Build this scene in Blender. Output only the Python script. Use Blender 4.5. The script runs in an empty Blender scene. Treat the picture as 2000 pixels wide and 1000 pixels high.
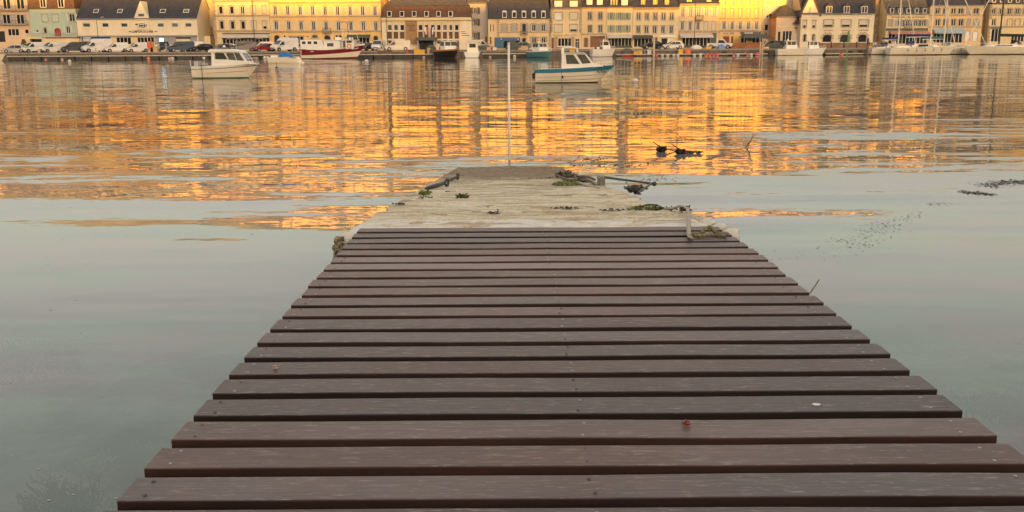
import bpy, math, random
import numpy as np
from mathutils import Vector
rad = math.radians
SC = bpy.context.scene
COL = SC.collection
RNG = random.Random(7)

# ------------------------------------------------------------------ camera
FPX = 1867.0                      # focal length in pixels of the 2000 px wide photograph
HW = 2.7                          # eye height above the water
PITCH = math.atan((500 - 82) / FPX)
ROLL = rad(0.32)
_r0 = Vector((1, 0, 0)); FWD = Vector((0, math.cos(PITCH), -math.sin(PITCH))); _u0 = Vector((0, math.sin(PITCH), math.cos(PITCH)))
CR = _r0 * math.cos(ROLL) - _u0 * math.sin(ROLL)
CU = _u0 * math.cos(ROLL) + _r0 * math.sin(ROLL)
CAM = Vector((0, 0, HW))
cd = bpy.data.cameras.new('camera'); cam = bpy.data.objects.new('camera', cd); COL.objects.link(cam)
cd.sensor_width = 36; cd.lens = FPX / 2000 * 36; cd.clip_start = 0.05; cd.clip_end = 3000
from mathutils import Matrix
cam.matrix_world = Matrix(((CR.x, CU.x, -FWD.x, 0), (CR.y, CU.y, -FWD.y, 0), (CR.z, CU.z, -FWD.z, HW), (0, 0, 0, 1)))
SC.camera = cam

# ------------------------------------------------------------------ sky, sun, exposure
SUN_EL, SUN_AZ = rad(4.5), rad(14)          # the sun stands behind the viewer, a little to the right
SUN_DIR = Vector((math.sin(SUN_AZ) * math.cos(SUN_EL), -math.cos(SUN_AZ) * math.cos(SUN_EL), math.sin(SUN_EL)))
w = bpy.data.worlds.new('World'); SC.world = w; w.use_nodes = True
nt = w.node_tree; nt.nodes.clear()
sky = nt.nodes.new('ShaderNodeTexSky'); sky.sky_type = 'NISHITA'; sky.sun_disc = False
sky.sun_elevation = SUN_EL; sky.sun_rotation = math.pi - SUN_AZ
sky.air_density = 1.0; sky.dust_density = 6.0; sky.ozone_density = 1.0; sky.altitude = 0
hs = nt.nodes.new('ShaderNodeHueSaturation'); hs.inputs['Saturation'].default_value = 0.65
veil = nt.nodes.new('ShaderNodeMix'); veil.data_type = 'RGBA'; veil.blend_type = 'MIX'     # thin even cloud veil
veil.inputs['Factor'].default_value = 0.32
veil.inputs[7].default_value = (1.95, 1.75, 1.55, 1)
bg = nt.nodes.new('ShaderNodeBackground'); bg.inputs['Strength'].default_value = 0.15
ow = nt.nodes.new('ShaderNodeOutputWorld')
wb = nt.nodes.new('ShaderNodeMix'); wb.data_type = 'RGBA'; wb.blend_type = 'MULTIPLY'; wb.inputs[0].default_value = 1; wb.inputs[7].default_value = (1.11, .98, .87, 1)   # warm white balance of the photograph
nt.links.new(sky.outputs[0], hs.inputs['Color']); nt.links.new(hs.outputs[0], wb.inputs[6]); nt.links.new(wb.outputs[2], veil.inputs[6])
nt.links.new(veil.outputs[2], bg.inputs[0]); nt.links.new(bg.outputs[0], ow.inputs[0])
sd = bpy.data.lights.new('sun', 'SUN'); sd.energy = 2.6; sd.angle = rad(0.53); sd.color = (1.0, 0.44, 0.02)
sun = bpy.data.objects.new('sun', sd); COL.objects.link(sun)
sun.rotation_euler = (-SUN_DIR).to_track_quat('-Z', 'Y').to_euler(); sun.location = (30, -40, 60)
vs = SC.view_settings; SC.display_settings.display_device = 'sRGB'
vs.view_transform = 'Standard'; vs.look = 'None'; vs.gamma = 1; vs.exposure = 1.95; vs.use_curve_mapping = False
SC.render.engine = 'CYCLES'
SC.cycles.use_denoising = True
SC.cycles.max_bounces = 7; SC.cycles.diffuse_bounces = 3; SC.cycles.glossy_bounces = 4
SC.cycles.transparent_max_bounces = 10; SC.cycles.caustics_reflective = False; SC.cycles.caustics_refractive = False
SC.cycles.sample_clamp_indirect = 6

# ------------------------------------------------------------------ pixel <-> place helpers
def ray(x, y): return FWD + CR * ((x - 1000) / FPX) - CU * ((y - 500) / FPX)
def at_y(x, y, Y):
    d = ray(x, y); return CAM + d * (Y / d.y)
def on_z(x, y, z):
    d = ray(x, y); return CAM + d * ((z - HW) / d.z)

# ------------------------------------------------------------------ materials
MATS = {}
def node_mat(name):
    m = bpy.data.materials.new(name); m.use_nodes = True
    t = m.node_tree; b = t.nodes['Principled BSDF']
    return m, t, b
def M(name, col=None, rough=.75, var=.12, scale=1.5, stretch=(1, 1, 1), bump=0, bscale=20, metal=0, spec=.4, col2=None, emit=0, rnd=0, coord='Object'):
    """colour with two octaves of blotchy variation, optional fine relief and per-object tone change"""
    if name in MATS: return MATS[name]
    m, t, b = node_mat(name); MATS[name] = m; L = t.links.new
    tc = t.nodes.new('ShaderNodeTexCoord'); mp = t.nodes.new('ShaderNodeMapping'); mp.inputs['Scale'].default_value = stretch
    L(tc.outputs[coord], mp.inputs[0])
    n = t.nodes.new('ShaderNodeTexNoise'); n.inputs['Scale'].default_value = scale; n.inputs['Detail'].default_value = 5; n.inputs['Roughness'].default_value = .62
    L(mp.outputs[0], n.inputs['Vector'])
    mr = t.nodes.new('ShaderNodeMapRange'); mr.inputs[1].default_value = .3; mr.inputs[2].default_value = .7
    L(n.outputs['Fac'], mr.inputs[0])
    mx = t.nodes.new('ShaderNodeMix'); mx.data_type = 'RGBA'
    c = Vector(col)
    a = tuple(max(0, v * (1 - var)) for v in c) + (1,)
    d = (tuple(col2) + (1,)) if col2 else tuple(min(.95, v * (1 + var)) for v in c) + (1,)
    mx.inputs[6].default_value = a; mx.inputs[7].default_value = d
    L(mr.outputs[0], mx.inputs[0])
    out = mx.outputs[2]
    if rnd:
        oi = t.nodes.new('ShaderNodeObjectInfo'); r2 = t.nodes.new('ShaderNodeMapRange')
        r2.inputs[3].default_value = 1 - rnd; r2.inputs[4].default_value = 1 + rnd
        L(oi.outputs['Random'], r2.inputs[0])
        mm = t.nodes.new('ShaderNodeMix'); mm.data_type = 'RGBA'; mm.blend_type = 'MULTIPLY'; mm.inputs[0].default_value = 1
        L(out, mm.inputs[6]); L(r2.outputs[0], mm.inputs[7]); out = mm.outputs[2]
    L(out, b.inputs['Base Color'])
    b.inputs['Roughness'].default_value = rough; b.inputs['Metallic'].default_value = metal; b.inputs['Specular IOR Level'].default_value = spec
    if emit:
        L(out, b.inputs['Emission Color']); b.inputs['Emission Strength'].default_value = emit
    if bump:
        bn = t.nodes.new('ShaderNodeTexNoise'); bn.inputs['Scale'].default_value = bscale; bn.inputs['Detail'].default_value = 4
        L(mp.outputs[0], bn.inputs['Vector'])
        bp = t.nodes.new('ShaderNodeBump'); bp.inputs['Strength'].default_value = bump; bp.inputs['Distance'].default_value = .02
        L(bn.outputs['Fac'], bp.inputs['Height']); L(bp.outputs[0], b.inputs['Normal'])
    return m
def paint(name, col, rough=.35, rnd=0): return M(name, col, rough=rough, var=.06, scale=.8, spec=.5, rnd=rnd)
def glassm(name, col=(.02, .022, .025), rough=.06):
    return M(name, col, rough=rough, var=.5, scale=.35, spec=.22, rnd=.45)

# ------------------------------------------------------------------ mesh helpers
def tag(o, label=None, cat=None, group=None, kind=None):
    if label: o['label'] = label
    if cat: o['category'] = cat
    if group: o['group'] = group
    if kind: o['kind'] = kind
    return o
def empty(name, loc=(0, 0, 0), rz=0, parent=None):
    o = bpy.data.objects.new(name, None); COL.objects.link(o); o.location = loc; o.rotation_euler = (0, 0, rz)
    o.empty_display_size = .3
    if parent: o.parent = parent
    return o
class MB:
    def __init__(s): s.v = []; s.f = []
    def add(s, vs, fs):
        k = len(s.v); s.v += [tuple(p) for p in vs]; s.f += [tuple(i + k for i in q) for q in fs]; return s
    def box(s, x0, x1, y0, y1, z0, z1):
        return s.add([(x0, y0, z0), (x1, y0, z0), (x1, y1, z0), (x0, y1, z0), (x0, y0, z1), (x1, y0, z1), (x1, y1, z1), (x0, y1, z1)],
                     [(0, 3, 2, 1), (4, 5, 6, 7), (0, 1, 5, 4), (1, 2, 6, 5), (2, 3, 7, 6), (3, 0, 4, 7)])
    def prism(s, poly, axis, a, b):
        """extrude a polygon: axis 'x' -> poly is (y,z); 'y' -> (x,z); 'z' -> (x,y)"""
        n = len(poly)
        def P(p, t): return {'x': (t, p[0], p[1]), 'y': (p[0], t, p[1]), 'z': (p[0], p[1], t)}[axis]
        return s.add([P(p, a) for p in poly] + [P(p, b) for p in poly],
                     [tuple(range(n)), tuple(range(2 * n - 1, n - 1, -1))] + [(i, i + n, (i + 1) % n + n, (i + 1) % n) for i in range(n)])
    def loft(s, rings, cap=True, closed=True):
        n = len(rings[0]); k = len(s.v)
        for r in rings: s.v += [tuple(p) for p in r]
        m = n if closed else n - 1
        for i in range(len(rings) - 1):
            for j in range(m):
                a = k + i * n + j; b = k + i * n + (j + 1) % n
                s.f.append((a, b, b + n, a + n))
        if cap and closed:
            s.f.append(tuple(k + j for j in range(n - 1, -1, -1))); s.f.append(tuple(k + (len(rings) - 1) * n + j for j in range(n)))
        return s
    def tube(s, pts, r, n=6, cap=True):
        pts = [Vector(p) for p in pts]; rings = []
        for i, p in enumerate(pts):
            d = (pts[min(i + 1, len(pts) - 1)] - pts[max(i - 1, 0)]).normalized()
            u = d.orthogonal() if abs(d.z) > .95 else d.cross(Vector((0, 0, 1)))
            u.normalize(); q = d.cross(u)
            rr = r[i] if isinstance(r, (list, tuple)) else r
            rings.append([p + (u * math.cos(2 * math.pi * j / n) + q * math.sin(2 * math.pi * j / n)) * rr for j in range(n)])
        return s.loft(rings, cap)
    def lathe(s, prof, c=(0, 0, 0), n=12, axis='z'):
        rings = []
        for (r, h) in prof:
            ring = []
            for j in range(n):
                a = 2 * math.pi * j / n; ca, sa = r * math.cos(a), r * math.sin(a)
                ring.append({'z': (c[0] + ca, c[1] + sa, c[2] + h), 'y': (c[0] + ca, c[1] + h, c[2] - sa), 'x': (c[0] + h, c[1] + ca, c[2] + sa)}[axis])
            rings.append(ring)
        return s.loft(rings)
    def ball(s, c, r, sq=1.0, n=12, m=7):
        return s.lathe([(max(.001, r * math.sin(math.pi * i / m)), -r * sq * math.cos(math.pi * i / m)) for i in range(m + 1)], c, n)
    def build(s, name, mat, parent=None, smooth=False, loc=None, rot=None):
        me = bpy.data.meshes.new(name); me.from_pydata(s.v, [], s.f); me.validate(); me.update()
        if mat: me.materials.append(mat)
        if smooth: me.polygons.foreach_set('use_smooth', [True] * len(me.polygons))
        o = bpy.data.objects.new(name, me); COL.objects.link(o)
        if parent: o.parent = parent
        if loc: o.location = loc
        if rot: o.rotation_euler = rot
        return o
def copy_tree(o, parent=None, recolour=None):
    c = o.copy(); COL.objects.link(c); c.parent = parent
    if recolour and c.type == 'MESH' and c.material_slots and c.material_slots[0].material in recolour:
        new = recolour[c.material_slots[0].material]
        c.material_slots[0].link = 'OBJECT'; c.material_slots[0].material = new
    for ch in [k for k in o.children]: copy_tree(ch, c, recolour)
    return c
def lettering(text, size_w, size_h, mat, parent, origin, name='lettering', font_space=1.0, rotz=0):
    """flat raised letters, their left foot at origin, facing -Y"""
    cu = bpy.data.curves.new('t', 'FONT'); cu.body = text; cu.size = 1; cu.extrude = 0.0; cu.offset = 0.025; cu.space_character = font_space
    cu.resolution_u = 2
    to = bpy.data.objects.new('t', cu); COL.objects.link(to)
    me = bpy.data.meshes.new_from_object(to); bpy.data.objects.remove(to); bpy.data.curves.remove(cu)
    n = len(me.vertices); co = np.empty(n * 3); me.vertices.foreach_get('co', co); co = co.reshape(-1, 3)
    mn, mxx = co.min(0), co.max(0)
    x = (co[:, 0] - mn[0]) / max(1e-6, mxx[0] - mn[0]) * size_w; z = (co[:, 1] - mn[1]) / max(1e-6, mxx[1] - mn[1]) * size_h
    out = np.stack([x, np.zeros(n), z], 1)
    me.vertices.foreach_set('co', out.ravel()); me.name = name; me.materials.clear(); me.materials.append(mat); me.update()
    o = bpy.data.objects.new(name, me); COL.objects.link(o); o.parent = parent; o.location = origin; o.rotation_euler = (0, 0, rotz)
    return o
def vnoise(x, y, seed=0):
    """smooth value noise for numpy arrays, 0..1"""
    xi, yi = np.floor(x).astype(np.int64), np.floor(y).astype(np.int64); xf, yf = x - xi, y - yi
    def h(a, b):
        k = (a * 374761393 + b * 668265263 + seed * 982451653) & 0x7fffffff
        k = ((k ^ (k >> 13)) * 1274126177) & 0x7fffffff
        return ((k ^ (k >> 16)) & 0xffff) / 65535.0
    sx, sy = xf * xf * (3 - 2 * xf), yf * yf * (3 - 2 * yf)
    return (h(xi, yi) * (1 - sx) + h(xi + 1, yi) * sx) * (1 - sy) + (h(xi, yi + 1) * (1 - sx) + h(xi + 1, yi + 1) * sx) * sy
def fbm(x, y, seed=0, o=4):
    s = 0; a = .5
    for i in range(o): s = s + a * vnoise(x * 2 ** i, y * 2 ** i, seed + i); a *= .5
    return s
def grid_obj(name, xs, ys, zfun, mat, parent=None, smooth=True):
    X, Y = np.meshgrid(xs, ys); Z = zfun(X, Y)
    nx, ny = len(xs), len(ys)
    v = np.stack([X.ravel(), Y.ravel(), Z.ravel()], 1)
    i = np.arange((ny - 1) * (nx - 1)); r, c = i // (nx - 1), i % (nx - 1); a = r * nx + c
    f = np.stack([a, a + 1, a + nx + 1, a + nx], 1)
    me = bpy.data.meshes.new(name); me.vertices.add(len(v)); me.vertices.foreach_set('co', v.ravel())
    me.loops.add(f.size); me.loops.foreach_set('vertex_index', f.ravel().astype(np.int32))
    me.polygons.add(len(f)); me.polygons.foreach_set('loop_start', (np.arange(len(f)) * 4).astype(np.int32)); me.polygons.foreach_set('loop_total', np.full(len(f), 4, np.int32))
    if smooth: me.polygons.foreach_set('use_smooth', np.ones(len(f), bool))
    me.materials.append(mat); me.update(calc_edges=True); me.validate()
    o = bpy.data.objects.new(name, me); COL.objects.link(o)
    if parent: o.parent = parent
    return o
# ================================================================== the setting
QZ = 1.2            # quay level above the water
QY = 184.0          # edge of the far quay
FY = 203.0          # line of the house fronts

# --- sea bed
def seabed_mat():
    m, t, b = node_mat('seabed'); L = t.links.new
    tc = t.nodes.new('ShaderNodeTexCoord'); n1 = t.nodes.new('ShaderNodeTexNoise'); n1.inputs['Scale'].default_value = .7; n1.inputs['Detail'].default_value = 4
    n1.inputs['Roughness'].default_value = .6
    n2 = t.nodes.new('ShaderNodeTexNoise'); n2.inputs['Scale'].default_value = 5; n2.inputs['Detail'].default_value = 6
    L(tc.outputs['Object'], n1.inputs['Vector']); L(tc.outputs['Object'], n2.inputs['Vector'])
    r1 = t.nodes.new('ShaderNodeValToRGB'); e = r1.color_ramp.elements
    e[0].position = .42; e[0].color = (.09, .10, .095, 1); e[1].position = .6; e[1].color = (.80, .88, .76, 1)
    L(n1.outputs['Fac'], r1.inputs[0])
    mx = t.nodes.new('ShaderNodeMix'); mx.data_type = 'RGBA'; mx.blend_type = 'MULTIPLY'; mx.inputs[0].default_value = .5
    L(r1.outputs[0], mx.inputs[6]); L(n2.outputs['Color'], mx.inputs[7]); L(mx.outputs[2], b.inputs['Base Color'])
    b.inputs['Roughness'].default_value = .9
    return m
SBM = seabed_mat()
def sbz(X, Y):
    d = np.clip((Y - 2) / 40, 0, 1)
    return -1.0 - 1.0 * d - 3.5 * np.clip((Y - 30) / 60, 0, 1) + .25 * (fbm(X * .6, Y * .6, 3) - .5)
ys = np.concatenate([np.linspace(-6, 40, 93), np.linspace(42, 230, 40)])
tag(grid_obj('seabed', np.concatenate([np.linspace(-320, -32, 25), np.linspace(-30, 30, 121), np.linspace(32, 320, 25)]), ys, sbz, SBM), kind='structure')

# --- water: mirror that follows Fresnel over murky, partly clear water
def water_mat():
    m = bpy.data.materials.new('water'); m.use_nodes = True; t = m.node_tree; t.nodes.clear(); L = t.links.new; N = t.nodes.new
    geo = N('ShaderNodeNewGeometry'); sep = N('ShaderNodeSeparateXYZ'); L(geo.outputs['Position'], sep.inputs[0])
    def noise(scale, stretch, detail, rough=.5, w=0, rot=0):
        mp = N('ShaderNodeMapping'); mp.inputs['Scale'].default_value = stretch; mp.inputs['Location'].default_value = (w * 3.1, w * 7.7, w); mp.inputs['Rotation'].default_value = (0, 0, rot)
        L(geo.outputs['Position'], mp.inputs[0])
        n = N('ShaderNodeTexNoise'); n.inputs['Scale'].default_value = scale; n.inputs['Detail'].default_value = detail; n.inputs['Roughness'].default_value = rough
        L(mp.outputs[0], n.inputs['Vector']); return n
    def vm(op, a, b=None):
        n = N('ShaderNodeVectorMath'); n.operation = op; L(a, n.inputs[0])
        if b is not None:
            if isinstance(b, tuple): n.inputs[1].default_value = b
            else: L(b, n.inputs[1])
        return n.outputs[0]
    def sc(vec, val):
        n = N('ShaderNodeVectorMath'); n.operation = 'SCALE'; L(vec, n.inputs[0])
        if isinstance(val, float): n.inputs[3].default_value = val
        else: L(val, n.inputs[3])
        return n.outputs[0]
    def rng(v, a, b, c, d):
        n = N('ShaderNodeMapRange'); n.inputs[1].default_value = a; n.inputs[2].default_value = b; n.inputs[3].default_value = c; n.inputs[4].default_value = d
        n.interpolation_type = 'SMOOTHSTEP'; L(v, n.inputs[0]); return n.outputs[0]
    def mul(a, b):
        n = N('ShaderNodeMath'); n.operation = 'MULTIPLY'; L(a, n.inputs[0])
        if isinstance(b, float): n.inputs[1].default_value = b
        else: L(b, n.inputs[1])
        return n.outputs[0]
    Y = sep.outputs[1]
    cen = (-.5, -.5, -.5)
    # slope fields: long low swell, ripples, fine ripples; amplitudes follow wind patches
    swell = vm('ADD', noise(1.0, (.13, .75, 1), 2, .45, 1, .10).outputs['Color'], cen)
    ripl = vm('ADD', noise(1.0, (.55, 3.2, 1), 3, .55, 2, -.05).outputs['Color'], cen)
    fine = vm('ADD', noise(1.0, (3.2, 13, 1), 3, .6, 3, .04).outputs['Color'], cen)
    mid = vm('ADD', noise(1.0, (.17, .5, 1), 3, .5, 12, .03).outputs['Color'], cen)
    patch = noise(1.0, (.05, .09, 1), 3, .55, 5).outputs['Fac']
    patch2 = noise(1.0, (.12, .35, 1), 2, .5, 6, .1).outputs['Fac']
    a_sw = mul(mul(rng(Y, 10., 15., .03, SW_AMP), rng(patch, .35, .65, .6, 1.4)), rng(Y, 18., 40., 1., .12))
    a_rp = mul(mul(rng(Y, 8., 19., .07, RP_AMP), rng(patch2, .3, .7, .55, 1.35)), rng(Y, 40., 150., 1., RP_FAR))
    a_fn = mul(mul(rng(Y, 8., 19., .03, FN_AMP), rng(patch2, .35, .65, .25, 1.5)), rng(Y, 40., 150., 1., RP_FAR))
    a_md = mul(mul(rng(Y, 12., 26., .008, MD_AMP), rng(patch2, .3, .7, .7, 1.25)), rng(Y, 50., 170., 1., .5))
    s = vm('ADD', vm('ADD', vm('ADD', sc(swell, a_sw), sc(ripl, a_rp)), sc(fine, a_fn)), sc(mid, a_md))
    s = vm('MULTIPLY', s, (-.32, -1., 0.))
    nrm = vm('NORMALIZE', vm('ADD', s, (0, 0, 1)))
    fr = N('ShaderNodeFresnel'); fr.inputs['IOR'].default_value = 1.34; L(nrm, fr.inputs['Normal'])
    gl = N('ShaderNodeBsdfGlossy'); gl.inputs['Roughness'].default_value = .015; gl.inputs['Color'].default_value = (.97, .97, .97, 1); L(nrm, gl.inputs['Normal'])
    # the body of the water: turbid greenish grey, clearer close to the shore
    df = N('ShaderNodeBsdfDiffuse')
    cn = noise(1.0, (.28, .55, 1), 5, .6, 9, .25).outputs['Fac']
    cm = N('ShaderNodeMix'); cm.data_type = 'RGBA'; cm.inputs[6].default_value = (.41, .405, .39, 1); cm.inputs[7].default_value = (.345, .445, .375, 1)
    L(rng(cn, .42, .58, 0., 1.), cm.inputs[0]); 
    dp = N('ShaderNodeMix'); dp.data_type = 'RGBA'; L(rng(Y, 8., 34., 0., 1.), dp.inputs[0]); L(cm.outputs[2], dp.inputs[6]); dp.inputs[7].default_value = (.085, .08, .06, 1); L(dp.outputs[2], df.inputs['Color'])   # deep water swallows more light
    tr = N('ShaderNodeBsdfTransparent'); tr.inputs['Color'].default_value = (.78, .80, .76, 1)
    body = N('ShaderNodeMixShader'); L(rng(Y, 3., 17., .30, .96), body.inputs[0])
    L(tr.outputs[0], body.inputs[1]); L(df.outputs[0], body.inputs[2])
    out = N('ShaderNodeMixShader'); L(fr.outputs[0], out.inputs[0]); L(body.outputs[0], out.inputs[1]); L(gl.outputs[0], out.inputs[2])
    o = N('ShaderNodeOutputMaterial'); L(out.outputs[0], o.inputs[0])
    return m
MD_AMP = .095
SW_AMP, RP_AMP, FN_AMP, RP_FAR = .21, .115, .075, .38
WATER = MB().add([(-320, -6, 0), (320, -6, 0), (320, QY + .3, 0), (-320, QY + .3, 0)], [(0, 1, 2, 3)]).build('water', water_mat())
tag(WATER, kind='structure')

# --- far quay: paved ground, granite wall with coping
m_quay = M('quay_paving', (.20, .19, .18), rough=.9, var=.25, scale=.6, bump=.3)
m_granite = M('granite', (.15, .125, .095), rough=.9, var=.35, scale=1.6, bump=.5, bscale=6)
m_coping = M('coping_stone', (.30, .26, .21), rough=.85, var=.15, scale=2)
g = MB().box(-320, 320, QY + .6, 240, QZ - .4, QZ).build('quay', m_quay); tag(g, kind='structure')
g = MB().box(-320, 320, QY, QY + .6, -3, QZ - .25).build('quay_wall', m_granite); tag(g, kind='structure')
cop = MB().box(0, 3.96, QY - .12, QY + .62, QZ - .25, QZ + .03)
c0 = None
for i in range(58):
    if c0 is None: c0 = cop.build('coping_stone', m_coping, g); c0.location.x = -115
    else:
        c = c0.copy(); COL.objects.link(c); c.parent = g; c.location.x = -115 + 4 * i

# --- town hill behind the houses (its sunlit slope shows in the water)
m_hill = M('hill_cover', (.17, .13, .03), rough=.95, var=.5, scale=.09, col2=(.48, .33, .09), bump=.6, bscale=.6, coord='Object')
def hillz(X, Y):
    t = np.clip((Y - 226) / 95, 0, 1); t = t * t * (3 - 2 * t)
    top = 44 - 14 * np.clip((X - 55) / 60, 0, 1) + 10 * (fbm(X * .02, Y * .02, 11) - .5)
    return QZ - .6 + t * top + 7 * t * (fbm(X * .12, Y * .12, 21) - .5)
tag(grid_obj('town_hill', np.linspace(-330, 330, 133), np.linspace(226, 520, 60), hillz, m_hill), kind='structure')

# --- near shore, an added bank and the wooded ridge behind the viewer, whose shade covers the harbour
m_shore = M('shore_ground', (.09, .10, .06), rough=.95, var=.4, scale=.15, bump=.5, bscale=1.0)
_fx = np.array([-260, -99, -77, -42, -15, 10, 30, 48, 60, 72, 92, 110, 300]); _fz = np.array([11.5, 11, 11, 9.3, 10.5, 10.6, 9.8, 7.6, 9.2, 11.0, 11.2, 11.5, 11.5])
RIDGE = -260.0
_d = (FY - RIDGE) / math.cos(SUN_AZ); _dx = (FY - RIDGE) * math.tan(SUN_AZ)
def ridgez(X, Y):
    top = np.interp(X - _dx, _fx, _fz) + _d * math.tan(SUN_EL) + .8 * (vnoise(X * .09, X * 0, 5) - .5)
    top = top + np.where(np.abs(X) > 400, 0, 0)
    t = np.clip((-7 - Y) / (-7 - RIDGE), 0, 1); t2 = np.clip((RIDGE - Y) / 300, 0, 1)
    shade_bank = 1.5 + 8.0 * np.clip((-7 - Y) / 16, 0, 1)  # steep unseen rise, added to keep low sky glow off the planks
    z = np.maximum(1.5 + (top - 1.5) * t ** 1.3, shade_bank)
    return np.where(Y < RIDGE, top - 15 * t2, z) + np.where(Y > RIDGE + 5, -1.5 * t * fbm(X * .1, Y * .1, 8), 0)
ry = np.concatenate([np.linspace(-620, -290, 8), np.linspace(-265, RIDGE, 2), np.linspace(-240, -40, 9), np.linspace(-31, -7, 9)])
tag(grid_obj('shore_hill', np.linspace(-520, 640, 233), ry, ridgez, m_shore), kind='structure')
gq = MB().box(-320, 320, -7.2, -5.2, -3, 1.45).build('shore_wall', m_granite); tag(gq, kind='structure')
# ================================================================== the wooden walkway
def wood_mat():
    m, t, b = node_mat('deck_wood'); L = t.links.new; N = t.nodes.new
    tc = N('ShaderNodeTexCoord'); oi = N('ShaderNodeObjectInfo')
    ofs = N('ShaderNodeVectorMath'); ofs.operation = 'SCALE'; ofs.inputs[0].default_value = (37, 53, 71); L(oi.outputs['Random'], ofs.inputs[3])
    add = N('ShaderNodeVectorMath'); L(tc.outputs['Object'], add.inputs[0]); L(ofs.outputs[0], add.inputs[1])
    def noise(scale, st, det, rough=.6):
        mp = N('ShaderNodeMapping'); mp.inputs['Scale'].default_value = st; L(add.outputs[0], mp.inputs[0])
        n = N('ShaderNodeTexNoise'); n.inputs['Scale'].default_value = scale; n.inputs['Detail'].default_value = det; n.inputs['Roughness'].default_value = rough
        L(mp.outputs[0], n.inputs['Vector']); return n.outputs['Fac']
    grain = noise(9, (.35, 9, 9), 6, .65); blot = noise(1.6, (.7, 3, 3), 4); scuff = noise(26, (.6, 3, 3), 5, .75); fleck = noise(120, (1, 1.5, 1), 2)
    r = N('ShaderNodeValToRGB'); e = r.color_ramp.elements
    e[0].position = .25; e[0].color = (.08, .05, .043, 1); e[1].position = .72; e[1].color = (.25, .195, .185, 1)
    L(grain, r.inputs[0])
    r2 = N('ShaderNodeValToRGB'); e = r2.color_ramp.elements
    e[0].position = .38; e[0].color = (.12, .105, .104, 1); e[1].position = .66; e[1].color = (.27, .205, .185, 1)
    L(blot, r2.inputs[0])
    mx = N('ShaderNodeMix'); mx.data_type = 'RGBA'; mx.inputs[0].default_value = .55; L(r.outputs[0], mx.inputs[6]); L(r2.outputs[0], mx.inputs[7])
    # damp red-brown wood where the weathered grey film is missing; its share differs from board to board
    r2nd = N('ShaderNodeMath'); r2nd.operation = 'MULTIPLY'; r2nd.inputs[1].default_value = 17.31; L(oi.outputs['Random'], r2nd.inputs[0])
    frc = N('ShaderNodeMath'); frc.operation = 'FRACT'; L(r2nd.outputs[0], frc.inputs[0])
    dn = N('ShaderNodeMath'); dn.operation = 'MULTIPLY_ADD'; dn.inputs[1].default_value = .42; L(frc.outputs[0], dn.inputs[0]); L(noise(1.1, (.8, .5, 1), 4, .6), dn.inputs[2])
    dr = N('ShaderNodeMapRange'); dr.inputs[1].default_value = .60; dr.inputs[2].default_value = .86; dr.inputs[3].default_value = .06; dr.inputs[4].default_value = .75; L(dn.outputs[0], dr.inputs[0])
    dm = N('ShaderNodeMix'); dm.data_type = 'RGBA'; dm.blend_type = 'MULTIPLY'; L(dr.outputs[0], dm.inputs[0]); L(mx.outputs[2], dm.inputs[6]); dm.inputs[7].default_value = (.60, .42, .35, 1)
    # dark splits along the grain
    sp_ = N('ShaderNodeMapRange'); sp_.inputs[1].default_value = .69; sp_.inputs[2].default_value = .73; sp_.inputs[4].default_value = .75; L(noise(5, (.5, 22, 5), 3, .5), sp_.inputs[0])
    dk = N('ShaderNodeMix'); dk.data_type = 'RGBA'; L(sp_.outputs[0], dk.inputs[0]); L(dm.outputs[2], dk.inputs[6]); dk.inputs[7].default_value = (.03, .02, .018, 1); mx = dk
    tone = N('ShaderNodeMapRange'); tone.inputs[3].default_value = .44; tone.inputs[4].default_value = 1.25; L(oi.outputs['Random'], tone.inputs[0])
    tm = N('ShaderNodeMix'); tm.data_type = 'RGBA'; tm.blend_type = 'MULTIPLY'; tm.inputs[0].default_value = 1; L(mx.outputs[2], tm.inputs[6]); L(tone.outputs[0], tm.inputs[7])
    # pale scuffs and salt
    sr = N('ShaderNodeMapRange'); sr.inputs[1].default_value = .54; sr.inputs[2].default_value = .74; sr.inputs[4].default_value = .7; L(scuff, sr.inputs[0])
    sm = N('ShaderNodeMix'); sm.data_type = 'RGBA'; L(sr.outputs[0], sm.inputs[0]); L(tm.outputs[2], sm.inputs[6]); sm.inputs[7].default_value = (.42, .36, .32, 1)
    fr = N('ShaderNodeMapRange'); fr.inputs[1].default_value = .73; fr.inputs[2].default_value = .77; fr.inputs[4].default_value = .5; L(fleck, fr.inputs[0])
    fm = N('ShaderNodeMix'); fm.data_type = 'RGBA'; L(fr.outputs[0], fm.inputs[0]); L(sm.outputs[2], fm.inputs[6]); fm.inputs[7].default_value = (.5, .44, .40, 1)
    L(fm.outputs[2], b.inputs['Base Color'])
    rr = N('ShaderNodeMapRange'); rr.inputs[3].default_value = .30; rr.inputs[4].default_value = .58; L(blot, rr.inputs[0]); L(rr.outputs[0], b.inputs['Roughness'])
    b.inputs['Specular IOR Level'].default_value = .45
    bp = N('ShaderNodeBump'); bp.inputs['Strength'].default_value = .6; bp.inputs['Distance'].default_value = .004; L(grain, bp.inputs['Height']); L(bp.outputs[0], b.inputs['Normal'])
    return m
m_wood = wood_mat()
m_wside = M('shaded_plank_edge', (.038, .016, .011), rough=.6, var=.45, scale=4, stretch=(.6, 6, 6), rnd=.65)  # red-brown edge colour darkened to carry the shade of the gaps
m_screw = M('screw_steel', (.55, .52, .48), rough=.35, metal=.9, var=.2, scale=60)
m_screwd = M('screw_rusty', (.12, .095, .085), rough=.7, var=.2, scale=60)
m_beam = M('beam_wood', (.05, .038, .032), rough=.85, var=.3, scale=6)
DS = rad(1.17)
def deckz(Y): return HW - 1.05 / math.cos(DS) - math.tan(DS) * Y
walk = empty('wooden_walkway', (0, 0, 0)); tag(walk, 'brown plank walkway leading from the foreground down to the stone slipway', 'walkway')
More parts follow.
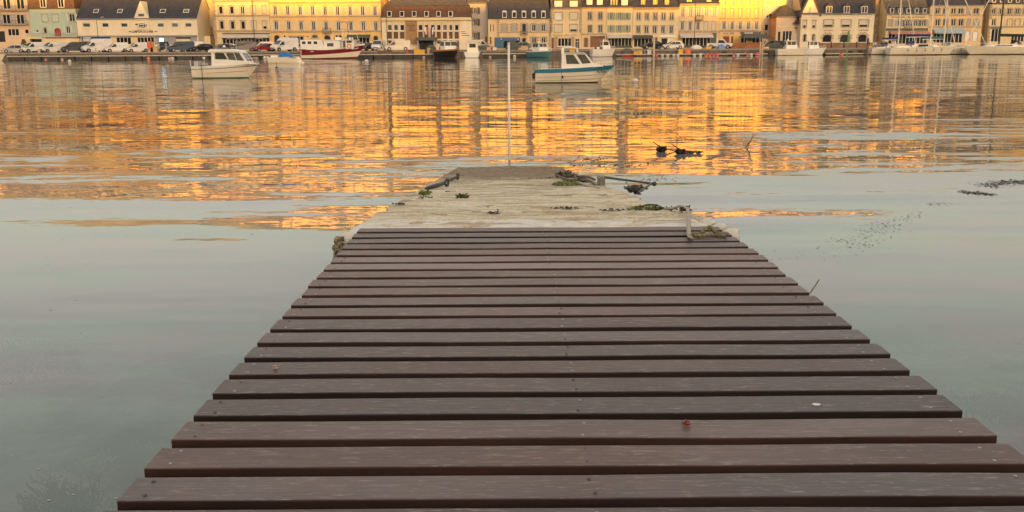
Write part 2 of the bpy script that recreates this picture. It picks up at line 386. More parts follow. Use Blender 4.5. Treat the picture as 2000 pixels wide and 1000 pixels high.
fronts = [1.06, 1.25, 1.43, 1.61, 1.79, 1.978, 2.163, 2.352, 2.545, 2.741, 2.937, 3.130, 3.322, 3.508, 3.700, 3.903]
fronts += [3.903 + (5.955 - 3.903) / 11 * k for k in range(1, 12)]
XL, XR = -.979, 1.377
pr = random.Random(3)
screw_mesh = MB().lathe([(.005, 0), (.005, .0014), (.004, .0022), (.0022, .0027), (.0022, .0015), (.0004, .0015)], (0, 0, 0), 8)
scr0 = None
for i, y0 in enumerate(fronts):
    nxt = fronts[i + 1] if i + 1 < len(fronts) else y0 + .187
    dep = (nxt - y0) - .051 + pr.uniform(-.004, .004)
    xl = XL + pr.uniform(-.006, .006) - .004 * (i > 20); xr = XR + pr.uniform(-.007, .007) - (.03 if i > 22 else 0) * (i - 22) * .3
    ch = .0045; th = .038
    sec = [(0, -th), (dep, -th), (dep, -ch), (dep - ch * .3, -ch * .3), (dep - ch, 0), (ch, 0), (ch * .3, -ch * .3), (0, -ch)]
    rings = []; nseg = 6; yb = [pr.uniform(-.0022, .0022) for _ in range(nseg + 1)]; zb = [pr.uniform(-.0015, .0015) for _ in range(nseg + 1)]
    for k in range(nseg + 1):
        x = xl + (xr - xl) * k / nseg
        rings.append([(x, p[0] + yb[k], p[1] + zb[k]) for p in sec])
    p = MB().loft(rings).build('plank', m_wood, walk)
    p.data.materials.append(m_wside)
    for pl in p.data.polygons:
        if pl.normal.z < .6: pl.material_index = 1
    p.location = (0, y0, deckz(y0)); p.rotation_euler = (-DS + pr.uniform(-.004, .004), 0, pr.uniform(-.0016, .0016))
    for sx in (xl + .055 + .004 * pr.random(), .20 + .008 * pr.random(), xr - .085):
        for sy in (.026, dep - .028):
            s = screw_mesh.build('screw', m_screw, p) if scr0 is None else scr0.copy()
            if scr0 is None: scr0 = s
            else: COL.objects.link(s); s.parent = p
            s.location = (sx + pr.uniform(-.01, .01), sy + pr.uniform(-.006, .006), -.0004)
            s.material_slots[0].link = 'OBJECT'; s.material_slots[0].material = m_screwd if pr.random() < .4 else m_screw
for x in (XL + .06, .2, XR - .08):
    MB().loft([[(x - .04, y, deckz(y) - .041), (x + .04, y, deckz(y) - .041), (x + .04, y, deckz(y) - .22), (x - .04, y, deckz(y) - .22)] for y in (.8, 6.08)]).build('joist', m_beam, walk)
for y in (1.9, 4.2):
    for x in (XL + .1, XR - .12):
        MB().tube([(x, y, -1.6), (x, y, deckz(y) - .22)], .07, 10).build('pile', m_beam, walk)

# ================================================================== the stone slipway
def stone_mat():
    m, t, b = node_mat('slipway_stone'); L = t.links.new; N = t.nodes.new
    geo = N('ShaderNodeNewGeometry'); sep = N('ShaderNodeSeparateXYZ'); L(geo.outputs['Position'], sep.inputs[0])
    def noise(scale, st, det, rough=.6):
        mp = N('ShaderNodeMapping'); mp.inputs['Scale'].default_value = st; L(geo.outputs['Position'], mp.inputs[0])
        n = N('ShaderNodeTexNoise'); n.inputs['Scale'].default_value = scale; n.inputs['Detail'].default_value = det; n.inputs['Roughness'].default_value = rough
        L(mp.outputs[0], n.inputs['Vector']); return n.outputs['Fac']
    def ramp(v, *els):
        r = N('ShaderNodeValToRGB'); e = r.color_ramp.elements
        e[0].position, e[0].color = els[0][0], els[0][1] + (1,); e[1].position, e[1].color = els[-1][0], els[-1][1] + (1,)
        for p, c in els[1:-1]:
            k = e.new(p); k.color = c + (1,)
        L(v, r.inputs[0]); return r.outputs[0]
    base = ramp(noise(3, (.5, 1.6, 1), 8, .7), (.28, (.54, .44, .29)), (.5, (.80, .71, .52)), (.72, (.88, .82, .68)))
    pebb = ramp(noise(45, (1, 1, 1), 3), (.35, (.55, .5, .42)), (.6, (1, 1, 1)))
    mx = N('ShaderNodeMix'); mx.data_type = 'RGBA'; mx.blend_type = 'MULTIPLY'; mx.inputs[0].default_value = .45; L(base, mx.inputs[6]); L(pebb, mx.inputs[7])
    strk = ramp(noise(2.2, (.22, 5.5, 1), 6, .7), (.38, (.40, .34, .26)), (.50, (1, 1, 1)))
    ms = N('ShaderNodeMix'); ms.data_type = 'RGBA'; ms.blend_type = 'MULTIPLY'; ms.inputs[0].default_value = .8; L(mx.outputs[2], ms.inputs[6]); L(strk, ms.inputs[7]); mx = ms
    # ochre stone showing through
    och = N('ShaderNodeMapRange'); och.inputs[1].default_value = .56; och.inputs[2].default_value = .64; och.inputs[4].default_value = .75; L(noise(1.7, (1, 2.2, 1), 4), och.inputs[0])
    ox = N('ShaderNodeMix'); ox.data_type = 'RGBA'; L(och.outputs[0], ox.inputs[0]); L(mx.outputs[2], ox.inputs[6]); ox.inputs[7].default_value = (.46, .34, .19, 1)
    # weed and slime where the tide reaches (low on the slope)
    zz = N('ShaderNodeMath'); zz.operation = 'ADD'; L(sep.outputs[2], zz.inputs[0])
    zn = N('ShaderNodeMath'); zn.operation = 'MULTIPLY'; zn.inputs[1].default_value = .9; L(noise(1.1, (1, .8, 1), 6, .65), zn.inputs[0]); L(zn.outputs[0], zz.inputs[1])
    wet = N('ShaderNodeMapRange'); wet.inputs[1].default_value = 1.42; wet.inputs[2].default_value = 1.0; wet.inputs[3].default_value = 0; wet.inputs[4].default_value = .9; L(zz.outputs[0], wet.inputs[0])
    wc = ramp(noise(9, (1, 2, 1), 5), (.3, (.08, .06, .035)), (.5, (.24, .18, .115)), (.72, (.36, .29, .18)))
    wx = N('ShaderNodeMix'); wx.data_type = 'RGBA'; L(wet.outputs[0], wx.inputs[0]); L(ox.outputs[2], wx.inputs[6]); L(wc, wx.inputs[7])
    # remains of pale lime mortar over the first courses
    yn = N('ShaderNodeMath'); yn.operation = 'MULTIPLY_ADD'; yn.inputs[1].default_value = 3.2; L(noise(1.9, (.55, 1, 1), 5, .6), yn.inputs[0]); L(sep.outputs[1], yn.inputs[2])
    mo = N('ShaderNodeMapRange'); mo.inputs[1].default_value = 8.75; mo.inputs[2].default_value = 8.50; mo.inputs[4].default_value = .9; L(yn.outputs[0], mo.inputs[0])
    hol = N('ShaderNodeMapRange'); hol.inputs[1].default_value = .53; hol.inputs[2].default_value = .57; hol.inputs[3].default_value = 1; hol.inputs[4].default_value = .1; L(noise(1.5, (1, 2.5, 1), 4, .65), hol.inputs[0])
    mm_ = N('ShaderNodeMath'); mm_.operation = 'MULTIPLY'; L(mo.outputs[0], mm_.inputs[0]); L(hol.outputs[0], mm_.inputs[1])
    lx = N('ShaderNodeMix'); lx.data_type = 'RGBA'; L(mm_.outputs[0], lx.inputs[0]); L(wx.outputs[2], lx.inputs[6])
    L(ramp(noise(12, (1, 1, 1), 5), (.3, (.72, .68, .60)), (.65, (.86, .83, .77))), lx.inputs[7])
    L(lx.outputs[2], b.inputs['Base Color'])
    rg = N('ShaderNodeMapRange'); rg.inputs[3].default_value = .95; rg.inputs[4].default_value = .7; b.inputs['Specular IOR Level'].default_value = .12; L(wet.outputs[0], rg.inputs[0]); L(rg.outputs[0], b.inputs['Roughness'])
    bp = N('ShaderNodeBump'); bp.inputs['Strength'].default_value = .7; bp.inputs['Distance'].default_value = .02; L(noise(14, (.5, 1.4, 1), 8, .7), bp.inputs['Height']); L(bp.outputs[0], b.inputs['Normal'])
    return m
m_stone = stone_mat()
m_mortar = M('lime_mortar', (.62, .58, .52), rough=.9, var=.14, scale=7, bump=.5, bscale=40)
m_rubble = M('rubble_stone', (.26, .21, .12), rough=.95, var=.5, scale=9, col2=(.42, .36, .25), bump=.8, bscale=30, rnd=.25)
SY0, SZ0 = 6.16, 1.49
SSL = SZ0 / (21.2 - SY0)
def slipx(Y, side):
    t = (Y - SY0) / 15
    return (-1.135 - .07 * t) if side < 0 else (1.41 - .38 * t)
def slipz(X, Y):
    X = np.asarray(X, float); Y = np.asarray(Y, float)
    z = SZ0 - SSL * (Y - SY0)
    z = z + .05 * (fbm(X * 1.1, Y * 1.6, 4) - .47) + .045 * (fbm(X * .7, Y * 6.5, 9) - .47) + .018 * (fbm(X * 9, Y * 9, 14, 3) - .47)
    # steps between the courses
    z = z - .02 * ((fbm(X * .6, Y * 2.3, 33) * 9) % 1 > .72)
    e = np.minimum(np.abs(X - (-1.135 - .07 * (Y - SY0) / 15)), np.abs((1.41 - .38 * (Y - SY0) / 15) - X))
    z = z - .06 * np.clip(1 - e / .07, 0, 1) ** 2 - .03 * np.clip(1 - (Y - SY0) / .04, 0, 1) ** 2
    return z
def make_slip():
    nu, nv = 110, 420
    u = np.linspace(0, 1, nu); yv = SY0 + (np.linspace(0, 1, nv) ** 1.55) * 19.5
    U, V = np.meshgrid(u, yv)
    T = (V - SY0) / 15
    xl = -1.10 - .075 * T + .10 * (fbm(V * 1.3, V * 0 + 1, 2) - .47) + .05 * (fbm(V * 6, V * 0 + 3, 5) - .47)
    xr = 1.41 - .38 * T + (.04 + .12 * np.clip((V - 6.6) / 2, 0, 1)) * (fbm(V * 1.1, V * 0 + 7, 6) - .47) + .05 * (fbm(V * 6, V * 0 + 9, 7) - .47)
    # rounded near right corner
    xl = xl - .05 * np.exp(-(V - SY0) / .8)
    xr = xr + .13 * np.exp(-(V - SY0) / 1.0) - .05 * np.clip(1 - (V - SY0) / .12, 0, 1) ** 2
    X = xl + (xr - xl) * U
    Z = slipz(X, V)
    v = [tuple(p) for p in np.stack([X.ravel(), V.ravel(), Z.ravel()], 1)]
    f = [(r * nu + c, r * nu + c + 1, (r + 1) * nu + c + 1, (r + 1) * nu + c) for r in range(nv - 1) for c in range(nu - 1)]
    # side and front skirts with a rough batter
    def skirt(idx, outx, outy):
        k = len(v)
        for j, i in enumerate(idx):
            x, y, z = v[i]
            for q, d in enumerate((.25, .7, 2.9)):
                wob = .06 * (RNG.random() - .5)
                v.append((x + outx * (.02 + .05 * q) + wob * abs(outx), y + outy * (.03 + .03 * q) + wob * abs(outy), z - d))
        for j in range(len(idx) - 1):
            for q in range(3):
                a = idx[j] if q == 0 else k + j * 3 + q - 1; b_ = idx[j + 1] if q == 0 else k + (j + 1) * 3 + q - 1
                f.append((a, k + j * 3 + q, k + (j + 1) * 3 + q, b_))
    skirt([r * nu for r in range(nv)], -1, 0); skirt([r * nu + nu - 1 for r in range(nv)], 1, 0); skirt(list(range(nu)), 0, -1)
    me = bpy.data.meshes.new('stone_slipway'); me.from_pydata(v, [], f); me.materials.append(m_stone); me.update()
    me.polygons.foreach_set('use_smooth', [True] * len(me.polygons))
    o = bpy.data.objects.new('stone_slipway', me); COL.objects.link(o)
    return o
slip = make_slip(); tag(slip, 'weathered stone slipway sloping down into the golden water beyond the planks', 'slipway')
def sp(px, py, dz=0):
    """point on the slipway under a pixel"""
    z = SZ0
    for _ in range(12):
        P = on_z(px, py, z); z = z * .5 + .5 * (SZ0 - SSL * (P.y - SY0))
    z = float(slipz(np.array([P.x]), np.array([P.y]))[0])
    return Vector((P.x, P.y, z + dz))
# rubble of the broken front corners
rr_ = random.Random(12)
def rock(r, seed, sq=.7):
    q = random.Random(seed); mb = MB(); rings = []
    for i in range(5):
        th = math.pi * (i + .001) / 4.0; ring = []
        for j in range(7):
            a = 2 * math.pi * j / 7; k = r * (1 + q.uniform(-.22, .22))
            ring.append((k * math.sin(th) * math.cos(a), k * math.sin(th) * math.sin(a), -sq * k * math.cos(th)))
        rings.append(ring)
    return mb.loft(rings)
for i in range(70):
    if i < 42: x, y = -1.135 + rr_.uniform(-.03, .10), SY0 - .05 + rr_.uniform(-.03, .05); z = SZ0 - .04 - rr_.random() * .22
    else: x, y = 1.47 + rr_.uniform(-.06, .03), SY0 - .02 + rr_.uniform(-.05, .25); z = SZ0 - .05 - rr_.random() * .1
    rock(rr_.uniform(.016, .034), i).build('rubble_stone', m_rubble, slip, smooth=False, loc=(x, y, z), rot=(rr_.random() * 3, rr_.random() * 3, rr_.random() * 3))
# ================================================================== the house fronts across the harbour
m_pane = glassm('window_glass', rough=.25); m_paneg = glassm('window_glass_green', (.10, .13, .11), .12); m_shopg = glassm('shop_glass', (.035, .04, .04), .08)
m_frame = M('white_frame', (.72, .68, .60), rough=.5, var=.08)
m_slate = M('slate_roof', (.042, .040, .046), rough=.6, var=.35, scale=1.2, bump=.4, bscale=5, stretch=(1, 1, 2.5))
m_slate2 = M('slate_roof_lichen', (.06, .052, .05), rough=.75, var=.5, scale=3.5, col2=(.17, .145, .11), bump=.4)
m_rust = M('russet_shingles', (.12, .065, .040), rough=.8, var=.3, scale=1.6, bump=.4, bscale=5)
m_iron = M('black_iron', (.03, .03, .03), rough=.5, var=.2)
m_sstone = M('granite_dressing', (.42, .33, .22), rough=.85, var=.25, scale=2, bump=.3)
m_dark = M('dark_opening', (.02, .02, .02), rough=.6, var=.3, scale=1)
m_zinc = M('zinc', (.30, .30, .30), rough=.5, var=.15)
def wallm(name, col, var=.1): return M(name, col, rough=.88, var=var, scale=.45, stretch=(1, 1, .45), bump=.15, bscale=3)
m_bark_ = None
class Bld:
    def __init__(s, name, label, xl, xr, eave, wall, Y=FY, depth=10, cat='house', base=None, back=True):
        s.Y = Y; s.wall = wall; s.depth = depth
        s.x0 = at_y(xl, 60, Y).x; s.x1 = at_y(xr, 60, Y).x; s.ze = at_y((xl + xr) / 2, eave, Y).z if eave < 400 else eave - 1000
        s.zb = QZ if base is None else base
        s.root = tag(empty(name, ((s.x0 + s.x1) / 2, Y, s.zb)), label, cat)
        s.ox, s.oy, s.oz = s.root.location
        s.op = []; s.pending = []
    def px(s, x, y):
        p = at_y(x, y, s.Y); return p.x - s.ox, p.z - s.oz
    def rect(s, x0, x1, y0, y1):
        a, _ = s.px(x0, (y0 + y1) / 2); b, _ = s.px(x1, (y0 + y1) / 2); _, z1 = s.px((x0 + x1) / 2, y0); _, z0 = s.px((x0 + x1) / 2, y1)
        return a, b, z0, z1
    def mk(s, mb, name, mat, parent=None, **k): return mb.build(name, mat, parent or s.root, **k)
    # ---- openings
    def win(s, x0, x1, y0, y1, style='case', shutter=None, surround=None, arch=0, pane=None, name='window', sill=True, door=None, sw=.55):
        a, b, z0, z1 = s.rect(x0, x1, y0, y1); s.op.append((a, b, z0, z1))
        d = .16                                     # depth of the reveal
        wd, ht = b - a, z1 - z0
        fw = min(.09, wd * .12)
        fr = MB()
        fr.box(a, a + fw, d - .05, d + .02, z0, z1).box(b - fw, b, d - .05, d + .02, z0, z1).box(a + fw, b - fw, d - .05, d + .02, z1 - fw, z1).box(a + fw, b - fw, d - .05, d + .02, z0, z0 + fw)
        if style in ('case', 'casex'):
            n = 2 if wd < 1.9 else max(2, round(wd / .75))
            for k in range(1, n):
                c = a + wd * k / n; fr.box(c - fw * .55, c + fw * .55, d - .06, d + .015, z0 + fw, z1 - fw)
            if style == 'casex': fr.box(a + fw, b - fw, d - .045, d + .012, z0 + ht * .68, z0 + ht * .68 + fw * .7)
        wmat = m_frame if style != 'door' else (door or m_dark)
        W = s.mk(fr, name, wmat)
        if style == 'door':
            pn = MB().box(a + fw, b - fw, d - .02, d + .03, z0 + fw, z1 - fw).build('panel', door or m_dark, W)
        elif style == 'shut':
            mid = (a + b) / 2
            for (q0, q1) in ((a + .01, mid - .01), (mid + .01, b - .01)):
                mb = MB().box(q0, q1, .02, .07, z0 + .02, z1 - .02)
                for k in range(1, 4):
                    zz = z0 + ht * k / 4; mb.box(q0 + .03, q1 - .03, -.005, .02, zz - .04, zz + .04)
                mb.build('shutter', shutter or m_frame, W)
        elif style == 'blind':
            zc = z0 + ht * .36
            MB().box(a + fw, b - fw, d - .045, d - .02, zc, z1 - fw).build('roller_blind', shutter or m_frame, W)
            MB().box(a + fw, b - fw, d - .03, d, z0 + fw, zc).build('pane', pane or m_pane, W)
        else:
            n = 2 if style in ('case', 'casex') and wd < 1.9 else 1
            for k in range(n):
                q0, q1 = a + fw + (wd - 2 * fw) * k / n, a + fw + (wd - 2 * fw) * (k + 1) / n
                MB().box(q0 + .01, q1 - .01, d - .025, d, z0 + fw, z1 - fw).build('pane', pane or m_pane, W)
        if style in ('case', 'casex') and shutter:
            for (q0, q1) in ((a - .03 - sw, a - .03), (b + .03, b + .03 + sw)):
                mb = MB().box(q0, q1, -.075, -.025, z0, z1)
                for k in range(1, 4):
                    zz = z0 + ht * k / 4; mb.box(q0 + .04, q1 - .04, -.09, -.075, zz - .05, zz + .05)
                mb.build('shutter', shutter, W)
        if arch:                                    # round or segmental head: fill the corners of the square opening
            n = 8; pts = []; rise = wd / 2 * arch
            for side in (-1, 1):
                poly = [((a + b) / 2 + side * wd / 2, z1)]
                for k in range(n + 1):
                    t = math.pi / 2 * k / n
                    poly.append(((a + b) / 2 + side * wd / 2 * math.cos(t), z1 - rise + rise * math.sin(t)))
                if side < 0: poly = poly[::-1]
                MB().prism(poly, 'y', -.004, d - .07).build('arch_corner', surround or s.wall, W)
        if surround:
            t = .13; mb = MB()
            mb.box(a - t, a - .002, -.035, .03, z0, z1).box(b + .002, b + t, -.035, .03, z0, z1)
            if arch:
                rise = wd / 2 * arch; n = 10; ring = []
                for k in range(n + 1):
                    an = math.pi * k / n; c, sn = math.cos(an), math.sin(an)
                    ring.append([((a + b) / 2 + (wd / 2) * c, -.04, z1 - rise + rise * sn), ((a + b) / 2 + (wd / 2 + t) * c, -.04, z1 - rise + (rise + t) * sn),
                                 ((a + b) / 2 + (wd / 2 + t) * c, .0, z1 - rise + (rise + t) * sn), ((a + b) / 2 + (wd / 2) * c, .0, z1 - rise + rise * sn)])
                mb = MB().box(a - t, a - .002, -.035, .03, z0, z1 - rise).box(b + .002, b + t, -.035, .03, z0, z1 - rise).loft(ring)
            else: mb.box(a - t * 1.3, b + t * 1.3, -.06, .03, z1 + .002, z1 + .17)
            mb.build('surround', surround, W)
        if sill and not arch: MB().box(a - .1, b + .1, -.12, .1, z0 - .1, z0 - .003).build('sill', surround or m_frame, W)
        elif sill: MB().box(a - .1, b + .1, -.12, .1, z0 - .1, z0 - .003).build('sill', surround or m_frame, W)
        return W
    def row(s, centers, hw, y0, y1, **k):
        for c in centers: s.win(c - hw, c + hw, y0, y1, **k)
    def door(s, x0, x1, y0, y1, mat, arch=0, surround=None): return s.win(x0, x1, y0, y1, style='door', door=mat, arch=arch, surround=surround, name='door', sill=False)
    def quoins(s, x0, x1, y0, y1, mat=None, n=7, w=.45):
        """alternating corner stones up both jambs of an opening or at an edge"""
        a, b, z0, z1 = s.rect(x0, x1, y0, y1); h = (z1 - z0) / n
        for k in range(n):
            ww = w * (1 if k % 2 else .6)
            for (q0, q1) in ((a - ww, a), (b, b + ww)):
                MB().box(q0, q1, -.045, .02, z0 + h * k + .015, z0 + h * (k + 1) - .015).build('quoin_stone', mat or m_sstone, s.root)
    def edgeq(s, x, y0, y1, mat=None, n=16, w=.6):
        a, b, z0, z1 = s.rect(x - 1, x + 1, y0, y1); h = (z1 - z0) / n; c = (a + b) / 2
        for k in range(n):
            ww = w * (1 if k % 2 else .6)
            MB().box(c - ww / 2, c + ww / 2, -.05, .02, z0 + h * k + .015, z0 + h * (k + 1) - .015).build('quoin_stone', mat or m_sstone, s.root)
    def band(s, y, h=.22, out=.12, mat=None, x0=None, x1=None, name='string_course'):
        _, z = s.px((1000), y) if False else s.px(1000 + (s.ox / s.Y) * FPX, y)
        a = s.x0 - s.ox if x0 is None else s.px(x0, y)[0]; b = s.x1 - s.ox if x1 is None else s.px(x1, y)[0]
        return MB().box(a, b, -out, .02, z - h / 2, z + h / 2).build(name, mat or s.wall, s.root)
    def panel(s, x0, x1, y0, y1, mat, name='panel', out=.05, back=.02):
        a, b, z0, z1 = s.rect(x0, x1, y0, y1); return MB().box(a, b, -out, back, z0, z1).build(name, mat, s.root)
    def awning(s, x0, x1, y0, y1, mat, out=1.6, drop=None, name='awning', valance=.22):
        a, b, z0, z1 = s.rect(x0, x1, y0, y1)
        mb = MB().loft([[(a, 0, z1), (b, 0, z1), (b, 0, z1 - .05), (a, 0, z1 - .05)], [(a, -out, z0 + valance), (b, -out, z0 + valance), (b, -out, z0 + valance - .05), (a, -out, z0 + valance - .05)]])
        A = mb.build(name, mat, s.root)
        MB().box(a, b, -out - .012, -out + .01, z0 - .05, z0 + valance - .005).build('valance', mat, A)
        for q in (a + .05, b - .05): MB().tube([(q, 0, z0 - .1), (q, -out + .05, z0 + .1)], .025, 5).build('awning_arm', m_iron, A)
        return A
    def balcony(s, x0, x1, y0, y1, out=.8, slab=True):
        a, b, z0, z1 = s.rect(x0, x1, y0, y1)
        Bc = MB().box(a, b, -out, 0, z0 - .12, z0).build('balcony', m_sstone, s.root)
        r = MB()
        for (p, q) in (((a + .03, -out + .03), (b - .03, -out + .03)), ((a + .03, -out + .03), (a + .03, -.02)), ((b - .03, -out + .03), (b - .03, -.02))):
            for z in (z1, z0 + .08): r.tube([(p[0], p[1], z), (q[0], q[1], z)], .025, 4)
            L_ = math.dist(p, q); n = max(2, int(L_ / .16))
            for k in range(n + 1):
                x, y = p[0] + (q[0] - p[0]) * k / n, p[1] + (q[1] - p[1]) * k / n
                r.tube([(x, y, z0), (x, y, z1)], .012, 4, cap=False)
        r.build('railing', m_iron, Bc); return Bc
    def text(s, txt, x0, x1, y0, y1, mat, out=.06):
        a, b, z0, z1 = s.rect(x0, x1, y0, y1); return lettering(txt, b - a, z1 - z0, mat, s.root, (a, -out, z0))
    # ---- roofs
    def gable_roof(s, mat, h=4.5, over=.35, hip=0, chim=()):
        a, b, z, d = s.x0 - s.ox, s.x1 - s.ox, s.ze - s.oz, s.depth
        a1, b1 = a + hip, b - hip; t = .14
        mb = MB()
        if hip:
            mb.add([(a - over, -over, z), (b + over, -over, z), (b + over, d + over, z), (a - over, d + over, z), (a1, d / 2, z + h), (b1, d / 2, z + h)], [(0, 1, 5, 4), (1, 2, 5), (2, 3, 4, 5), (3, 0, 4), (0, 3, 2, 1)])
        else:
            mb.prism([(-over, z - .02), (d / 2, z + h), (d + over, z - .02), (d + over, z + t), (d / 2, z + h + t * 1.4), (-over, z + t)], 'x', a - .02, b + .02)
            MB().prism([(0, z - .01), (d, z - .01), (d / 2, z + h - .06)], 'x', a + .02, b - .02).build('gable_wall', s.wall, s.root)
        s.roof = s.mk(mb, 'roof', mat)
        s.rk = (z, h, d)
        for c in chim: s.chimney(c)
        MB().tube([(a, -over - .06, z + .02), (b, -over - .06, z + .02)], .08, 6).build('gutter', m_zinc, s.roof)
    def mansard(s, mat, h1=3.2, ins=1.0, h2=2.0, mat2=None, chim=()):
        a, b, z, d = s.x0 - s.ox, s.x1 - s.ox, s.ze - s.oz, s.depth; o = .3
        s.roof = s.mk(MB().loft([[(a - .02, -o, z), (b + .02, -o, z), (b + .02, d + o, z), (a - .02, d + o, z)], [(a + ins * .5, ins, z + h1), (b - ins * .5, ins, z + h1), (b - ins * .5, d - ins, z + h1), (a + ins * .5, d - ins, z + h1)]]), 'roof', mat)
        MB().add([(a + ins * .5 - .1, ins - .12, z + h1), (b - ins * .5 + .1, ins - .12, z + h1), (b - ins * .5 + .1, d - ins + .1, z + h1), (a + ins * .5 - .1, d - ins + .1, z + h1), (a + 3, d / 2, z + h1 + h2), (b - 3, d / 2, z + h1 + h2)],
                 [(0, 1, 5, 4), (1, 2, 5), (2, 3, 4, 5), (3, 0, 4), (0, 3, 2, 1)]).build('upper_slope', mat2 or mat, s.roof)
        s.rk = (z, h1, 2 * ins * 1)
        s.msl = ins / h1
        for c in chim: s.chimney(c, dz=h1 + h2)
    def chimney(s, c, dz=None):
        z, h, d = s.rk; x = s.px(c, 0)[0]; top = z + (dz if dz else h) + 1.3; yy = s.depth / 2
        C = MB().box(x - .55, x + .55, yy - .4, yy + .4, z, top).build('chimney', m_sstone, s.roof)
    def roofpt(s, z):
        zz, h, d = s.rk; return max(0, (z - zz) / h * d / 2) - .2
    def dormer(s, x0, x1, y0, y1, style='case', wall=None, arch=0, pane=None, hood='flat', deep=1.8):
        a, b, z0, z1 = s.rect(x0, x1, y0, y1)
        f = s.roofpt(z0) - .12
        wm = wall or m_frame
        D = MB().box(a, b, f, f + deep, z0, z1).build('dormer', wm, s.root)
        i = min(.13, (b - a) * .16)
        P = MB().box(a + i, b - i, f - .015, f + .02, z0 + i, z1 - i).build('pane', pane or (m_pane if style != 'shut' else m_frame), D)
        if style == 'case': MB().box((a + b) / 2 - .05, (a + b) / 2 + .05, f - .03, f + .01, z0 + i, z1 - i).build('mullion', m_frame, D)
        if hood == 'gable': MB().prism([(a - .12, z1 + .002), (b + .12, z1 + .002), ((a + b) / 2, z1 + (b - a) * .5)], 'y', f - .15, f + deep + .6).build('dormer_roof', m_slate, D)
        elif hood == 'arch':
            n = 8; MB().prism([((a + b) / 2 + (b - a) * .56 * math.cos(math.pi * k / n), z1 + .002 + (b - a) * .3 * math.sin(math.pi * k / n)) for k in range(n + 1)], 'y', f - .12, f + deep).build('dormer_roof', wm, D)
        else: MB().box(a - .12, b + .12, f - .15, f + deep + .5, z1 + .002, z1 + .12).build('dormer_roof', m_slate, D)
    def skylight(s, x0, x1, y0, y1, pane=None):
        a, b, z0, z1 = s.rect(x0, x1, y0, y1)
        zz, h, d = s.rk; k = d / 2 / h
        y = lambda z: (z - zz) * k - .12 - .35 * max(0, 1 - (z - zz) / h) * 0
        def slab(a, b, z0, z1, o): return MB().loft([[(a, y(z0) - o, z0 + o * k), (b, y(z0) - o, z0 + o * k), (b, y(z0) + .2, z0), (a, y(z0) + .2, z0)], [(a, y(z1) - o, z1 + o * k), (b, y(z1) - o, z1 + o * k), (b, y(z1) + .2, z1), (a, y(z1) + .2, z1)]])
        S = slab(a, b, z0, z1, .12).build('skylight', m_frame, s.root)
        slab(a + .12, b - .12, z0 + .1, z1 - .1, .14).build('pane', pane or m_paneg, S)
    # ---- the wall with its openings cut out
    def finish(s, extra_top=None, name='wall'):
        a, b, z0, z1, d = s.x0 - s.ox, s.x1 - s.ox, s.zb - s.oz, s.ze - s.oz, s.depth
        ops = [(max(a + .02, o[0]), min(b - .02, o[1]), max(z0, o[2]), min(z1 - .02, o[3])) for o in s.op]
        ops = [o for o in ops if o[1] > o[0] and o[3] > o[2]]
        us = sorted({round(q, 4) for q in [a, b] + [o[0] for o in ops] + [o[1] for o in ops]})
        zs = sorted({round(q, 4) for q in [z0, z1] + [o[2] for o in ops] + [o[3] for o in ops]})
        mb = MB()
        for j in range(len(zs) - 1):
            zc = (zs[j] + zs[j + 1]) / 2; run = None
            for i in range(len(us) - 1):
                uc = (us[i] + us[i + 1]) / 2
                solid = not any(o[0] < uc < o[1] and o[2] < zc < o[3] for o in ops)
                if solid and run is None: run = us[i]
                if run is not None and (not solid or i == len(us) - 2):
                    e = us[i + 1] if solid else us[i]
                    mb.add([(run, 0, zs[j]), (e, 0, zs[j]), (e, 0, zs[j + 1]), (run, 0, zs[j + 1])], [(0, 1, 2, 3)]); run = None
        dd = .22
        for (p, q, r, t) in ops:
            mb.add([(p, 0, r), (q, 0, r), (q, 0, t), (p, 0, t), (p, dd, r), (q, dd, r), (q, dd, t), (p, dd, t)], [(0, 4, 5, 1), (1, 5, 6, 2), (2, 6, 7, 3), (3, 7, 4, 0)])
        mb.add([(a, 0, z0), (a, d, z0), (a, d, z1), (a, 0, z1)], [(0, 3, 2, 1)]).add([(b, 0, z0), (b, d, z0), (b, d, z1), (b, 0, z1)], [(0, 1, 2, 3)])
        mb.add([(a, d, z0), (b, d, z0), (b, d, z1), (a, d, z1)], [(0, 3, 2, 1)]).add([(a, .3, z1 - .01), (b, .3, z1 - .01), (b, d, z1 - .01), (a, d, z1 - .01)], [(0, 1, 2, 3)])
        mb.add([(a, dd + .05, z0), (b, dd + .05, z0), (b, dd + .05, z1), (a, dd + .05, z1)], [(0, 1, 2, 3)])
        return mb.build(name, s.wall, s.root)

W_CREAM = wallm('render_cream', (.74, .59, .33)); W_WHITE = wallm('render_white', (.76, .66, .46)); W_YEL = wallm('render_yellow', (.80, .53, .20))
W_GREEN = wallm('render_pale_green', (.44, .53, .42)); W_PEACH = wallm('render_peach', (.72, .52, .33)); W_GREY = wallm('render_grey_white', (.52, .48, .44))
W_BEIGE = wallm('render_beige', (.50, .43, .33)); W_BRIGHT = wallm('render_bright_yellow', (.80, .50, .17)); W_STONE = M('rubble_wall', (.30, .23, .15), rough=.95, var=.4, scale=1.3, col2=(.46, .36, .24), bump=.8, bscale=4)
W_CREAM2 = wallm('render_buff', (.71, .53, .29)); W_OCHRE = wallm('render_ochre', (.74, .52, .25))
S_GREY = paint('shutter_grey', (.38, .37, .34), .6); S_GREEN = paint('shutter_green', (.25, .33, .20), .6); S_CREAM = paint('shutter_cream', (.62, .55, .42), .6); S_PALEG = paint('shutter_pale_green', (.50, .58, .46), .6)
P_RED = paint('door_red', (.35, .05, .03), .5); P_BROWN = paint('door_brown', (.16, .075, .045), .5); P_BLUE = paint('shop_blue', (.03, .10, .20), .45); P_NAVY = paint('panel_blue', (.02, .07, .24), .4)
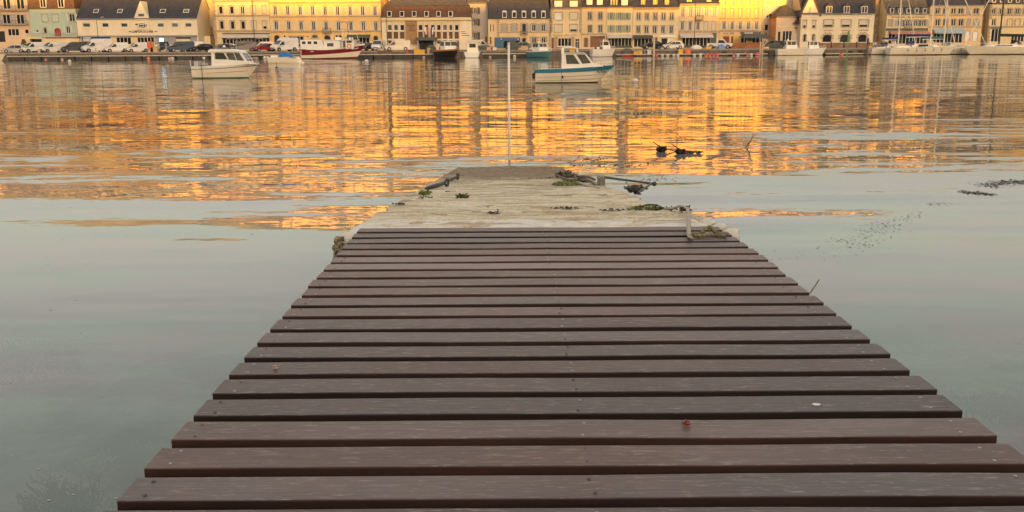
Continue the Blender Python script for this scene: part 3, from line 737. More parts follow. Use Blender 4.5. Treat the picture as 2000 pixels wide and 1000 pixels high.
P_DKGR = paint('shop_dark_green', (.06, .085, .07), .5); P_DKGY = paint('shop_dark_grey', (.09, .09, .085), .5); P_MAROON = paint('maroon', (.16, .02, .03), .5)
C_PALE = M('awning_pale', (.58, .53, .46), rough=.9, var=.08); C_DARK = M('awning_dark', (.09, .09, .085), rough=.9, var=.15); C_BLUE = M('awning_light_blue', (.36, .47, .52), rough=.9, var=.08); C_RED = M('awning_red_white', (.55, .25, .2), rough=.9, var=.3)
T_DARK = paint('letter_dark', (.05, .045, .04), .6); T_WHITE = paint('letter_white', (.8, .78, .72), .5); T_BROWN = paint('letter_brown', (.22, .08, .03), .6)

# A  peach apartment house at the left edge
b = Bld('apartment_house', 'peach apartment house with iron balconies at the left edge, beside the pale green house', -42, 59, -8, W_PEACH, cat='house')
for y0, y1, by0, by1 in ((-2, 18, 12, 20), (28, 47, 40, 48)):
    for x0, x1 in ((-30, -14), (5, 20), (32, 47)): b.win(x0, x1, y0, y1, style='case', shutter=S_GREY, sw=.5)
    b.balcony(-36, 56, by0, by1)
b.door(-4, 10, 61, 82, m_dark); b.win(15, 37, 56, 70, style='case', sill=True); b.win(48, 56, 57, 66, style='plain'); b.win(-30, -12, 57, 72, style='case')
b.band(52, .5, .1); b.gable_roof(m_slate, 4.5); b.finish()
# B  pale green house
b = Bld('green_house', 'pale green house with a red arched door and white dormers', 59.5, 151, 17, W_GREEN)
b.win(82, 93, 28, 42, style='shut', shutter=S_PALEG, surround=m_sstone); b.win(102, 114, 28, 42, style='shut', shutter=S_PALEG, surround=m_sstone)
b.win(135, 146, 27, 42, style='case', surround=m_sstone, shutter=S_PALEG); b.win(85, 91, 54, 65, style='plain', surround=m_sstone); b.win(129, 137, 51, 65, style='case', shutter=S_PALEG)
b.door(108, 118, 56, 71, P_RED, arch=.8, surround=P_RED); b.win(70, 75, 58, 63, style='plain')
b.mansard(m_rust, 3.4, .9, 1.8, m_slate, chim=(66, 146)); b.dormer(79, 91, -2, 15); b.dormer(114, 126, -2, 15)
b.finish()
# its terrace
tr_ = tag(empty('terrace', b.root.location), 'low cream terrace wall with a railing in front of the pale green house', 'terrace'); tr_.location.y -= 3.0
bx = lambda x: at_y(x, 75, FY - 3).x - tr_.location.x
bz = lambda y: at_y(100, y, FY - 3).z - QZ
MB().box(bx(52), bx(58), 0, 2.8, 0, bz(73)).box(bx(81), bx(153), 0, 2.8, 0, bz(75)).box(bx(58), bx(81), 0, 2.8, bz(76), bz(72.5)).box(bx(58), bx(81), 1.2, 2.8, 0, bz(76)).build('wall', W_CREAM, tr_)
MB().box(bx(89), bx(153.5), -.1, 2.8, bz(75) + .003, bz(72.8)).build('coping', P_RED if False else M('red_coping', (.22, .09, .06)), tr_)
MB().box(bx(58) + .02, bx(81) - .02, .5, .6, 0, bz(76)).build('garage_door', m_dark, tr_)
r = MB()
for z in (bz(64.5), bz(68)): r.tube([(bx(53), .1, z), (bx(152), .1, z)], .03, 4)
for k in range(26):
    x = bx(53) + (bx(152) - bx(53)) * k / 25; r.tube([(x, .1, bz(72.6)), (x, .1, bz(64.5))], .02, 4)
r.build('railing', m_zinc, tr_)
# C  ships' chandler with a central gable
b = Bld('chandlery_shop', 'long white ship chandlery with dark slate roof and pointed centre gable', 151.5, 386, 37, W_WHITE, Y=FY - 2, depth=11, cat='shop')
for x0, x1 in ((161, 176), (199, 212), (236, 249), (307, 320), (335, 348), (361, 374)): b.win(x0, x1, 45, 53, style='plain', pane=m_paneg)
b.gable_roof(m_slate, at_y(270, 3, FY - 2).z - b.ze + 1.7, over=.2)
for x0, x1 in ((177, 187), (224, 234), (308, 319), (354, 365)): b.skylight(x0, x1, 18.5, 26)
a0, z0 = b.px(260, 37); a1, _ = b.px(294, 37); am, zt = b.px(274, 2)
MB().prism([(a0, z0 - .3), (a1, z0 - .3), (am, zt)], 'y', -.16, 6).build('gable', W_WHITE, b.root)
gx0, gx1, gz0, gz1 = b.rect(270, 283, 26, 33); gw = MB().box(gx0, gx1, -.2, -.1, gz0, gz1).build('window', m_frame, b.root); MB().box(gx0 + .1, gx1 - .1, -.22, -.2, gz0 + .1, gz1 - .1).build('pane', m_paneg, gw)
b.band(3.2, .2, -4.6, P_RED) if False else None
zr, hr, dr = b.rk
MB().box(b.x0 - b.ox, b.x1 - b.ox, dr / 2 - .15, dr / 2 + .15, zr + hr + .15, zr + hr + .4).build('ridge_tiles', M('red_ridge', (.4, .1, .06)), b.roof)
sgn = b.panel(264, 292, 42, 57, W_WHITE, 'sign_board', out=.22)
ca, cz = b.px(278, 50)
MB().prism([(ca + 1.05 * math.cos(math.pi * k / 9), cz + .42 * math.sin(math.pi * k / 9)) for k in range(18)], 'y', -.235, -.221).build('emblem', T_DARK, sgn)
MB().prism([(ca + .92 * math.cos(math.pi * k / 9) - .05, cz + .3 * math.sin(math.pi * k / 9)) for k in range(18)], 'y', -.25, -.236).build('emblem_field', T_WHITE, sgn)
MB().prism([(ca - 1.5, cz + .25), (ca - .9, cz + .45), (ca - .8, cz)], 'y', -.245, -.222).build('emblem_fin', T_DARK, sgn)
for k, (u, w_) in enumerate(((-.45, .22), (0, .3), (.5, .22))): MB().prism([(ca + u + w_ * math.cos(math.pi * q / 5), cz - .02 + .2 * math.sin(math.pi * q / 5)) for q in range(10)], 'y', -.262, -.251).build('emblem_mark', T_DARK, sgn)
b.text('COMPTOIR DE LA MER', 257.5, 299.5, 59.5, 64, T_DARK)
for x in (251, 302): ax, az = b.px(x, 61.5); MB().prism([(ax, az), (ax + .3, az + .13), (ax + .6, az), (ax + .3, az - .13)], 'y', -.06, -.03).build('fish_mark', T_DARK, b.root)
b.panel(151.8, 385.6, 69, 71.5, m_zinc, 'fascia', out=.4); b.panel(152, 160, 71.6, 87, W_GREY, 'pilaster', out=.1)
pn = b.panel(161, 216, 72, 86, P_NAVY, 'blue_panel', out=.12)
for k in range(4): xa, za = b.px(162.5, 73.2 + k * 2.8); MB().box(xa, xa + (1.7, 1.5, 1.3, 1.2)[k], -.135, -.12, za - .17, za).build('printed_line', T_WHITE, pn)
for x0, x1 in ((216.5, 226), (257, 267)): b.panel(x0, x1, 72.5, 87, W_CREAM, 'poster_panel', out=.1)
b.win(227, 256, 72.5, 87, style='case', pane=m_shopg, sill=False); b.win(268, 301, 72.5, 87, style='case', pane=m_shopg, sill=False)
b.panel(302, 385, 72, 87, m_zinc, 'grey_cladding', out=.06)
lit = b.panel(312, 320, 74.5, 83, M('lit_sign', (.45, .75, .9), emit=1.2), 'lit_panel', out=.2); MB().box(*[q for q in (b.rect(311, 321, 73.5, 84)[0], b.rect(311, 321, 73.5, 84)[1])], -.19, -.1, b.rect(311, 321, 73.5, 84)[2], b.rect(311, 321, 73.5, 84)[3]).build('panel_frame', P_BLUE, lit)
b.panel(344, 372, 73, 75.5, m_dark, 'entrance_lintel', out=.3); b.panel(345, 371, 75.6, 87, W_WHITE, 'entrance_wall', out=.12)
b.finish()
# D  recessed beige house between the shop and the moulded house
b = Bld('narrow_house', 'narrow beige house set back beside the chandlery, its top lit bright yellow', 372, 418, -22, W_BRIGHT if False else W_BEIGE, Y=FY + 7, depth=9)
for y0, y1 in ((6, 13), (16, 23), (32, 41), (53, 65)): b.win(386.5, 392, y0, y1, style='plain', sill=True)
b.door(405, 415, 53, 68, P_BROWN); b.gable_roof(m_slate, 4); b.finish()
sh = tag(empty('garden_wall', at_y(399, 87, FY + 2)), 'low white rendered wall and shed between chandlery and moulded house', 'wall'); sh.location.z = QZ
MB().box(-1.4, 1.3, 0, 3, 0, at_y(399, 70, FY + 2).z - QZ).build('shed_wall', W_WHITE, sh); MB().box(-1.5, 1.4, -.1, 3.1, at_y(399, 70, FY + 2).z - QZ + .003, at_y(399, 68.8, FY + 2).z - QZ).build('shed_roof', m_sstone, sh)
# E  moulded cream house with a shop
b = Bld('moulded_house', 'cream house with moulded window heads above a pale shop awning', 418.5, 528, -4, W_CREAM)
for c, st in ((431, 'plain'), (452.5, 'plain'), (473.5, 'case'), (495, 'shut'), (516, 'shut')): b.win(c - 4, c + 4, 12, 27, style=st, surround=m_sstone, shutter=S_CREAM)
for c, st in ((433, 'plain'), (454, 'plain'), (474.5, 'plain'), (496, 'shut'), (517, 'blind')): b.win(c - 4, c + 4, 41, 57, style=st, surround=m_sstone, shutter=S_CREAM)
b.band(30.5, .25, .15, m_sstone); b.band(60.5, .35, .2, m_sstone); b.band(1.5, .4, .25, m_sstone); b.edgeq(420, 4, 88, n=22)
b.win(434, 527, 73, 87, style='case', pane=m_shopg, sill=False); b.awning(433, 526.5, 67, 73.5, C_PALE, 1.0); b.panel(434, 526.8, 64.5, 66.5, P_DKGY, 'shop_fascia', out=.1)
sg = b.panel(434, 526, 73.7, 76.5, P_DKGR, 'sign_board', out=.1)
for x0, x1 in ((443, 471), (496, 514)): xa, xb, za, zb = b.rect(x0, x1, 74.6, 75.9); MB().box(xa, xb, -.118, -.102, za, zb).build('sign_strip', T_WHITE, sg)
b.gable_roof(m_slate, 4.5, chim=(424, 522)); b.dormer(440, 450, -22, -8); b.dormer(470, 480, -22, -8); b.dormer(500, 510, -22, -8); b.finish()
# F  long yellow house of nine bays
b = Bld('long_yellow_house', 'long yellow house with nine shuttered bays behind the burgundy trawler', 528.5, 745, -3, W_YEL, depth=11)
for k in range(9):
    c = 537.3 + (732.3 - 537.3) / 8 * k; b.win(c - 3.6, c + 3.6, 11.5 + k * .1, 29 + k * .2, style='case', shutter=S_CREAM, surround=m_sstone, sw=.5)
    c = 539.4 + (734 - 539.4) / 8 * k; b.win(c - 3.6, c + 3.6, 41.5 + k * .15, 58.3 + k * .2, style='case', shutter=S_CREAM, surround=m_sstone, sw=.5)
for k in range(7): c = 550 + 28 * k; 
b.band(4.5, .3, .25, m_sstone); b.band(32, .22, .15, m_sstone); b.band(61.3, .3, .2, m_sstone); b.balcony(631, 647, 55, 64)
b.door(536, 546, 69, 85, m_dark, arch=.9, surround=m_sstone); b.win(553, 558, 68.5, 73, style='plain', arch=.9); b.win(564, 593, 71, 86, style='case', pane=m_shopg, sill=False, surround=m_sstone)
b.win(609, 621, 68, 75, style='plain', arch=1, surround=m_sstone, pane=m_paneg); b.door(634, 645, 69, 86, m_dark, arch=.9, surround=m_sstone); b.win(655, 668, 68, 78, style='case', arch=.9, surround=m_sstone)
b.win(680, 722, 71, 87, style='case', pane=m_shopg, sill=False); b.awning(677, 724, 67.5, 74, P_DKGR, 1.3); b.door(730, 738, 70, 86, m_dark, arch=1, surround=m_sstone)
b.win(597, 604, 70, 73, style='plain', pane=m_paneg)
b.mansard(m_slate, 3.2, 1.0, 2.2, chim=(534, 640, 740))
for k in range(5): c = 560 + 38 * k; b.dormer(c - 6, c + 6, -24, -8, hood='gable', wall=W_YEL)
b.finish()
# G  town hall
b = Bld('town_hall', 'town hall with russet mansard roof, tall window strips and brown lettered panel', 746, 921, 36.5, W_WHITE, Y=FY - 1, depth=12, cat='town hall')
P_SP = M('brown_spandrel', (.10, .055, .035), rough=.5, var=.2)
for i, (x0, x1) in enumerate(((757, 765.5), (769, 777.5), (781.3, 790), (817, 825.6), (829, 837), (841, 849.6), (853, 861), (865, 873), (877, 884), (888, 896))):
    b.win(x0, x1, 48, 59.5, style='case' if i == 7 else 'plain', pane=(m_paneg if i in (0, 1, 8) else m_pane), sill=True)
    b.win(x0, x1, 78, 86, style='plain', pane=m_shopg, sill=True)
    b.panel(x0, x1, 62, 75.5, P_SP, 'spandrel', out=.02)
    b.panel(x0 - .5, x1 + .5, 40.5, 45.5, W_CREAM, 'frieze_panel', out=.06)
for x in (755.6, 767.2, 779.4, 790.9, 816, 827.3, 839, 851.3, 863, 875, 886, 897.2): b.panel(x - .8, x + .8, 39.5, 87, W_PEACH, 'pilaster', out=.22)
br = b.panel(791.8, 815.2, 39.5, 87, M('brown_brick_facing', (.36, .22, .11), rough=.9, var=.25, scale=4, bump=.4, bscale=14), 'facing_panel', out=.16)
b.text('HÔTEL', 795.5, 811.5, 48, 51.8, T_DARK, out=.19); b.text('DE', 800.7, 806.5, 53.2, 56, T_DARK, out=.19); b.text('VILLE', 797.5, 811.5, 57.3, 61, T_DARK, out=.19)
for k, (x0, x1) in enumerate(((899.5, 909), (901, 911), (902, 917))): xa, xb, za, zb = b.rect(x0, x1, 61.5 + 3.6 * k, 62.7 + 3.6 * k); MB().box(xa, xb, -.03, -.005, za, zb).build('sign_strip', T_BROWN, b.root)
b.band(37, .55, .45, W_CREAM, name='cornice')
xa, xb, za, zb = b.rect(815, 854, 73, 79); Cn = MB().box(xa, xb, -3.2, -.25, za, zb).build('entrance_canopy', M('dark_concrete', (.11, .11, .10), rough=.8), b.root)
for q in (xa + .4, xb - .4): MB().box(q - .15, q + .15, -3.0, -2.7, 0, za - .003).build('post', m_zinc, Cn)
MB().box(xa + .6, xb - .6, -1.4, -1.3, .1, za - .003).build('glass_lobby', m_shopg, Cn)
b.mansard(m_rust, at_y(850, 10.5, FY - 1).z - b.ze, 1.0, 3.0, m_slate2, chim=())
for c in (760.5, 785, 809, 833, 856.5, 880): b.dormer(c - 4.4, c + 4.4, 21.5, 32.5, style='plain', deep=1.2)
b.finish()
for nm, x, c1, c2, lab in (('flag', 836, (.55, .04, .04), (.75, .72, .66), 'red and white flag hanging from a pole over the town hall canopy'), ('flag', 844, (.8, .78, .72), (.05, .05, .05), 'pale striped flag leaning from a pole over the town hall canopy')):
    p = at_y(x, 73, FY - 3.6); F = tag(empty(nm, p), lab, 'flag', group='flags over the town hall door')
    lean = .0 if x < 840 else .5
    MB().tube([(0, 0, 0), (lean, 0, 2.3)], .03, 5).build('pole', m_zinc, F)
    for k, cc in enumerate((c1, c2)):
        v = []; n = 6
        for i in range(n + 1):
            u = i / n; x0_ = lean * (.35 + .6 * (1 - u)) - (.02 + .28 * k) - .05 * math.sin(u * 5); v += [(x0_, .06 * math.sin(u * 7 + k), 2.1 - 1.5 * u), (x0_ - .27, .06 * math.sin(u * 7 + 1 + k), 2.1 - 1.5 * u - .05)]
        MB().add(v, [(2 * i, 2 * i + 1, 2 * i + 3, 2 * i + 2) for i in range(n)]).build('cloth_band', paint('flag_%d_%d' % (x, k), cc, .8), F)
# H  grey-white house
b = Bld('grey_house', 'narrow grey-white house with dark shutters, between town hall and granite-trimmed house', 914, 953, 6.5, W_GREY, Y=FY + 4, depth=9)
S_DK = paint('shutter_dark', (.08, .08, .09), .6)
for y0, y1 in ((14.5, 27), (37, 50), (63, 78)): b.win(924, 932, y0, y1, style='case', shutter=S_DK, surround=m_sstone)
b.door(948, 952, 72, 88, P_BROWN); b.gable_roof(m_slate2, 4.2, chim=(916,)); b.finish()
# I  granite-dressed house with mansard and blue shop
b = Bld('granite_trimmed_house', 'cream house with granite quoins, five arched dormers and a blue shopfront', 953.5, 1075, 36.5, W_CREAM2, depth=10)
for k, x0 in enumerate((981, 1000, 1038.5, 1057)):
    b.win(x0, x0 + 8.2, 47, 61.5, style='shut' if k in (0, 1) else 'case', shutter=S_GREY, surround=m_sstone); b.quoins(x0, x0 + 8.2, 46.5, 62, n=6, w=.5)
b.win(1019, 1028, 46, 67, style='plain', surround=m_sstone, pane=m_shopg); b.quoins(1019, 1028, 46, 66, n=7, w=.5); b.balcony(1016.5, 1030.5, 61.5, 67.2, .5)
b.edgeq(973, 38, 92, n=22); b.edgeq(1074, 38, 92, n=22)
bl = b.panel(966, 1016, 73, 94, P_BLUE, 'shopfront', out=.2); xa, xb, za, zb = b.rect(984, 1014, 80, 93); MB().box(xa, xb, -.23, -.2, za, zb).build('pane', m_shopg, bl); xa, xb, za, zb = b.rect(967, 983, 79, 94); MB().box(xa, xb, -.25, -.2, za, zb).build('door_leaf', P_NAVY if False else paint('roller_door_blue', (.025, .12, .2), .5), bl)
for x in (979, 1012): xa, za = b.px(x, 76.3); MB().ball((xa, -.3, za), .13, 1, 8, 5).build('round_lamp', T_WHITE, bl)
b.win(1019, 1028, 74, 88, style='plain', arch=.6, surround=m_sstone, sill=False); b.win(1038.5, 1047.5, 72.5, 88, style='case', surround=m_sstone); b.quoins(1038.5, 1047.5, 72, 89, n=6, w=.5); b.win(1057, 1065.5, 72.5, 88, style='case', surround=m_sstone); b.quoins(1057, 1065.5, 72, 89, n=6, w=.5)
b.door(956.5, 960, 72, 92, P_BROWN); b.win(957, 959, 47, 62, style='plain'); b.win(962.5, 964.5, 47, 62, style='plain'); b.band(62.8, .2, .1, m_sstone, x0=974, x1=1074)
b.mansard(m_slate, 3.7, .8, 2.6, m_slate2, chim=(958, 1071))
for x0 in (981, 1000, 1019, 1038, 1057): b.dormer(x0, x0 + 8.6, 23, 35, hood='arch', deep=1.5, style='plain')
b.finish()
# J  cream house with wide stone-framed windows
b = Bld('wide_window_house', 'cream house with wide stone-framed windows and two boxy dormers', 1075.5, 1135, 16.5, W_CREAM)
for x0 in (1083, 1113): b.win(x0, x0 + 14.5, 24.5, 38.5, style='shut' if x0 > 1100 else 'plain', pane=m_frame, shutter=S_CREAM, surround=m_sstone); b.win(x0, x0 + 14.5, 48, 62.5, style='blind' if x0 > 1100 else 'shut', shutter=S_CREAM, surround=m_sstone); b.quoins(x0, x0 + 14.5, 24, 39, n=5, w=.3)
b.edgeq(1077, 18, 64, n=16); b.edgeq(1133.6, 18, 64, n=16)
b.panel(1077, 1134, 66, 71, W_CREAM2, 'shop_fascia', out=.1)
for x0, x1 in ((1080, 1087), (1089, 1098), (1103, 1112), (1115, 1126)): xa, xb, za, zb = b.rect(x0, x1, 67.6, 69.2); MB().box(xa, xb, -.12, -.101, za, zb).build('sign_strip', m_zinc, b.root)
W_PK = M('pink_granite', (.42, .28, .18), rough=.8, var=.25, scale=2.5)
b.panel(1083, 1089, 72, 95, W_PK, 'pilaster', out=.1); b.panel(1116.5, 1122, 72, 95, W_PK, 'pilaster', out=.1); b.panel(1089.1, 1116.4, 91, 95, W_PK, 'plinth', out=.1)
b.win(1089.5, 1116, 74, 90.5, style='case', pane=m_shopg); b.door(1077, 1082, 74, 95, P_BROWN); b.win(1123, 1132, 75, 95, style='casex', pane=m_shopg, sill=False)
b.gable_roof(m_slate2, 4.8, chim=(1078, 1133)); b.dormer(1083, 1098, 1.5, 14.5, style='shut'); b.dormer(1113, 1128, 1.5, 14.5, style='shut'); b.finish()
# K  cream house with garage
b = Bld('garage_house', 'cream house with two moulded windows per floor above a brown garage door', 1135.5, 1184, 15, W_CREAM2)
for x0 in (1148, 1168): b.win(x0, x0 + 8.5, 23, 39.5, style='case', surround=m_sstone, arch=.3); b.win(x0, x0 + 8.5, 48.5, 64.5, style='case', surround=m_sstone, arch=.3)
b.band(66.5, .25, .15, m_sstone); b.door(1141, 1148, 74, 92, P_BROWN, arch=.5, surround=m_sstone); b.door(1154, 1180, 72, 92, M('garage_brown', (.22, .10, .05), rough=.6, var=.15), surround=P_DKGY)
b.gable_roof(m_slate, 4.6, chim=(1139,)); b.dormer(1146, 1157, -1, 10.5, style='shut'); b.dormer(1166, 1177, -1, 10.5, style='shut'); b.finish()
# L  house with green shutters
b = Bld('green_shutter_house', 'cream house with green shutters above a pale scalloped awning', 1184.5, 1235, 14.5, W_CREAM)
for c in (1194, 1210, 1224.5): b.win(c - 3, c + 3, 25, 38.5, style='case', shutter=S_GREEN, surround=m_sstone, sw=.42, arch=.3); b.win(c - 3, c + 3, 49.5, 63, style='case', shutter=S_GREEN, surround=m_sstone, sw=.42, arch=.3)
b.win(1187, 1234, 74, 93, style='case', pane=m_shopg, sill=False); b.awning(1185, 1233, 67.5, 74, C_PALE, 1.4); b.panel(1185, 1234.6, 89, 93.5, P_DKGR, 'stall_riser', out=.08)
b.gable_roof(m_slate, 4.6, chim=(1231,)); b.dormer(1193, 1205.5, -2, 11.5, style='case'); b.dormer(1214, 1226, -2, 11.5, style='shut'); b.finish()
# M  five-bay cream house
b = Bld('five_bay_house', 'cream five-bay house with toothed cornice and arched golden dormers, dark awning below', 1235.5, 1325.5, 15.5, W_CREAM)
for k in range(5): c = 1247.5 + (1312 - 1247.5) / 4 * k; b.win(c - 4, c + 4, 24.5, 39.5, style='case', surround=m_sstone); c -= 1; b.win(c - 4, c + 4, 50.5, 65.5, style='case', surround=m_sstone, shutter=S_CREAM if k > 2 else None, sw=.45)
b.band(15.8, .35, .3, m_sstone, name='cornice')
for k in range(26): xa, za = b.px(1238 + k * 3.4, 18.2); MB().box(xa, xa + .18, -.18, .02, za - .13, za + .1).build('cornice_tooth', m_sstone, b.root)
b.win(1238, 1274, 75, 92, style='case', pane=m_shopg, sill=False); b.awning(1236, 1274, 68.5, 75, C_DARK, 1.3); b.win(1291, 1304, 74, 90, style='plain', pane=m_shopg); b.panel(1288, 1319, 68.5, 72.5, T_WHITE, 'shop_fascia', out=.12); b.door(1305, 1311, 74, 93, T_WHITE); b.door(1278, 1284, 73, 93, P_BROWN)
b.gable_roof(m_slate, 4.8, chim=(1239, 1322))
for c in (1256.5, 1280, 1303): b.dormer(c - 4, c + 4, -3, 10, hood='arch', wall=W_OCHRE)
b.finish()
# N  balcony house
b = Bld('balcony_house', 'buff house with a small central balcony above a pale shop awning', 1326, 1403.5, 8, W_CREAM2)
for k in range(5): c = 1333.5 + (1395 - 1333.5) / 4 * k; b.win(c - 3.3, c + 3.3, 15, 32, style='case', surround=m_sstone, shutter=S_CREAM, sw=.4); c -= 1; b.win(c - 3.3, c + 3.3, 42.5, 59, style='case' if k < 3 else 'shut', surround=m_sstone, shutter=S_CREAM, sw=.4)
b.balcony(1358.5, 1373, 30, 38.5, .7); b.band(8.4, .45, .3, m_sstone, name='cornice'); b.band(62, .3, .15, m_sstone)
b.win(1332, 1388, 73, 91, style='case', pane=m_shopg, sill=False); b.panel(1331, 1399, 88.5, 93, P_DKGR, 'stall_riser', out=.1); b.panel(1389, 1399, 64.5, 88.3, P_DKGR, 'shop_pilaster', out=.1); b.awning(1327, 1391, 65, 73.5, C_PALE, 1.6)
b.gable_roof(m_slate, 4.6, chim=(1330, 1399)); b.dormer(1342, 1351, -9, 4.5, style='plain'); b.dormer(1381, 1389, -9, 4.5, style='plain'); b.finish()
# O  tall bright yellow corner house
b = Bld('tall_yellow_house', 'tall bright yellow five-storey corner house lit by the sun', 1404, 1487, -34, W_BRIGHT, depth=11)
for k in range(5):
    c = 1414 + (1477.5 - 1414) / 4 * k
    for y0, y1 in ((-25, -8.5), (-9 + 1, 8), (17, 32.5), (42.5, 57.5)): b.win(c - 3, c + 3, y0, y1, style='case', surround=m_sstone, shutter=S_CREAM if y0 > 40 else None, sw=.4)
b.edgeq(1406, -30, 60, n=28, mat=W_OCHRE); b.edgeq(1485.3, -30, 60, n=28, mat=W_OCHRE); b.band(60.5, .3, .18, m_sstone); b.band(36, .2, .12, m_sstone)
b.panel(1405, 1441, 62, 68.5, W_PEACH, 'shop_fascia', out=.1); b.text('HÔTEL', 1412.5, 1422.5, 63.2, 66.4, T_BROWN, out=.13); b.text('BAR', 1425.5, 1433.5, 63.2, 66.4, T_BROWN, out=.13)
b.door(1412, 1424, 71, 88, P_MAROON); b.door(1428, 1432, 71, 88, P_BROWN); b.win(1447, 1484, 62.5, 87, style='case', pane=m_shopg, sill=False)
sg = b.panel(1446, 1486, 62, 66.8, P_DKGY, 'sign_board', out=.12)
for x0, x1 in ((1454, 1458), (1459, 1464), (1465, 1470)): xa, xb, za, zb = b.rect(x0, x1, 63.6, 65.4); MB().box(xa, xb, -.14, -.121, za, zb).build('sign_strip', T_WHITE, sg)
b.gable_roof(m_slate, 4, chim=(1408, 1484)); b.finish()
# terrace canopy of the tall yellow house
p = at_y(1476, 92, FY - 3); cn = tag(empty('terrace_canopy', (p.x, FY - 3.2, QZ)), 'dark hipped canopy on posts over the cafe terrace of the tall yellow house', 'canopy')
hx = lambda x: at_y(x, 72, FY - 3.2).x - p.x
hz = lambda y: at_y(1476, y, FY - 3.2).z - QZ
MB().loft([[(hx(1446), -2.2, hz(73)), (hx(1506), -2.2, hz(73)), (hx(1506), 2.2, hz(73)), (hx(1446), 2.2, hz(73))], [(hx(1454), -.6, hz(66.5)), (hx(1487), -.6, hz(66.5)), (hx(1487), 1.2, hz(66.5)), (hx(1454), 1.2, hz(66.5))]]).build('canopy_roof', C_DARK, cn)
MB().box(hx(1446), hx(1506), -2.24, -2.2, hz(74.5), hz(73)).build('valance', C_DARK, cn)
for x in (1448, 1459, 1483, 1504): MB().box(hx(x) - .06, hx(x) + .06, -2.1, -1.98, 0, hz(73) - .01).build('post', m_iron, cn)
MB().box(hx(1461), hx(1474), 1.5, 1.6, .3, hz(75)).build('canvas_screen', W_CREAM, cn)
hd = tag(MB().box(-4.5, 3.9, -.4, .4, 0, 1.15).build('planter_hedge', M('rust_panel', (.30, .12, .05), rough=.9, var=.35, scale=1.2)), 'rust-orange windbreak screen along the cafe terrace', 'screen'); hd.location = (at_y(1455, 92, FY - 6).x, FY - 6, QZ)
# P  grey modern house
b = Bld('grey_modern_house', 'grey-white flat block with horizontal window strips behind the slate-roofed cottage', 1487.5, 1546, -20, W_GREY, Y=FY + 6, depth=9)
for y0, y1 in ((2, 10), (26, 35)):
    for x0, x1 in ((1496, 1508), (1511, 1520), (1523, 1535)): b.win(x0, x1, y0, y1, style='case')
b.win(1493, 1501, 47, 60, style='plain'); b.win(1493, 1499, 63, 71, style='case'); b.win(1507, 1512, 37, 52, style='blind'); b.gable_roof(m_slate, 3, chim=(1492,)); b.finish()
# Q  cottage with slate roof
b = Bld('slate_cottage', 'small peach cottage with a low slate roof beside the gabled white house', 1515.5, 1563, 33, W_PEACH, Y=FY + 1, depth=7)
for x0, x1 in ((1521, 1526), (1531, 1535.5), (1537.5, 1542)): b.win(x0, x1, 36, 51, style='shut', shutter=S_CREAM)
b.win(1552, 1559, 48, 57, style='blind')
b.door(1519, 1524, 62, 86, m_dark); b.win(1528, 1547, 60, 84, style='case', pane=m_shopg); b.door(1551, 1556, 64, 86, T_WHITE); b.gable_roof(m_slate2, at_y(1540, 16, FY + 1).z - b.ze + .8, over=.3, hip=2.2); b.finish()
xa, za = b.px(1549, 46); xb, zb = b.px(1562.5, 34); MB().loft([[(xa, -1.3, za), (xb, -1.3, za), (xb, -.02, za), (xa, -.02, za)], [(xb - .5, -.4, zb), (xb, -.4, zb), (xb, -.02, zb), (xb - .5, -.02, zb)]]).build('porch_roof', m_slate, b.root)
# R  white house with front gable and stone arches
b = Bld('arcaded_house', 'white house with steep front gable, stone arches and opticians lettering', 1563.5, 1706, 27.5, W_WHITE, Y=FY - 1, depth=10)
for x0, x1 in ((1609.5, 1626.5), (1644, 1661), (1678.5, 1695.5)):
    b.win(x0, x1, 39, 53.5, style='blind', shutter=S_CREAM, surround=m_sstone, pane=m_pane); b.quoins(x0, x1, 38.5, 54, n=6, w=.32)
for x0, x1, y0 in ((1606.5, 1624.5, 67.5), (1640.5, 1660.5, 67), (1676, 1693, 67)):
    b.win(x0, x1, y0, 83, style='plain', arch=.95, surround=m_sstone, pane=m_shopg, sill=False)
    xa, xb, za, zb = b.rect(x0, x1, y0, 83); wd = xb - xa
    for k in range(9):
        an = math.pi * (k + .5) / 9; rr = wd / 2 + .13 + (.28 if k % 2 else .16); c, sn = math.cos(an), math.sin(an); rz = zb - wd / 2 * .95
        o = MB().box(-.16, .16, -.05, .03, -.14, .14).build('voussoir', m_sstone, b.root); o.location = ((xa + xb) / 2 + rr * c, -.02, rz + rr * .95 * sn); o.rotation_euler = (0, math.pi / 2 - an, 0)
b.text('OPTIQUE', 1608, 1626.5, 58.2, 61.2, T_BROWN, out=.04); b.text('LAPORTE', 1643, 1661, 58, 61, T_BROWN, out=.04); b.text('AUDITION', 1676.5, 1696, 57.6, 60.6, T_BROWN, out=.04)
for x0, x1 in ((1568.5, 1575), (1587, 1593)): b.win(x0, x1, 40, 55, style='blind', shutter=S_CREAM, surround=m_sstone)
for x0, x1 in ((1569, 1574.5), (1586, 1591.5)): b.win(x0, x1, 67, 82, style='plain', arch=1.3, surround=m_sstone, pane=m_dark, sill=False)
b.gable_roof(m_slate, 6.5, over=.25, chim=(1700,))
a0, z0 = b.px(1563.3, 27.5); a1, _ = b.px(1599, 27.5); am, zt = b.px(1584, -12)
MB().prism([(a0, z0 - .2), (a1 + .2, z0 - .2), (am, zt)], 'y', -.12, 5).build('gable', W_WHITE, b.root)
MB().loft([[(a1 + .55, -.2, z0 - .35), (a1 + .3, -.2, z0 - .55), (am - .1, -.2, zt - .05), (am + .1, -.2, zt + .3)], [(a1 + .55, 5, z0 - .35), (a1 + .3, 5, z0 - .55), (am - .1, 5, zt - .05), (am + .1, 5, zt + .3)]]).build('gable_roof', m_rust, b.root)
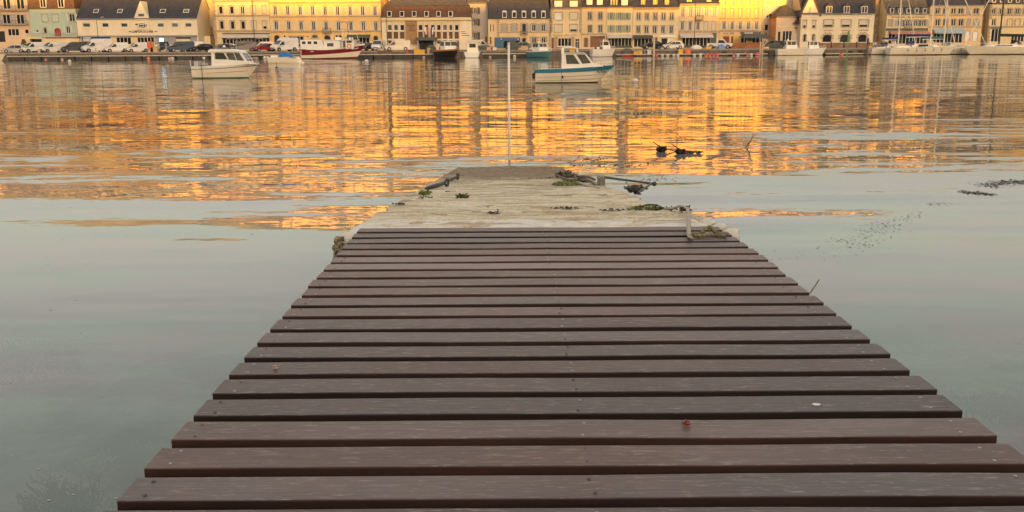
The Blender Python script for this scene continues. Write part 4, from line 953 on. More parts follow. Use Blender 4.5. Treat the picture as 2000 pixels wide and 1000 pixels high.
MB().loft([[(a0 - .3, -.2, z0 - .35), (a0 - .05, -.2, z0 - .55), (am + .1, -.2, zt - .05), (am - .1, -.2, zt + .3)], [(a0 - .3, 5, z0 - .35), (a0 - .05, 5, z0 - .55), (am + .1, 5, zt - .05), (am - .1, 5, zt + .3)]]).build('gable_roof', m_slate, b.root)
xa, xb, za, zb = b.rect(1580.3, 1582.6, 14, 28); MB().box(xa, xb, -.18, -.13, za, zb).build('niche', m_sstone, b.root)
for x0, x1 in ((1613, 1625), (1647.5, 1659), (1682, 1694)): b.dormer(x0, x1, 12, 26, style='case', hood='gable')
b.panel(1597.5, 1603, 60, 62, m_dark, 'wall_plate', out=.08) if False else None
b.finish()
# S  tall rubble gable between
b = Bld('rubble_gable_house', 'tall rubble-stone side wall between the arcaded house and the bakery', 1706.5, 1729.5, -14, W_STONE, Y=FY + 3, depth=9)
b.win(1711, 1713.5, 60, 64, style='plain', sill=False); b.win(1719, 1722, 72, 78, style='plain', sill=False); b.gable_roof(m_slate2, 3.5, chim=(1722,)); b.finish()
# T  bakery
b = Bld('bakery_house', 'cream bakery house with brown lettering, five small dormers and dark awning', 1730, 1812.5, 28, W_CREAM, Y=FY - 1)
for x0, x1 in ((1735, 1743.5), (1753, 1760.5), (1769, 1776.5), (1785, 1792.5), (1800.5, 1808.5)): b.win(x0, x1, 39, 51, style='shut' if x0 < 1740 else 'case', shutter=S_GREY, surround=m_sstone)
b.text('PATISSERIE', 1741, 1767, 32.4, 35, T_BROWN, out=.04); b.text('- BOULANGERIE', 1770, 1806, 32.2, 34.8, T_BROWN, out=.04)
b.win(1735, 1811, 66, 86, style='case', pane=m_shopg, sill=False); b.panel(1731, 1812, 55, 60, P_DKGR, 'shop_fascia', out=.15); b.awning(1736, 1812, 61, 66, C_RED, 1.3); b.balcony(1766, 1781, 48, 54.5, .5)
b.gable_roof(m_slate2, 5.2, over=.2, chim=(1735, 1808))
for x0 in (1738.5, 1754.5, 1770.5, 1786.5, 1802): b.dormer(x0, x0 + 7.5, 15.5, 26, style='plain', deep=1.4)
b.finish()
# U  ochre house
b = Bld('ochre_house', 'ochre house with arched windows and a light blue awning, behind the first yacht', 1813, 1917, 11, W_OCHRE)
for x0, x1 in ((1827, 1836), (1842, 1851), (1858, 1867), (1872, 1882), (1888.5, 1895), (1901.5, 1912)):
    st = 'shut' if x0 == 1888.5 else 'case'
    b.win(x0, x1, 16, 27.5, style=st, arch=.35 if st == 'case' else 0, surround=m_sstone, shutter=S_GREY if st == 'shut' else None); b.win(x0, x1, 37, 51, style='shut' if x0 > 1880 else 'case', arch=.4, surround=m_sstone, shutter=S_GREY if x0 > 1880 else None)
b.band(29.3, .2, .15, m_sstone); b.band(52.5, .2, .15, m_sstone); b.win(1822, 1880, 65, 84, style='case', pane=m_shopg, sill=False); b.awning(1821, 1881, 55.5, 65, C_BLUE, 1.4)
for x0 in (1884.5, 1900): b.win(x0, x0 + 8.5, 61, 80, style='shut', arch=.6, surround=m_sstone, shutter=T_WHITE, sill=False)
b.gable_roof(m_slate, 5, hip=3, over=.2); b.finish()
# V  rubble gap wall, W  quoined house at right edge
b = Bld('chimney_gable_house', 'brown rubble gable wall between the ochre house and the quoined house', 1917.5, 1931, -12, W_STONE, Y=FY + 2, depth=9); b.win(1922, 1925.5, 66, 74, style='plain', sill=False); b.gable_roof(m_slate2, 3); b.finish()
b = Bld('quoined_house', 'cream house with toothed granite window jambs at the right edge', 1931.5, 2044, 7.5, W_CREAM)
for k, c in enumerate((1941, 1956.5, 1972, 1987.5, 2003, 2018.5, 2034)):
    b.win(c - 4, c + 4, 16.5, 28, style='case', surround=m_sstone); b.quoins(c - 4, c + 4, 16, 28.5, n=5, w=.4)
    if k != 1: b.win(c - 4, c + 4, 37.5, 50.5, style='shut' if k in (2, 3) else 'case', shutter=W_CREAM, surround=m_sstone); b.quoins(c - 4, c + 4, 37, 51, n=5, w=.4)
b.band(29.5, .2, .12, m_sstone); b.band(52, .25, .15, m_sstone); b.edgeq(1933, 9, 85, n=20); b.win(1936, 1956, 56, 82, style='case', pane=m_shopg, sill=False); b.panel(1935, 1957, 53.5, 56, P_DKGR, 'shop_fascia', out=.12); b.win(1975, 2000, 66, 82, style='case', pane=m_shopg, sill=False)
b.mansard(m_slate, 3.2, .9, 2); 
for c in (1941, 1956.5, 1972, 1987.5, 2003): b.dormer(c - 3.8, c + 3.8, -8, 5, hood='flat', deep=1.3, style='plain')
b.finish()
# houses of the second row, up the slope
UP = [(205, 262, 240, 17.5, W_BRIGHT, 'yellow house up the slope behind the chandlery roof'), (285, 360, 252, 21, W_CREAM, 'cream house up the slope behind the chandlery'), (366, 418, 232, 22, W_BRIGHT, 'bright yellow sunlit house rising behind the narrow beige house'),
      (60, 150, 246, 19, W_PEACH, 'peach house up the slope behind the pale green house'), (-60, 40, 240, 21, W_OCHRE, 'ochre house up the slope behind the apartment house'), (440, 520, 240, 23, W_CREAM2, 'buff house up the slope behind the moulded house'),
      (545, 640, 238, 25, W_YEL, 'yellow house up the slope behind the long yellow house'), (655, 740, 250, 27, W_CREAM, 'tall cream house up the slope behind the long yellow house'), (770, 850, 244, 24, W_OCHRE, 'ochre house up the slope behind the town hall'), (868, 914, 236, 21, W_BRIGHT, 'sunlit yellow house peeping over the right end of the town hall'),
      (945, 1030, 246, 26, W_CREAM2, 'buff house up the slope behind the granite-trimmed house'), (1050, 1125, 240, 23, W_YEL, 'yellow house up the slope behind the wide-window house'), (1140, 1220, 248, 26, W_CREAM, 'cream house up the slope behind the green-shuttered house'), (1240, 1320, 240, 24, W_BRIGHT, 'bright yellow house up the slope behind the five-bay house'),
      (1340, 1430, 246, 27, W_OCHRE, 'ochre house up the slope behind the balcony house'), (1450, 1520, 238, 23, W_YEL, 'yellow house up the slope behind the grey modern block'), (1528, 1600, 232, 19, W_BRIGHT, 'bright yellow sunlit house above the slate-roofed cottage'), (1640, 1720, 244, 20, W_CREAM2, 'buff house up the slope behind the arcaded house'), (1770, 1850, 246, 19, W_YEL, 'yellow house up the slope behind the bakery'), (1880, 1960, 240, 16, W_CREAM, 'cream house up the slope behind the ochre house')]
for (x0, x1, Y, top, wm, lab) in UP:
    x0 -= 9; x1 += 8
    zb = float(hillz(np.array([at_y((x0 + x1) / 2, 60, Y).x]), np.array([Y]))[0]) - 1.5
    b = Bld('hillside_house', lab, x0, x1, 1000 + top, wm, Y=Y, depth=8, base=min(zb, 3)); b.root['group'] = 'houses up the slope behind the waterfront'
    n = max(2, int((x1 - x0) / 18)); zz = top - 1.2
    while zz > 6:
        py = 82 - (zz - HW) / Y * FPX
        for k in range(n): c = x0 + (x1 - x0) * (k + .5) / n; b.win(c - 2.6, c + 2.6, py, py + 1.6 / Y * FPX, style='plain')
        zz -= 3.2
    b.gable_roof(m_slate if len(lab) % 2 else m_slate2, 3.6, chim=(x0 + 8,)); b.finish()
# ================================================================== boats
G_WHITE = paint('gelcoat_white', (.82, .79, .71), .3); G_CREAM = paint('gelcoat_cream', (.84, .77, .60), .3); G_BLUE = paint('boat_blue', (.035, .20, .30), .35); G_LINE = paint('strake_grey', (.16, .14, .11), .5); G_TEAL = paint('hull_teal', (.09, .25, .28), .45)
G_BURG = paint('hull_burgundy', (.20, .010, .022), .35); G_BLACK = paint('hull_black', (.02, .02, .022), .4); G_GREENA = paint('antifouling_green', (.07, .16, .09), .7); G_DKA = paint('antifouling_dark', (.03, .05, .05), .7); G_REDA = paint('antifouling_red', (.16, .04, .03), .7)
G_GREY = paint('boat_grey', (.45, .44, .41), .5); G_YEL = paint('plastic_yellow', (.70, .40, .02), .5); G_ORNG = paint('plastic_orange', (.75, .13, .03), .5); G_REDP = paint('plastic_red', (.55, .05, .04), .5); G_BLUEP = paint('tarp_blue', (.03, .16, .45), .7); G_NAVYC = paint('canvas_navy', (.02, .03, .12), .8); G_BLKC = paint('canvas_black', (.02, .02, .02), .8)
m_bglass = glassm('boat_window', (.10, .105, .085), .1); m_alu = M('mast_alloy', (.78, .70, .56), rough=.4, var=.08); m_wire = paint('rigging_wire', (.35, .32, .28), .5); m_rope = M('weathered_rope', (.42, .38, .29), rough=.95, var=.3, scale=30)
class Hull:
    def __init__(s, L, B, s0, s1, zk=-.35, rake=.7, full=2.6, dip=.0, boxy=.18, stern=.92):
        s.L, s.B, s.s0, s.s1, s.zk, s.rake, s.full, s.dip, s.boxy, s.stern = L, B, s0, s1, zk, rake, full, dip, boxy, stern
    def sheer(s, t): return s.s0 + (s.s1 - s.s0) * t ** 1.8 - s.dip * math.sin(math.pi * t)
    def pt(s, t, h, side=1, out=0):
        sh = s.sheer(t); z = s.zk + (sh - s.zk) * h
        f = min(1, s.stern + .35 * t) * max(0, 1 - t ** s.full) ** .75
        e = s.boxy + (1.0 - s.boxy) * t ** 3
        wdt = s.B / 2 * f * max(0.0, h) ** e
        x = s.L * (t - .5) + s.rake * (max(z, -.2) / s.s1 - 1) * t ** 5
        return (x, side * (wdt + out * (1 if h > .05 else 0)), z)
    def band(s, h0, h1, out=0, n=22, m=4, t0=0, t1=1, transom=True):
        mb = MB(); ts = [t0 + (t1 - t0) * i / n for i in range(n + 1)]
        hs = (lambda t: [(h0(t) if callable(h0) else h0) + ((h1(t) if callable(h1) else h1) - (h0(t) if callable(h0) else h0)) * k / m for k in range(m + 1)])
        for side in (1, -1):
            rings = [[s.pt(t, h, side, out) for h in hs(t)] for t in ts]
            if side < 0: rings = [r[::-1] for r in rings]
            mb.loft(rings, cap=False, closed=False)
        if transom and t0 == 0:
            a = [s.pt(0, h, 1, out) for h in hs(0)]; b_ = [s.pt(0, h, -1, out) for h in hs(0)]
            mb.add(a + b_, [(k, k + 1, m + 2 + k, m + 1 + k) for k in range(m)])
        return mb
    def deck(s, drop=.06, t0=0, t1=.97, n=20):
        mb = MB(); L_, R_ = [], []
        for i in range(n + 1):
            t = t0 + (t1 - t0) * i / n; p = s.pt(t, 1); L_.append((p[0], p[1] * .99, p[2] - drop)); R_.append((p[0], -p[1] * .99, p[2] - drop))
        return mb.add(L_ + R_, [(i, n + 1 + i, n + 2 + i, i + 1) for i in range(n)])
    def hwl(s, z, t=.4): return (z - s.zk) / (s.sheer(t) - s.zk)
def rail(h, t0, t1, hh=.55, n=5, top=.02, drop=.02, sides=(1, -1)):
    mb = MB()
    for side in sides:
        pts = []
        for i in range(n + 1):
            t = t0 + (t1 - t0) * i / n; p = h.pt(t, 1, side); q = (p[0], p[1] * .94, p[2] + hh); pts.append(q); mb.tube([(p[0], p[1] * .94, p[2] - drop), q], top * .8, 4)
        mb.tube(pts, top, 4)
    return mb
def boat_at(px0, px1, wy, Yfix=None):
    P = on_z((px0 + px1) / 2, wy, 0)
    if Yfix: P = Vector((at_y((px0 + px1) / 2, wy, Yfix).x, Yfix, 0))
    a = at_y(px0, wy, P.y).x; b_ = at_y(px1, wy, P.y).x
    return Vector((P.x, P.y, 0)), b_ - a, P.y
def poly_yz(mb, prof, y0, y1): return mb.prism(prof, 'y', y0, y1)
def house(parent, prof, hw, mat, name='wheelhouse', top_in=.06):
    """cabin: side outline (x,z) swept across the beam, narrowing slightly upward"""
    zmin = min(p[1] for p in prof); zmax = max(p[1] for p in prof)
    f = lambda z: hw - top_in * (z - zmin) / max(.01, zmax - zmin)
    n = len(prof)
    mb = MB().add([(x, -f(z), z) for x, z in prof] + [(x, f(z), z) for x, z in prof], [tuple(range(n)), tuple(range(2 * n - 1, n - 1, -1))] + [(i, i + n, (i + 1) % n + n, (i + 1) % n) for i in range(n)])
    o = mb.build(name, mat, parent); o['f'] = 0
    return o, f
def side_pane(parent, f, poly, mat=None, name='pane', o=.012):
    n = len(poly)
    for s in (-1, 1):
        MB().add([(x, s * (f(z) + o), z) for x, z in poly] + [(x, s * (f(z) - .02), z) for x, z in poly], [tuple(range(n)) if s < 0 else tuple(range(n - 1, -1, -1))] + [(i, i + n, (i + 1) % n + n, (i + 1) % n) for i in range(n)]).build(name, mat or m_bglass, parent)
def front_pane(parent, f, x0, z0, x1, z1, mat=None, inset=.12, n=2, o=.012):
    for k in range(n):
        def yy(z, u): return (-1 + 2 * u) * (f(z) - inset)
        u0, u1 = k / n + .02, (k + 1) / n - .02
        MB().add([(x0 + o, yy(z0, u0), z0), (x0 + o, yy(z0, u1), z0), (x1 + o, yy(z1, u1), z1), (x1 + o, yy(z1, u0), z1)], [(0, 1, 2, 3)]).build('windscreen', mat or m_bglass, parent)

# 1  white cabin boat at its mooring, left
loc, L, Y = boat_at(374, 508, 152)
loc.x += .22; L *= .955
R = tag(empty('cabin_boat', loc, rad(-3)), 'white cabin boat with rounded wheelhouse moored on the left, bow to the right', 'boat')
S = 1867 / Y; X = lambda px: (px - 441) / S; Z = lambda py: (152.3 - py) / S
h = Hull(L, 2.2, Z(130), Z(124.5), rake=1.0, full=2.8, boxy=.16)
wl = h.hwl(.07)
h.band(0, wl).build('bottom_paint', G_GREENA, R, smooth=True)
h.band(lambda t: (.07 - h.zk) / (h.sheer(t) - h.zk), lambda t: .80 + .06 * t, out=.001).build('hull', G_CREAM, R, smooth=True)
h.band(lambda t: .80 + .06 * t, lambda t: .835 + .06 * t, out=.03, m=2).build('rubbing_strake', G_LINE, R, smooth=True)
h.band(lambda t: .835 + .06 * t, 1, out=.004, m=2).build('topsides', G_WHITE, R, smooth=True)
h.deck(.05).build('deck', G_WHITE, R)
MB().tube([h.pt(.22 + .66 * i / 8, .58 + .04 * i / 8, -1, .012) for i in range(9)], .014, 4).build('hull_line', G_LINE, R)
C, f = house(R, [(X(417), Z(131)), (X(487), Z(126)), (X(486), Z(122)), (X(474.5), Z(104)), (X(417), Z(103))], .82, G_WHITE)
side_pane(C, f, [(X(424), Z(117)), (X(448), Z(117.5)), (X(441.5), Z(105.5)), (X(424.5), Z(105))]); side_pane(C, f, [(X(451), Z(118)), (X(480), Z(120)), (X(471), Z(105.5)), (X(445), Z(105.5))])
side_pane(C, f, [(X(449.5), Z(118)), (X(451), Z(118)), (X(443.5), Z(104.5)), (X(442), Z(104.5))], G_WHITE, 'window_post', .025); side_pane(C, f, [(X(465), Z(119)), (X(466), Z(119)), (X(461), Z(104.5)), (X(459.8), Z(104.5))], G_WHITE, 'window_post', .025)
front_pane(C, f, X(485.4), Z(121), X(475.4), Z(105.3))
MB().prism([(X(412.5), Z(104)), (X(474), Z(103.8)), (X(470), Z(101.5)), (X(450), Z(98.5)), (X(418), Z(98)), (X(412.5), Z(100.5))], 'y', -.9, .9).build('roof', G_WHITE, R)
MB().box(X(452), X(508) - .35, -.5, .5, Z(127), Z(124.5)).build('foredeck_hatch', G_WHITE, R)
rail(h, .70, .965, .42).build('bow_rail', m_alu, R)
MB().tube([(X(418.5), .5, Z(98)), (X(418.5), .5, Z(84))], .012, 4).build('aerial', m_alu, R); MB().ball((X(435), .2, Z(94)), .12).build('radar_dome', G_WHITE, R); MB().box(X(436), X(440), -.2, 0, Z(98), Z(95)).build('roof_lamp', m_iron, R)
MB().tube([(X(376), -.8, Z(130)), (X(376), -.8, Z(118.5))], .035, 5).build('stern_post', G_WHITE, R); MB().ball((X(393), .3, Z(115)), .12, .8).build('fender', G_WHITE, R); MB().tube([(X(393), .3, Z(130)), (X(393), .3, Z(116))], .02, 4).build('fender_post', m_alu, R)
MB().box(X(380), X(388), -.5, .5, Z(131), Z(121)).build('engine_box', G_GREY, R); MB().box(X(394), X(400), -.3, .3, Z(131), Z(124)).build('seat', G_GREY, R)
px_ = h.pt(.2, .9, -1, .03); MB().tube([(X(399.5), px_[1], Z(127)), (X(400), px_[1] - .04, Z(140)), (X(400.3), px_[1] - .08, -.3)], .022, 5).build('mooring_rope', G_BLKC, R)
MB().box(X(398), X(406), px_[1] - .04, px_[1] - .01, Z(129), Z(127)).build('cleat', G_GREENA, R)
q = h.pt(.3, .45, -1, .02); lettering('5.4', .42, .16, G_TEAL, R, (X(408), q[1] - .01, Z(142)), rotz=0)
q = h.pt(.80, .75, -1, .04); lettering('CAP', .38, .09, T_DARK, R, (X(477), q[1] - .06, Z(131)), rotz=rad(22))
MB().tube([(X(452), h.pt(.6, .7, -1)[1] - .03, Z(134)), (X(472), h.pt(.72, .9, -1)[1] - .05, Z(127))], .008, 4).build('spring_line', m_rope, R)

# 2  blue-trimmed pilothouse boat, right of the pole
loc, L, Y = boat_at(1046, 1200, 161)
R = tag(empty('pilothouse_boat', loc, rad(-2)), 'white pilothouse boat with blue gunwale band moored right of the white pole', 'boat')
S = 1867 / Y; X = lambda px: (px - 1123) / S; Z = lambda py: (161.5 - py) / S
h = Hull(L, 2.1, Z(135.5), Z(129), rake=1.15, full=2.7, boxy=.2)
zf = lambda z: (lambda t: (z - h.zk) / (h.sheer(t) - h.zk))
h.band(0, zf(.06)).build('bottom_paint', G_DKA, R, smooth=True)
for k in range(3):
    h.band(lambda t, k=k: zf(.06)(t) + (.80 - zf(.06)(t)) * k / 3 + .006 * (k > 0), lambda t, k=k: zf(.06)(t) + (.80 - zf(.06)(t)) * (k + 1) / 3, out=.002 + .018 * k, m=2).build('hull_strake', G_CREAM, R, smooth=True)
h.band(.80, 1, out=.07, m=2).build('gunwale_band', G_BLUE, R, smooth=True)
for hh in (.40, .58): MB().tube([h.pt(.02 + .93 * i / 14, hh + .03 * i / 14, -1, .03) for i in range(15)], .009, 4).build('hull_line', G_LINE, R)  # thin dark tubes stand in for shade under the overlapping strakes
h.deck(.03).build('deck', G_WHITE, R)
C, f = house(R, [(X(1097), Z(137)), (X(1176), Z(131)), (X(1172), Z(128)), (X(1158), Z(126)), (X(1142), Z(106.5)), (X(1099), Z(106)), (X(1097), Z(108))], .78, G_WHITE)
side_pane(C, f, [(X(1106), Z(126)), (X(1131), Z(126.3)), (X(1119), Z(109)), (X(1104.5), Z(109))]); side_pane(C, f, [(X(1136), Z(125.8)), (X(1152.5), Z(124.5)), (X(1140.5), Z(108.5)), (X(1124.5), Z(108.5))])
front_pane(C, f, X(1157), Z(125.3), X(1143), Z(107.8))
MB().prism([(X(1100), Z(106.4)), (X(1142), Z(106.8)), (X(1140), Z(104.7)), (X(1104), Z(104.5))], 'y', -.8, .8).build('roof', G_GREY, R)
arch = MB()
for s in (-1, 1): arch.loft([[(X(1096.5) - .0, s * .72 - .05, Z(108)), (X(1101), s * .72 - .05, Z(108)), (X(1101), s * .72 + .05, Z(108)), (X(1096.5), s * .72 + .05, Z(108))], [(X(1097), s * .68 - .05, Z(97)), (X(1101.5), s * .68 - .05, Z(97)), (X(1101.5), s * .68 + .05, Z(97)), (X(1097), s * .68 + .05, Z(97))]])
for s in (-1, 1): arch.tube([(X(1099), s * .68, Z(97)), (X(1105), s * .68, Z(95.8)), (X(1122), s * .68, Z(95.8)), (X(1126), s * .68, Z(98)), (X(1127.5), s * .68, Z(105))], .05, 6)
arch.tube([(X(1099), -.68, Z(97)), (X(1099), .68, Z(97))], .04, 5); arch.build('roll_bar', G_WHITE, R)
MB().box(X(1112.5), X(1121.5), -.35, .2, Z(104.4), Z(98.5)).build('yellow_float', G_YEL, R)
MB().lathe([(.01, -.24), (.22, -.22), (.24, 0), (.2, .2), (.01, .24)], (X(1064), .1, Z(132)), 14, 'y').build('winch_drum', G_GREY, R); MB().box(X(1056), X(1071), -.5, .5, Z(138), Z(135)).build('engine_hatch', G_WHITE, R)
rail(h, .74, .96, .22, n=4).build('bow_rail', m_alu, R)
MB().box(X(1041), X(1046), -.18, .18, Z(154), Z(144)).tube([(X(1044), 0, Z(150)), (X(1047.5), 0, Z(138))], .05, 5).build('outboard_leg', G_BLKC, R)
q = h.pt(.84, .72, -1, .05); lettering('AD 818012', .88, .15, T_DARK, R, (X(1163.5), h.pt(.78, .7, -1, .05)[1] - .05, Z(143)), rotz=rad(23))
q = h.pt(.35, .8, -1, .08); MB().tube([(X(1096.5), q[1] - .02, Z(137)), (X(1097), q[1] - .02, Z(150)), (X(1097), q[1] - .03, -.2)], .012, 4).build('mooring_rope', m_iron, R); MB().ball((X(1098.5), q[1] - .06, Z(150)), .07, 1.4, 8, 6).build('small_fender', m_iron, R)
B0 = h.pt(.99, .9); MB().tube([(B0[0], 0, B0[2]), (B0[0] + .55, -.5, .35), (B0[0] + .8, -.9, -.1)], .012, 4).build('bow_line', m_rope, R)

# 3  little boat under a blue tarpaulin
loc, L, Y = boat_at(527, 586, 124)
R = tag(empty('covered_dinghy', loc, rad(-6)), 'small cream boat with a blue tarpaulin, beside the burgundy trawler', 'boat'); S = 1867 / Y; X = lambda px: (px - 556.5) / S; Z = lambda py: (124 - py) / S
h = Hull(L, 1.8, Z(112), Z(111), rake=-.5, full=3.2, boxy=.2); h.band(0, .97).build('hull', G_CREAM, R, smooth=True); h.band(.9, 1, out=.04, m=2).build('rubbing_strake', G_WHITE, R, smooth=True); h.deck(.02).build('deck', G_WHITE, R)
rings = []
for i in range(9):
    t = i / 8; x = X(549) + (X(581) - X(549)) * t; zt = Z(112) + (Z(101.5) - Z(112)) * math.sin(math.pi * min(1, .25 + .9 * t)) ** .8
    rings.append([(x, .72 * math.cos(math.pi * j / 8), Z(112.5) + max(.02, zt - Z(112)) * math.sin(math.pi * j / 8) ** .7 * (1 + .06 * math.sin(i * 2.1 + j))) for j in range(9)])
MB().loft(rings, closed=False, cap=False).build('tarpaulin', G_BLUEP, R, smooth=True)
MB().box(X(531), X(545), -.4, .4, Z(113), Z(109)).build('bow_locker', G_WHITE, R)

# 4  burgundy and white trawler
loc, L, Y = boat_at(590, 714, 114, 172)
R = tag(empty('trawler', loc, rad(-4)), 'burgundy and white wooden trawler alongside the pontoon, bow to the right', 'fishing boat'); S = 1867 / Y; X = lambda px: (px - 652) / S; Z = lambda py: (114 - py) / S
h = Hull(L, 3.6, Z(95), Z(88.5), zk=-.6, rake=1.5, full=3.0, boxy=.2, dip=.35, stern=.85)
zf = lambda z0, z1: (lambda t: (z0 + (z1 - z0) * t ** 1.6 - h.zk) / (h.sheer(t) - h.zk))
h.band(0, zf(.12, .35)).build('bottom_paint', G_REDA, R, smooth=True); h.band(zf(.12, .35), zf(.62, 1.35), out=.002).build('lower_hull', G_CREAM, R, smooth=True); h.band(zf(.62, 1.35), 1, out=.006).build('upper_hull', G_BURG, R, smooth=True)
h.band(.985, 1.03, out=.04, m=1).build('bulwark_cap', G_WHITE, R, smooth=True); h.deck(.5).build('deck', G_GREY, R)
C, f = house(R, [(X(593), Z(95)), (X(640), Z(99)), (X(639), Z(94)), (X(634), Z(79)), (X(593), Z(78.5))], 1.5, G_WHITE, 'stern_shelter'); 
for x0 in (596, 607, 618.5): side_pane(C, f, [(X(x0), Z(86.5)), (X(x0 + 7), Z(86.5)), (X(x0 + 7), Z(81.5)), (X(x0), Z(81.5))])
C, f = house(R, [(X(638), Z(99)), (X(668), Z(98)), (X(668), Z(81)), (X(638), Z(80))], 1.3, G_WHITE, 'deckhouse'); side_pane(C, f, [(X(643.5), Z(91)), (X(656), Z(91)), (X(656), Z(85)), (X(643.5), Z(85))])
C, f = house(R, [(X(673), Z(97)), (X(694), Z(95)), (X(697), Z(80)), (X(673), Z(80))], 1.2, G_WHITE, 'wheelhouse'); side_pane(C, f, [(X(681), Z(85)), (X(690.5), Z(84.6)), (X(691.5), Z(80.7)), (X(681), Z(80.7))]); side_pane(C, f, [(X(674), Z(95)), (X(679), Z(95)), (X(679), Z(81)), (X(674), Z(81))], paint('door_dark', (.10, .08, .05)), 'door'); front_pane(C, f, X(695), Z(86), X(696.6), Z(81))
MB().box(X(637), X(700), -1.45, 1.45, Z(80), Z(78.6)).build('roof', G_WHITE, R); MB().box(X(665), X(673), -1.2, 1.2, Z(97), Z(80)).build('alleyway', G_GREY, R)
ring = []
for k in range(15):
    a = 2 * math.pi * k / 14; ring.append((X(686) + .34 * math.cos(a), -1.3, Z(90.5) + .34 * math.sin(a)))
MB().tube(ring, .07, 6, cap=False).build('life_ring', G_ORNG, R)
gm = MB().tube([(X(650), .2, Z(78)), (X(650), .2, Z(66))], .05, 5).tube([(X(662), -.3, Z(78)), (X(663), -.3, Z(68))], .04, 5).tube([(X(671), .2, Z(79)), (X(671), .2, Z(58))], .06, 6).tube([(X(678), 0, Z(66)), (X(698), 0, Z(68))], .06, 5).tube([(X(698), 0, Z(68)), (X(701), 0, Z(79))], .05, 5).tube([(X(678), 0, Z(66)), (X(678), 0, Z(79))], .05, 5); gm.build('mast_gear', m_alu, R)
MB().tube([(X(664), 0, Z(59.5)), (X(680), 0, Z(59.2))], .03, 4).build('crosstree', m_iron, R)
for k, x in enumerate((655, 667, 684, 690)): MB().ball((X(x), .2 * (-1) ** k, Z(76.5)), .22, 1, 8, 6).build('deck_float', (G_REDP, G_WHITE, G_WHITE, G_GREY)[k], R)
MB().box(X(657), X(666), -.4, .4, Z(78.4), Z(74)).build('fish_box', G_WHITE, R)
yb = -h.pt(.2, .9, 1, .03)[1]
for x0, x1, y0, y1 in ((605, 622.5, 95, 97.3), (612, 618.5, 99.7, 101)): MB().box(X(x0), X(x1), yb - .05, yb - .02, Z(y1), Z(y0)).build('name_strip', T_WHITE, R)
q0, q1 = h.pt(.83, .83, -1, .05), h.pt(.93, .85, -1, .05); MB().add([q0, q1, (q1[0], q1[1], q1[2] + .25), (q0[0], q0[1], q0[2] + .22)], [(0, 1, 2, 3)]).build('name_strip', T_WHITE, R)
MB().tube([(X(594.5), yb - .15, Z(96)), (X(594), yb - .2, Z(116))], .06, 5).build('stern_fender', G_WHITE, R)
rail(h, .80, .97, .55, n=4).build('bow_rail', m_alu, R); MB().prism([(X(697), Z(91)), (X(713), Z(88.5)), (X(711), Z(86)), (X(698), Z(88.5))], 'y', -.35, .35).build('whaleback', G_WHITE, R)

# generic small workboats
def workboat(px0, px1, wy, Yf, rz, label, hullm, bandm, hs, hb, housex, roofy, name='workboat', botm=None, winm=None, flip=False, Lk=1.0, B=None, cat='boat', whm=None, fz=0.95):
    loc, span, Y = boat_at(px0, px1, wy, Yf); S = 1867 / Y
    L = span * Lk
    R = tag(empty(name, loc, rz), label, cat)
    h = Hull(L, B or min(2.6, L * .42), hs / S, hb / S, rake=.7, full=2.7, boxy=.2)
    zw = lambda t: (.06 - h.zk) / (h.sheer(t) - h.zk)
    h.band(0, zw).build('bottom_paint', botm or G_DKA, R, smooth=True); h.band(zw, .86, out=.002).build('hull', hullm, R, smooth=True); h.band(.86, 1, out=.035, m=2).build('rubbing_band', bandm, R, smooth=True); h.deck(.05).build('deck', G_WHITE, R)
    a, c = housex; a, c = -L / 2 + a * L, -L / 2 + c * L; zt = roofy / S; zb = h.sheer((a + c) / 2 / L + .5) - .1
    hwid = h.B * .33; rk = (zt - zb) * .35
    C, f = house(R, [(a, zb), (c + .15, zb), (c, zb + (zt - zb) * .5), (c - rk * .5, zt), (a, zt)], hwid, whm or G_WHITE)
    n = max(1, int((c - a) / .75)); z0, z1 = zb + (zt - zb) * .52, zt - .1
    for k in range(n):
        u0, u1 = a + .1 + (c - a - .35) * k / n + .04, a + .1 + (c - a - .35) * (k + 1) / n - .04; side_pane(C, f, [(u0, z0), (u1, z0), (u1, z1), (u0, z1)], winm)
    front_pane(C, f, c - .02, z0, c - rk * .5 + .03, z1, winm)
    MB().add([(a - .012, -hwid * .6, z0), (a - .012, hwid * .6, z0), (a - .012, hwid * .6, z1), (a - .012, -hwid * .6, z1)], [(0, 3, 2, 1)]).build('rear_pane', winm or m_bglass, C)
    MB().box(a - .15, c - rk * .5 + .2, -hwid - .08, hwid + .08, zt, zt + .07).build('roof', whm or G_WHITE, R)
    MB().tube([((a + c) / 2, 0, zt), ((a + c) / 2, 0, zt + 1.1)], .03, 5).tube([((a + c) / 2, -.4, zt + .8), ((a + c) / 2, .4, zt + .8)], .02, 4).build('mast', m_alu, R)
    MB().ball((a + .4, .2, zt + .2), .16, 1, 8, 6).build('radar_dome', G_WHITE, R)
    rail(h, .66, .96, .35, n=4).build('bow_rail', m_alu, R)
    return R, h, S
R, h, S = workboat(852, 901, 114, 173, rad(-62), 'black-hulled workboat with white wheelhouse beside a dark pile', G_BLACK, paint('orange_band', (.55, .20, .05)), 14, 17, (.35, .68), 31, Lk=1.35, B=3.9, botm=G_REDA)
for k, (x, y, c) in enumerate(((-.9, -1.2, G_REDP), (-1.6, .8, G_WHITE), (-1.3, 1.4, G_ORNG))): MB().ball((x, y, 1.7), .3, 1, 8, 6).build('deck_float', c, R)
R, h, S = workboat(907, 940, 112.5, 174, rad(88), 'small white open-stern boat moored stern-on, right of the dark pile', G_WHITE, G_WHITE, 10.5, 13, (.42, .72), 27, Lk=1.7, B=2.9, whm=G_CREAM, botm=G_GREENA)
R, h, S = workboat(1033, 1082, 112.5, 172, rad(-58), 'teal-hulled cabin boat moored behind the blue-trimmed boat', G_TEAL, G_WHITE, 12, 14, (.25, .6), 27, Lk=1.35, B=2.9)
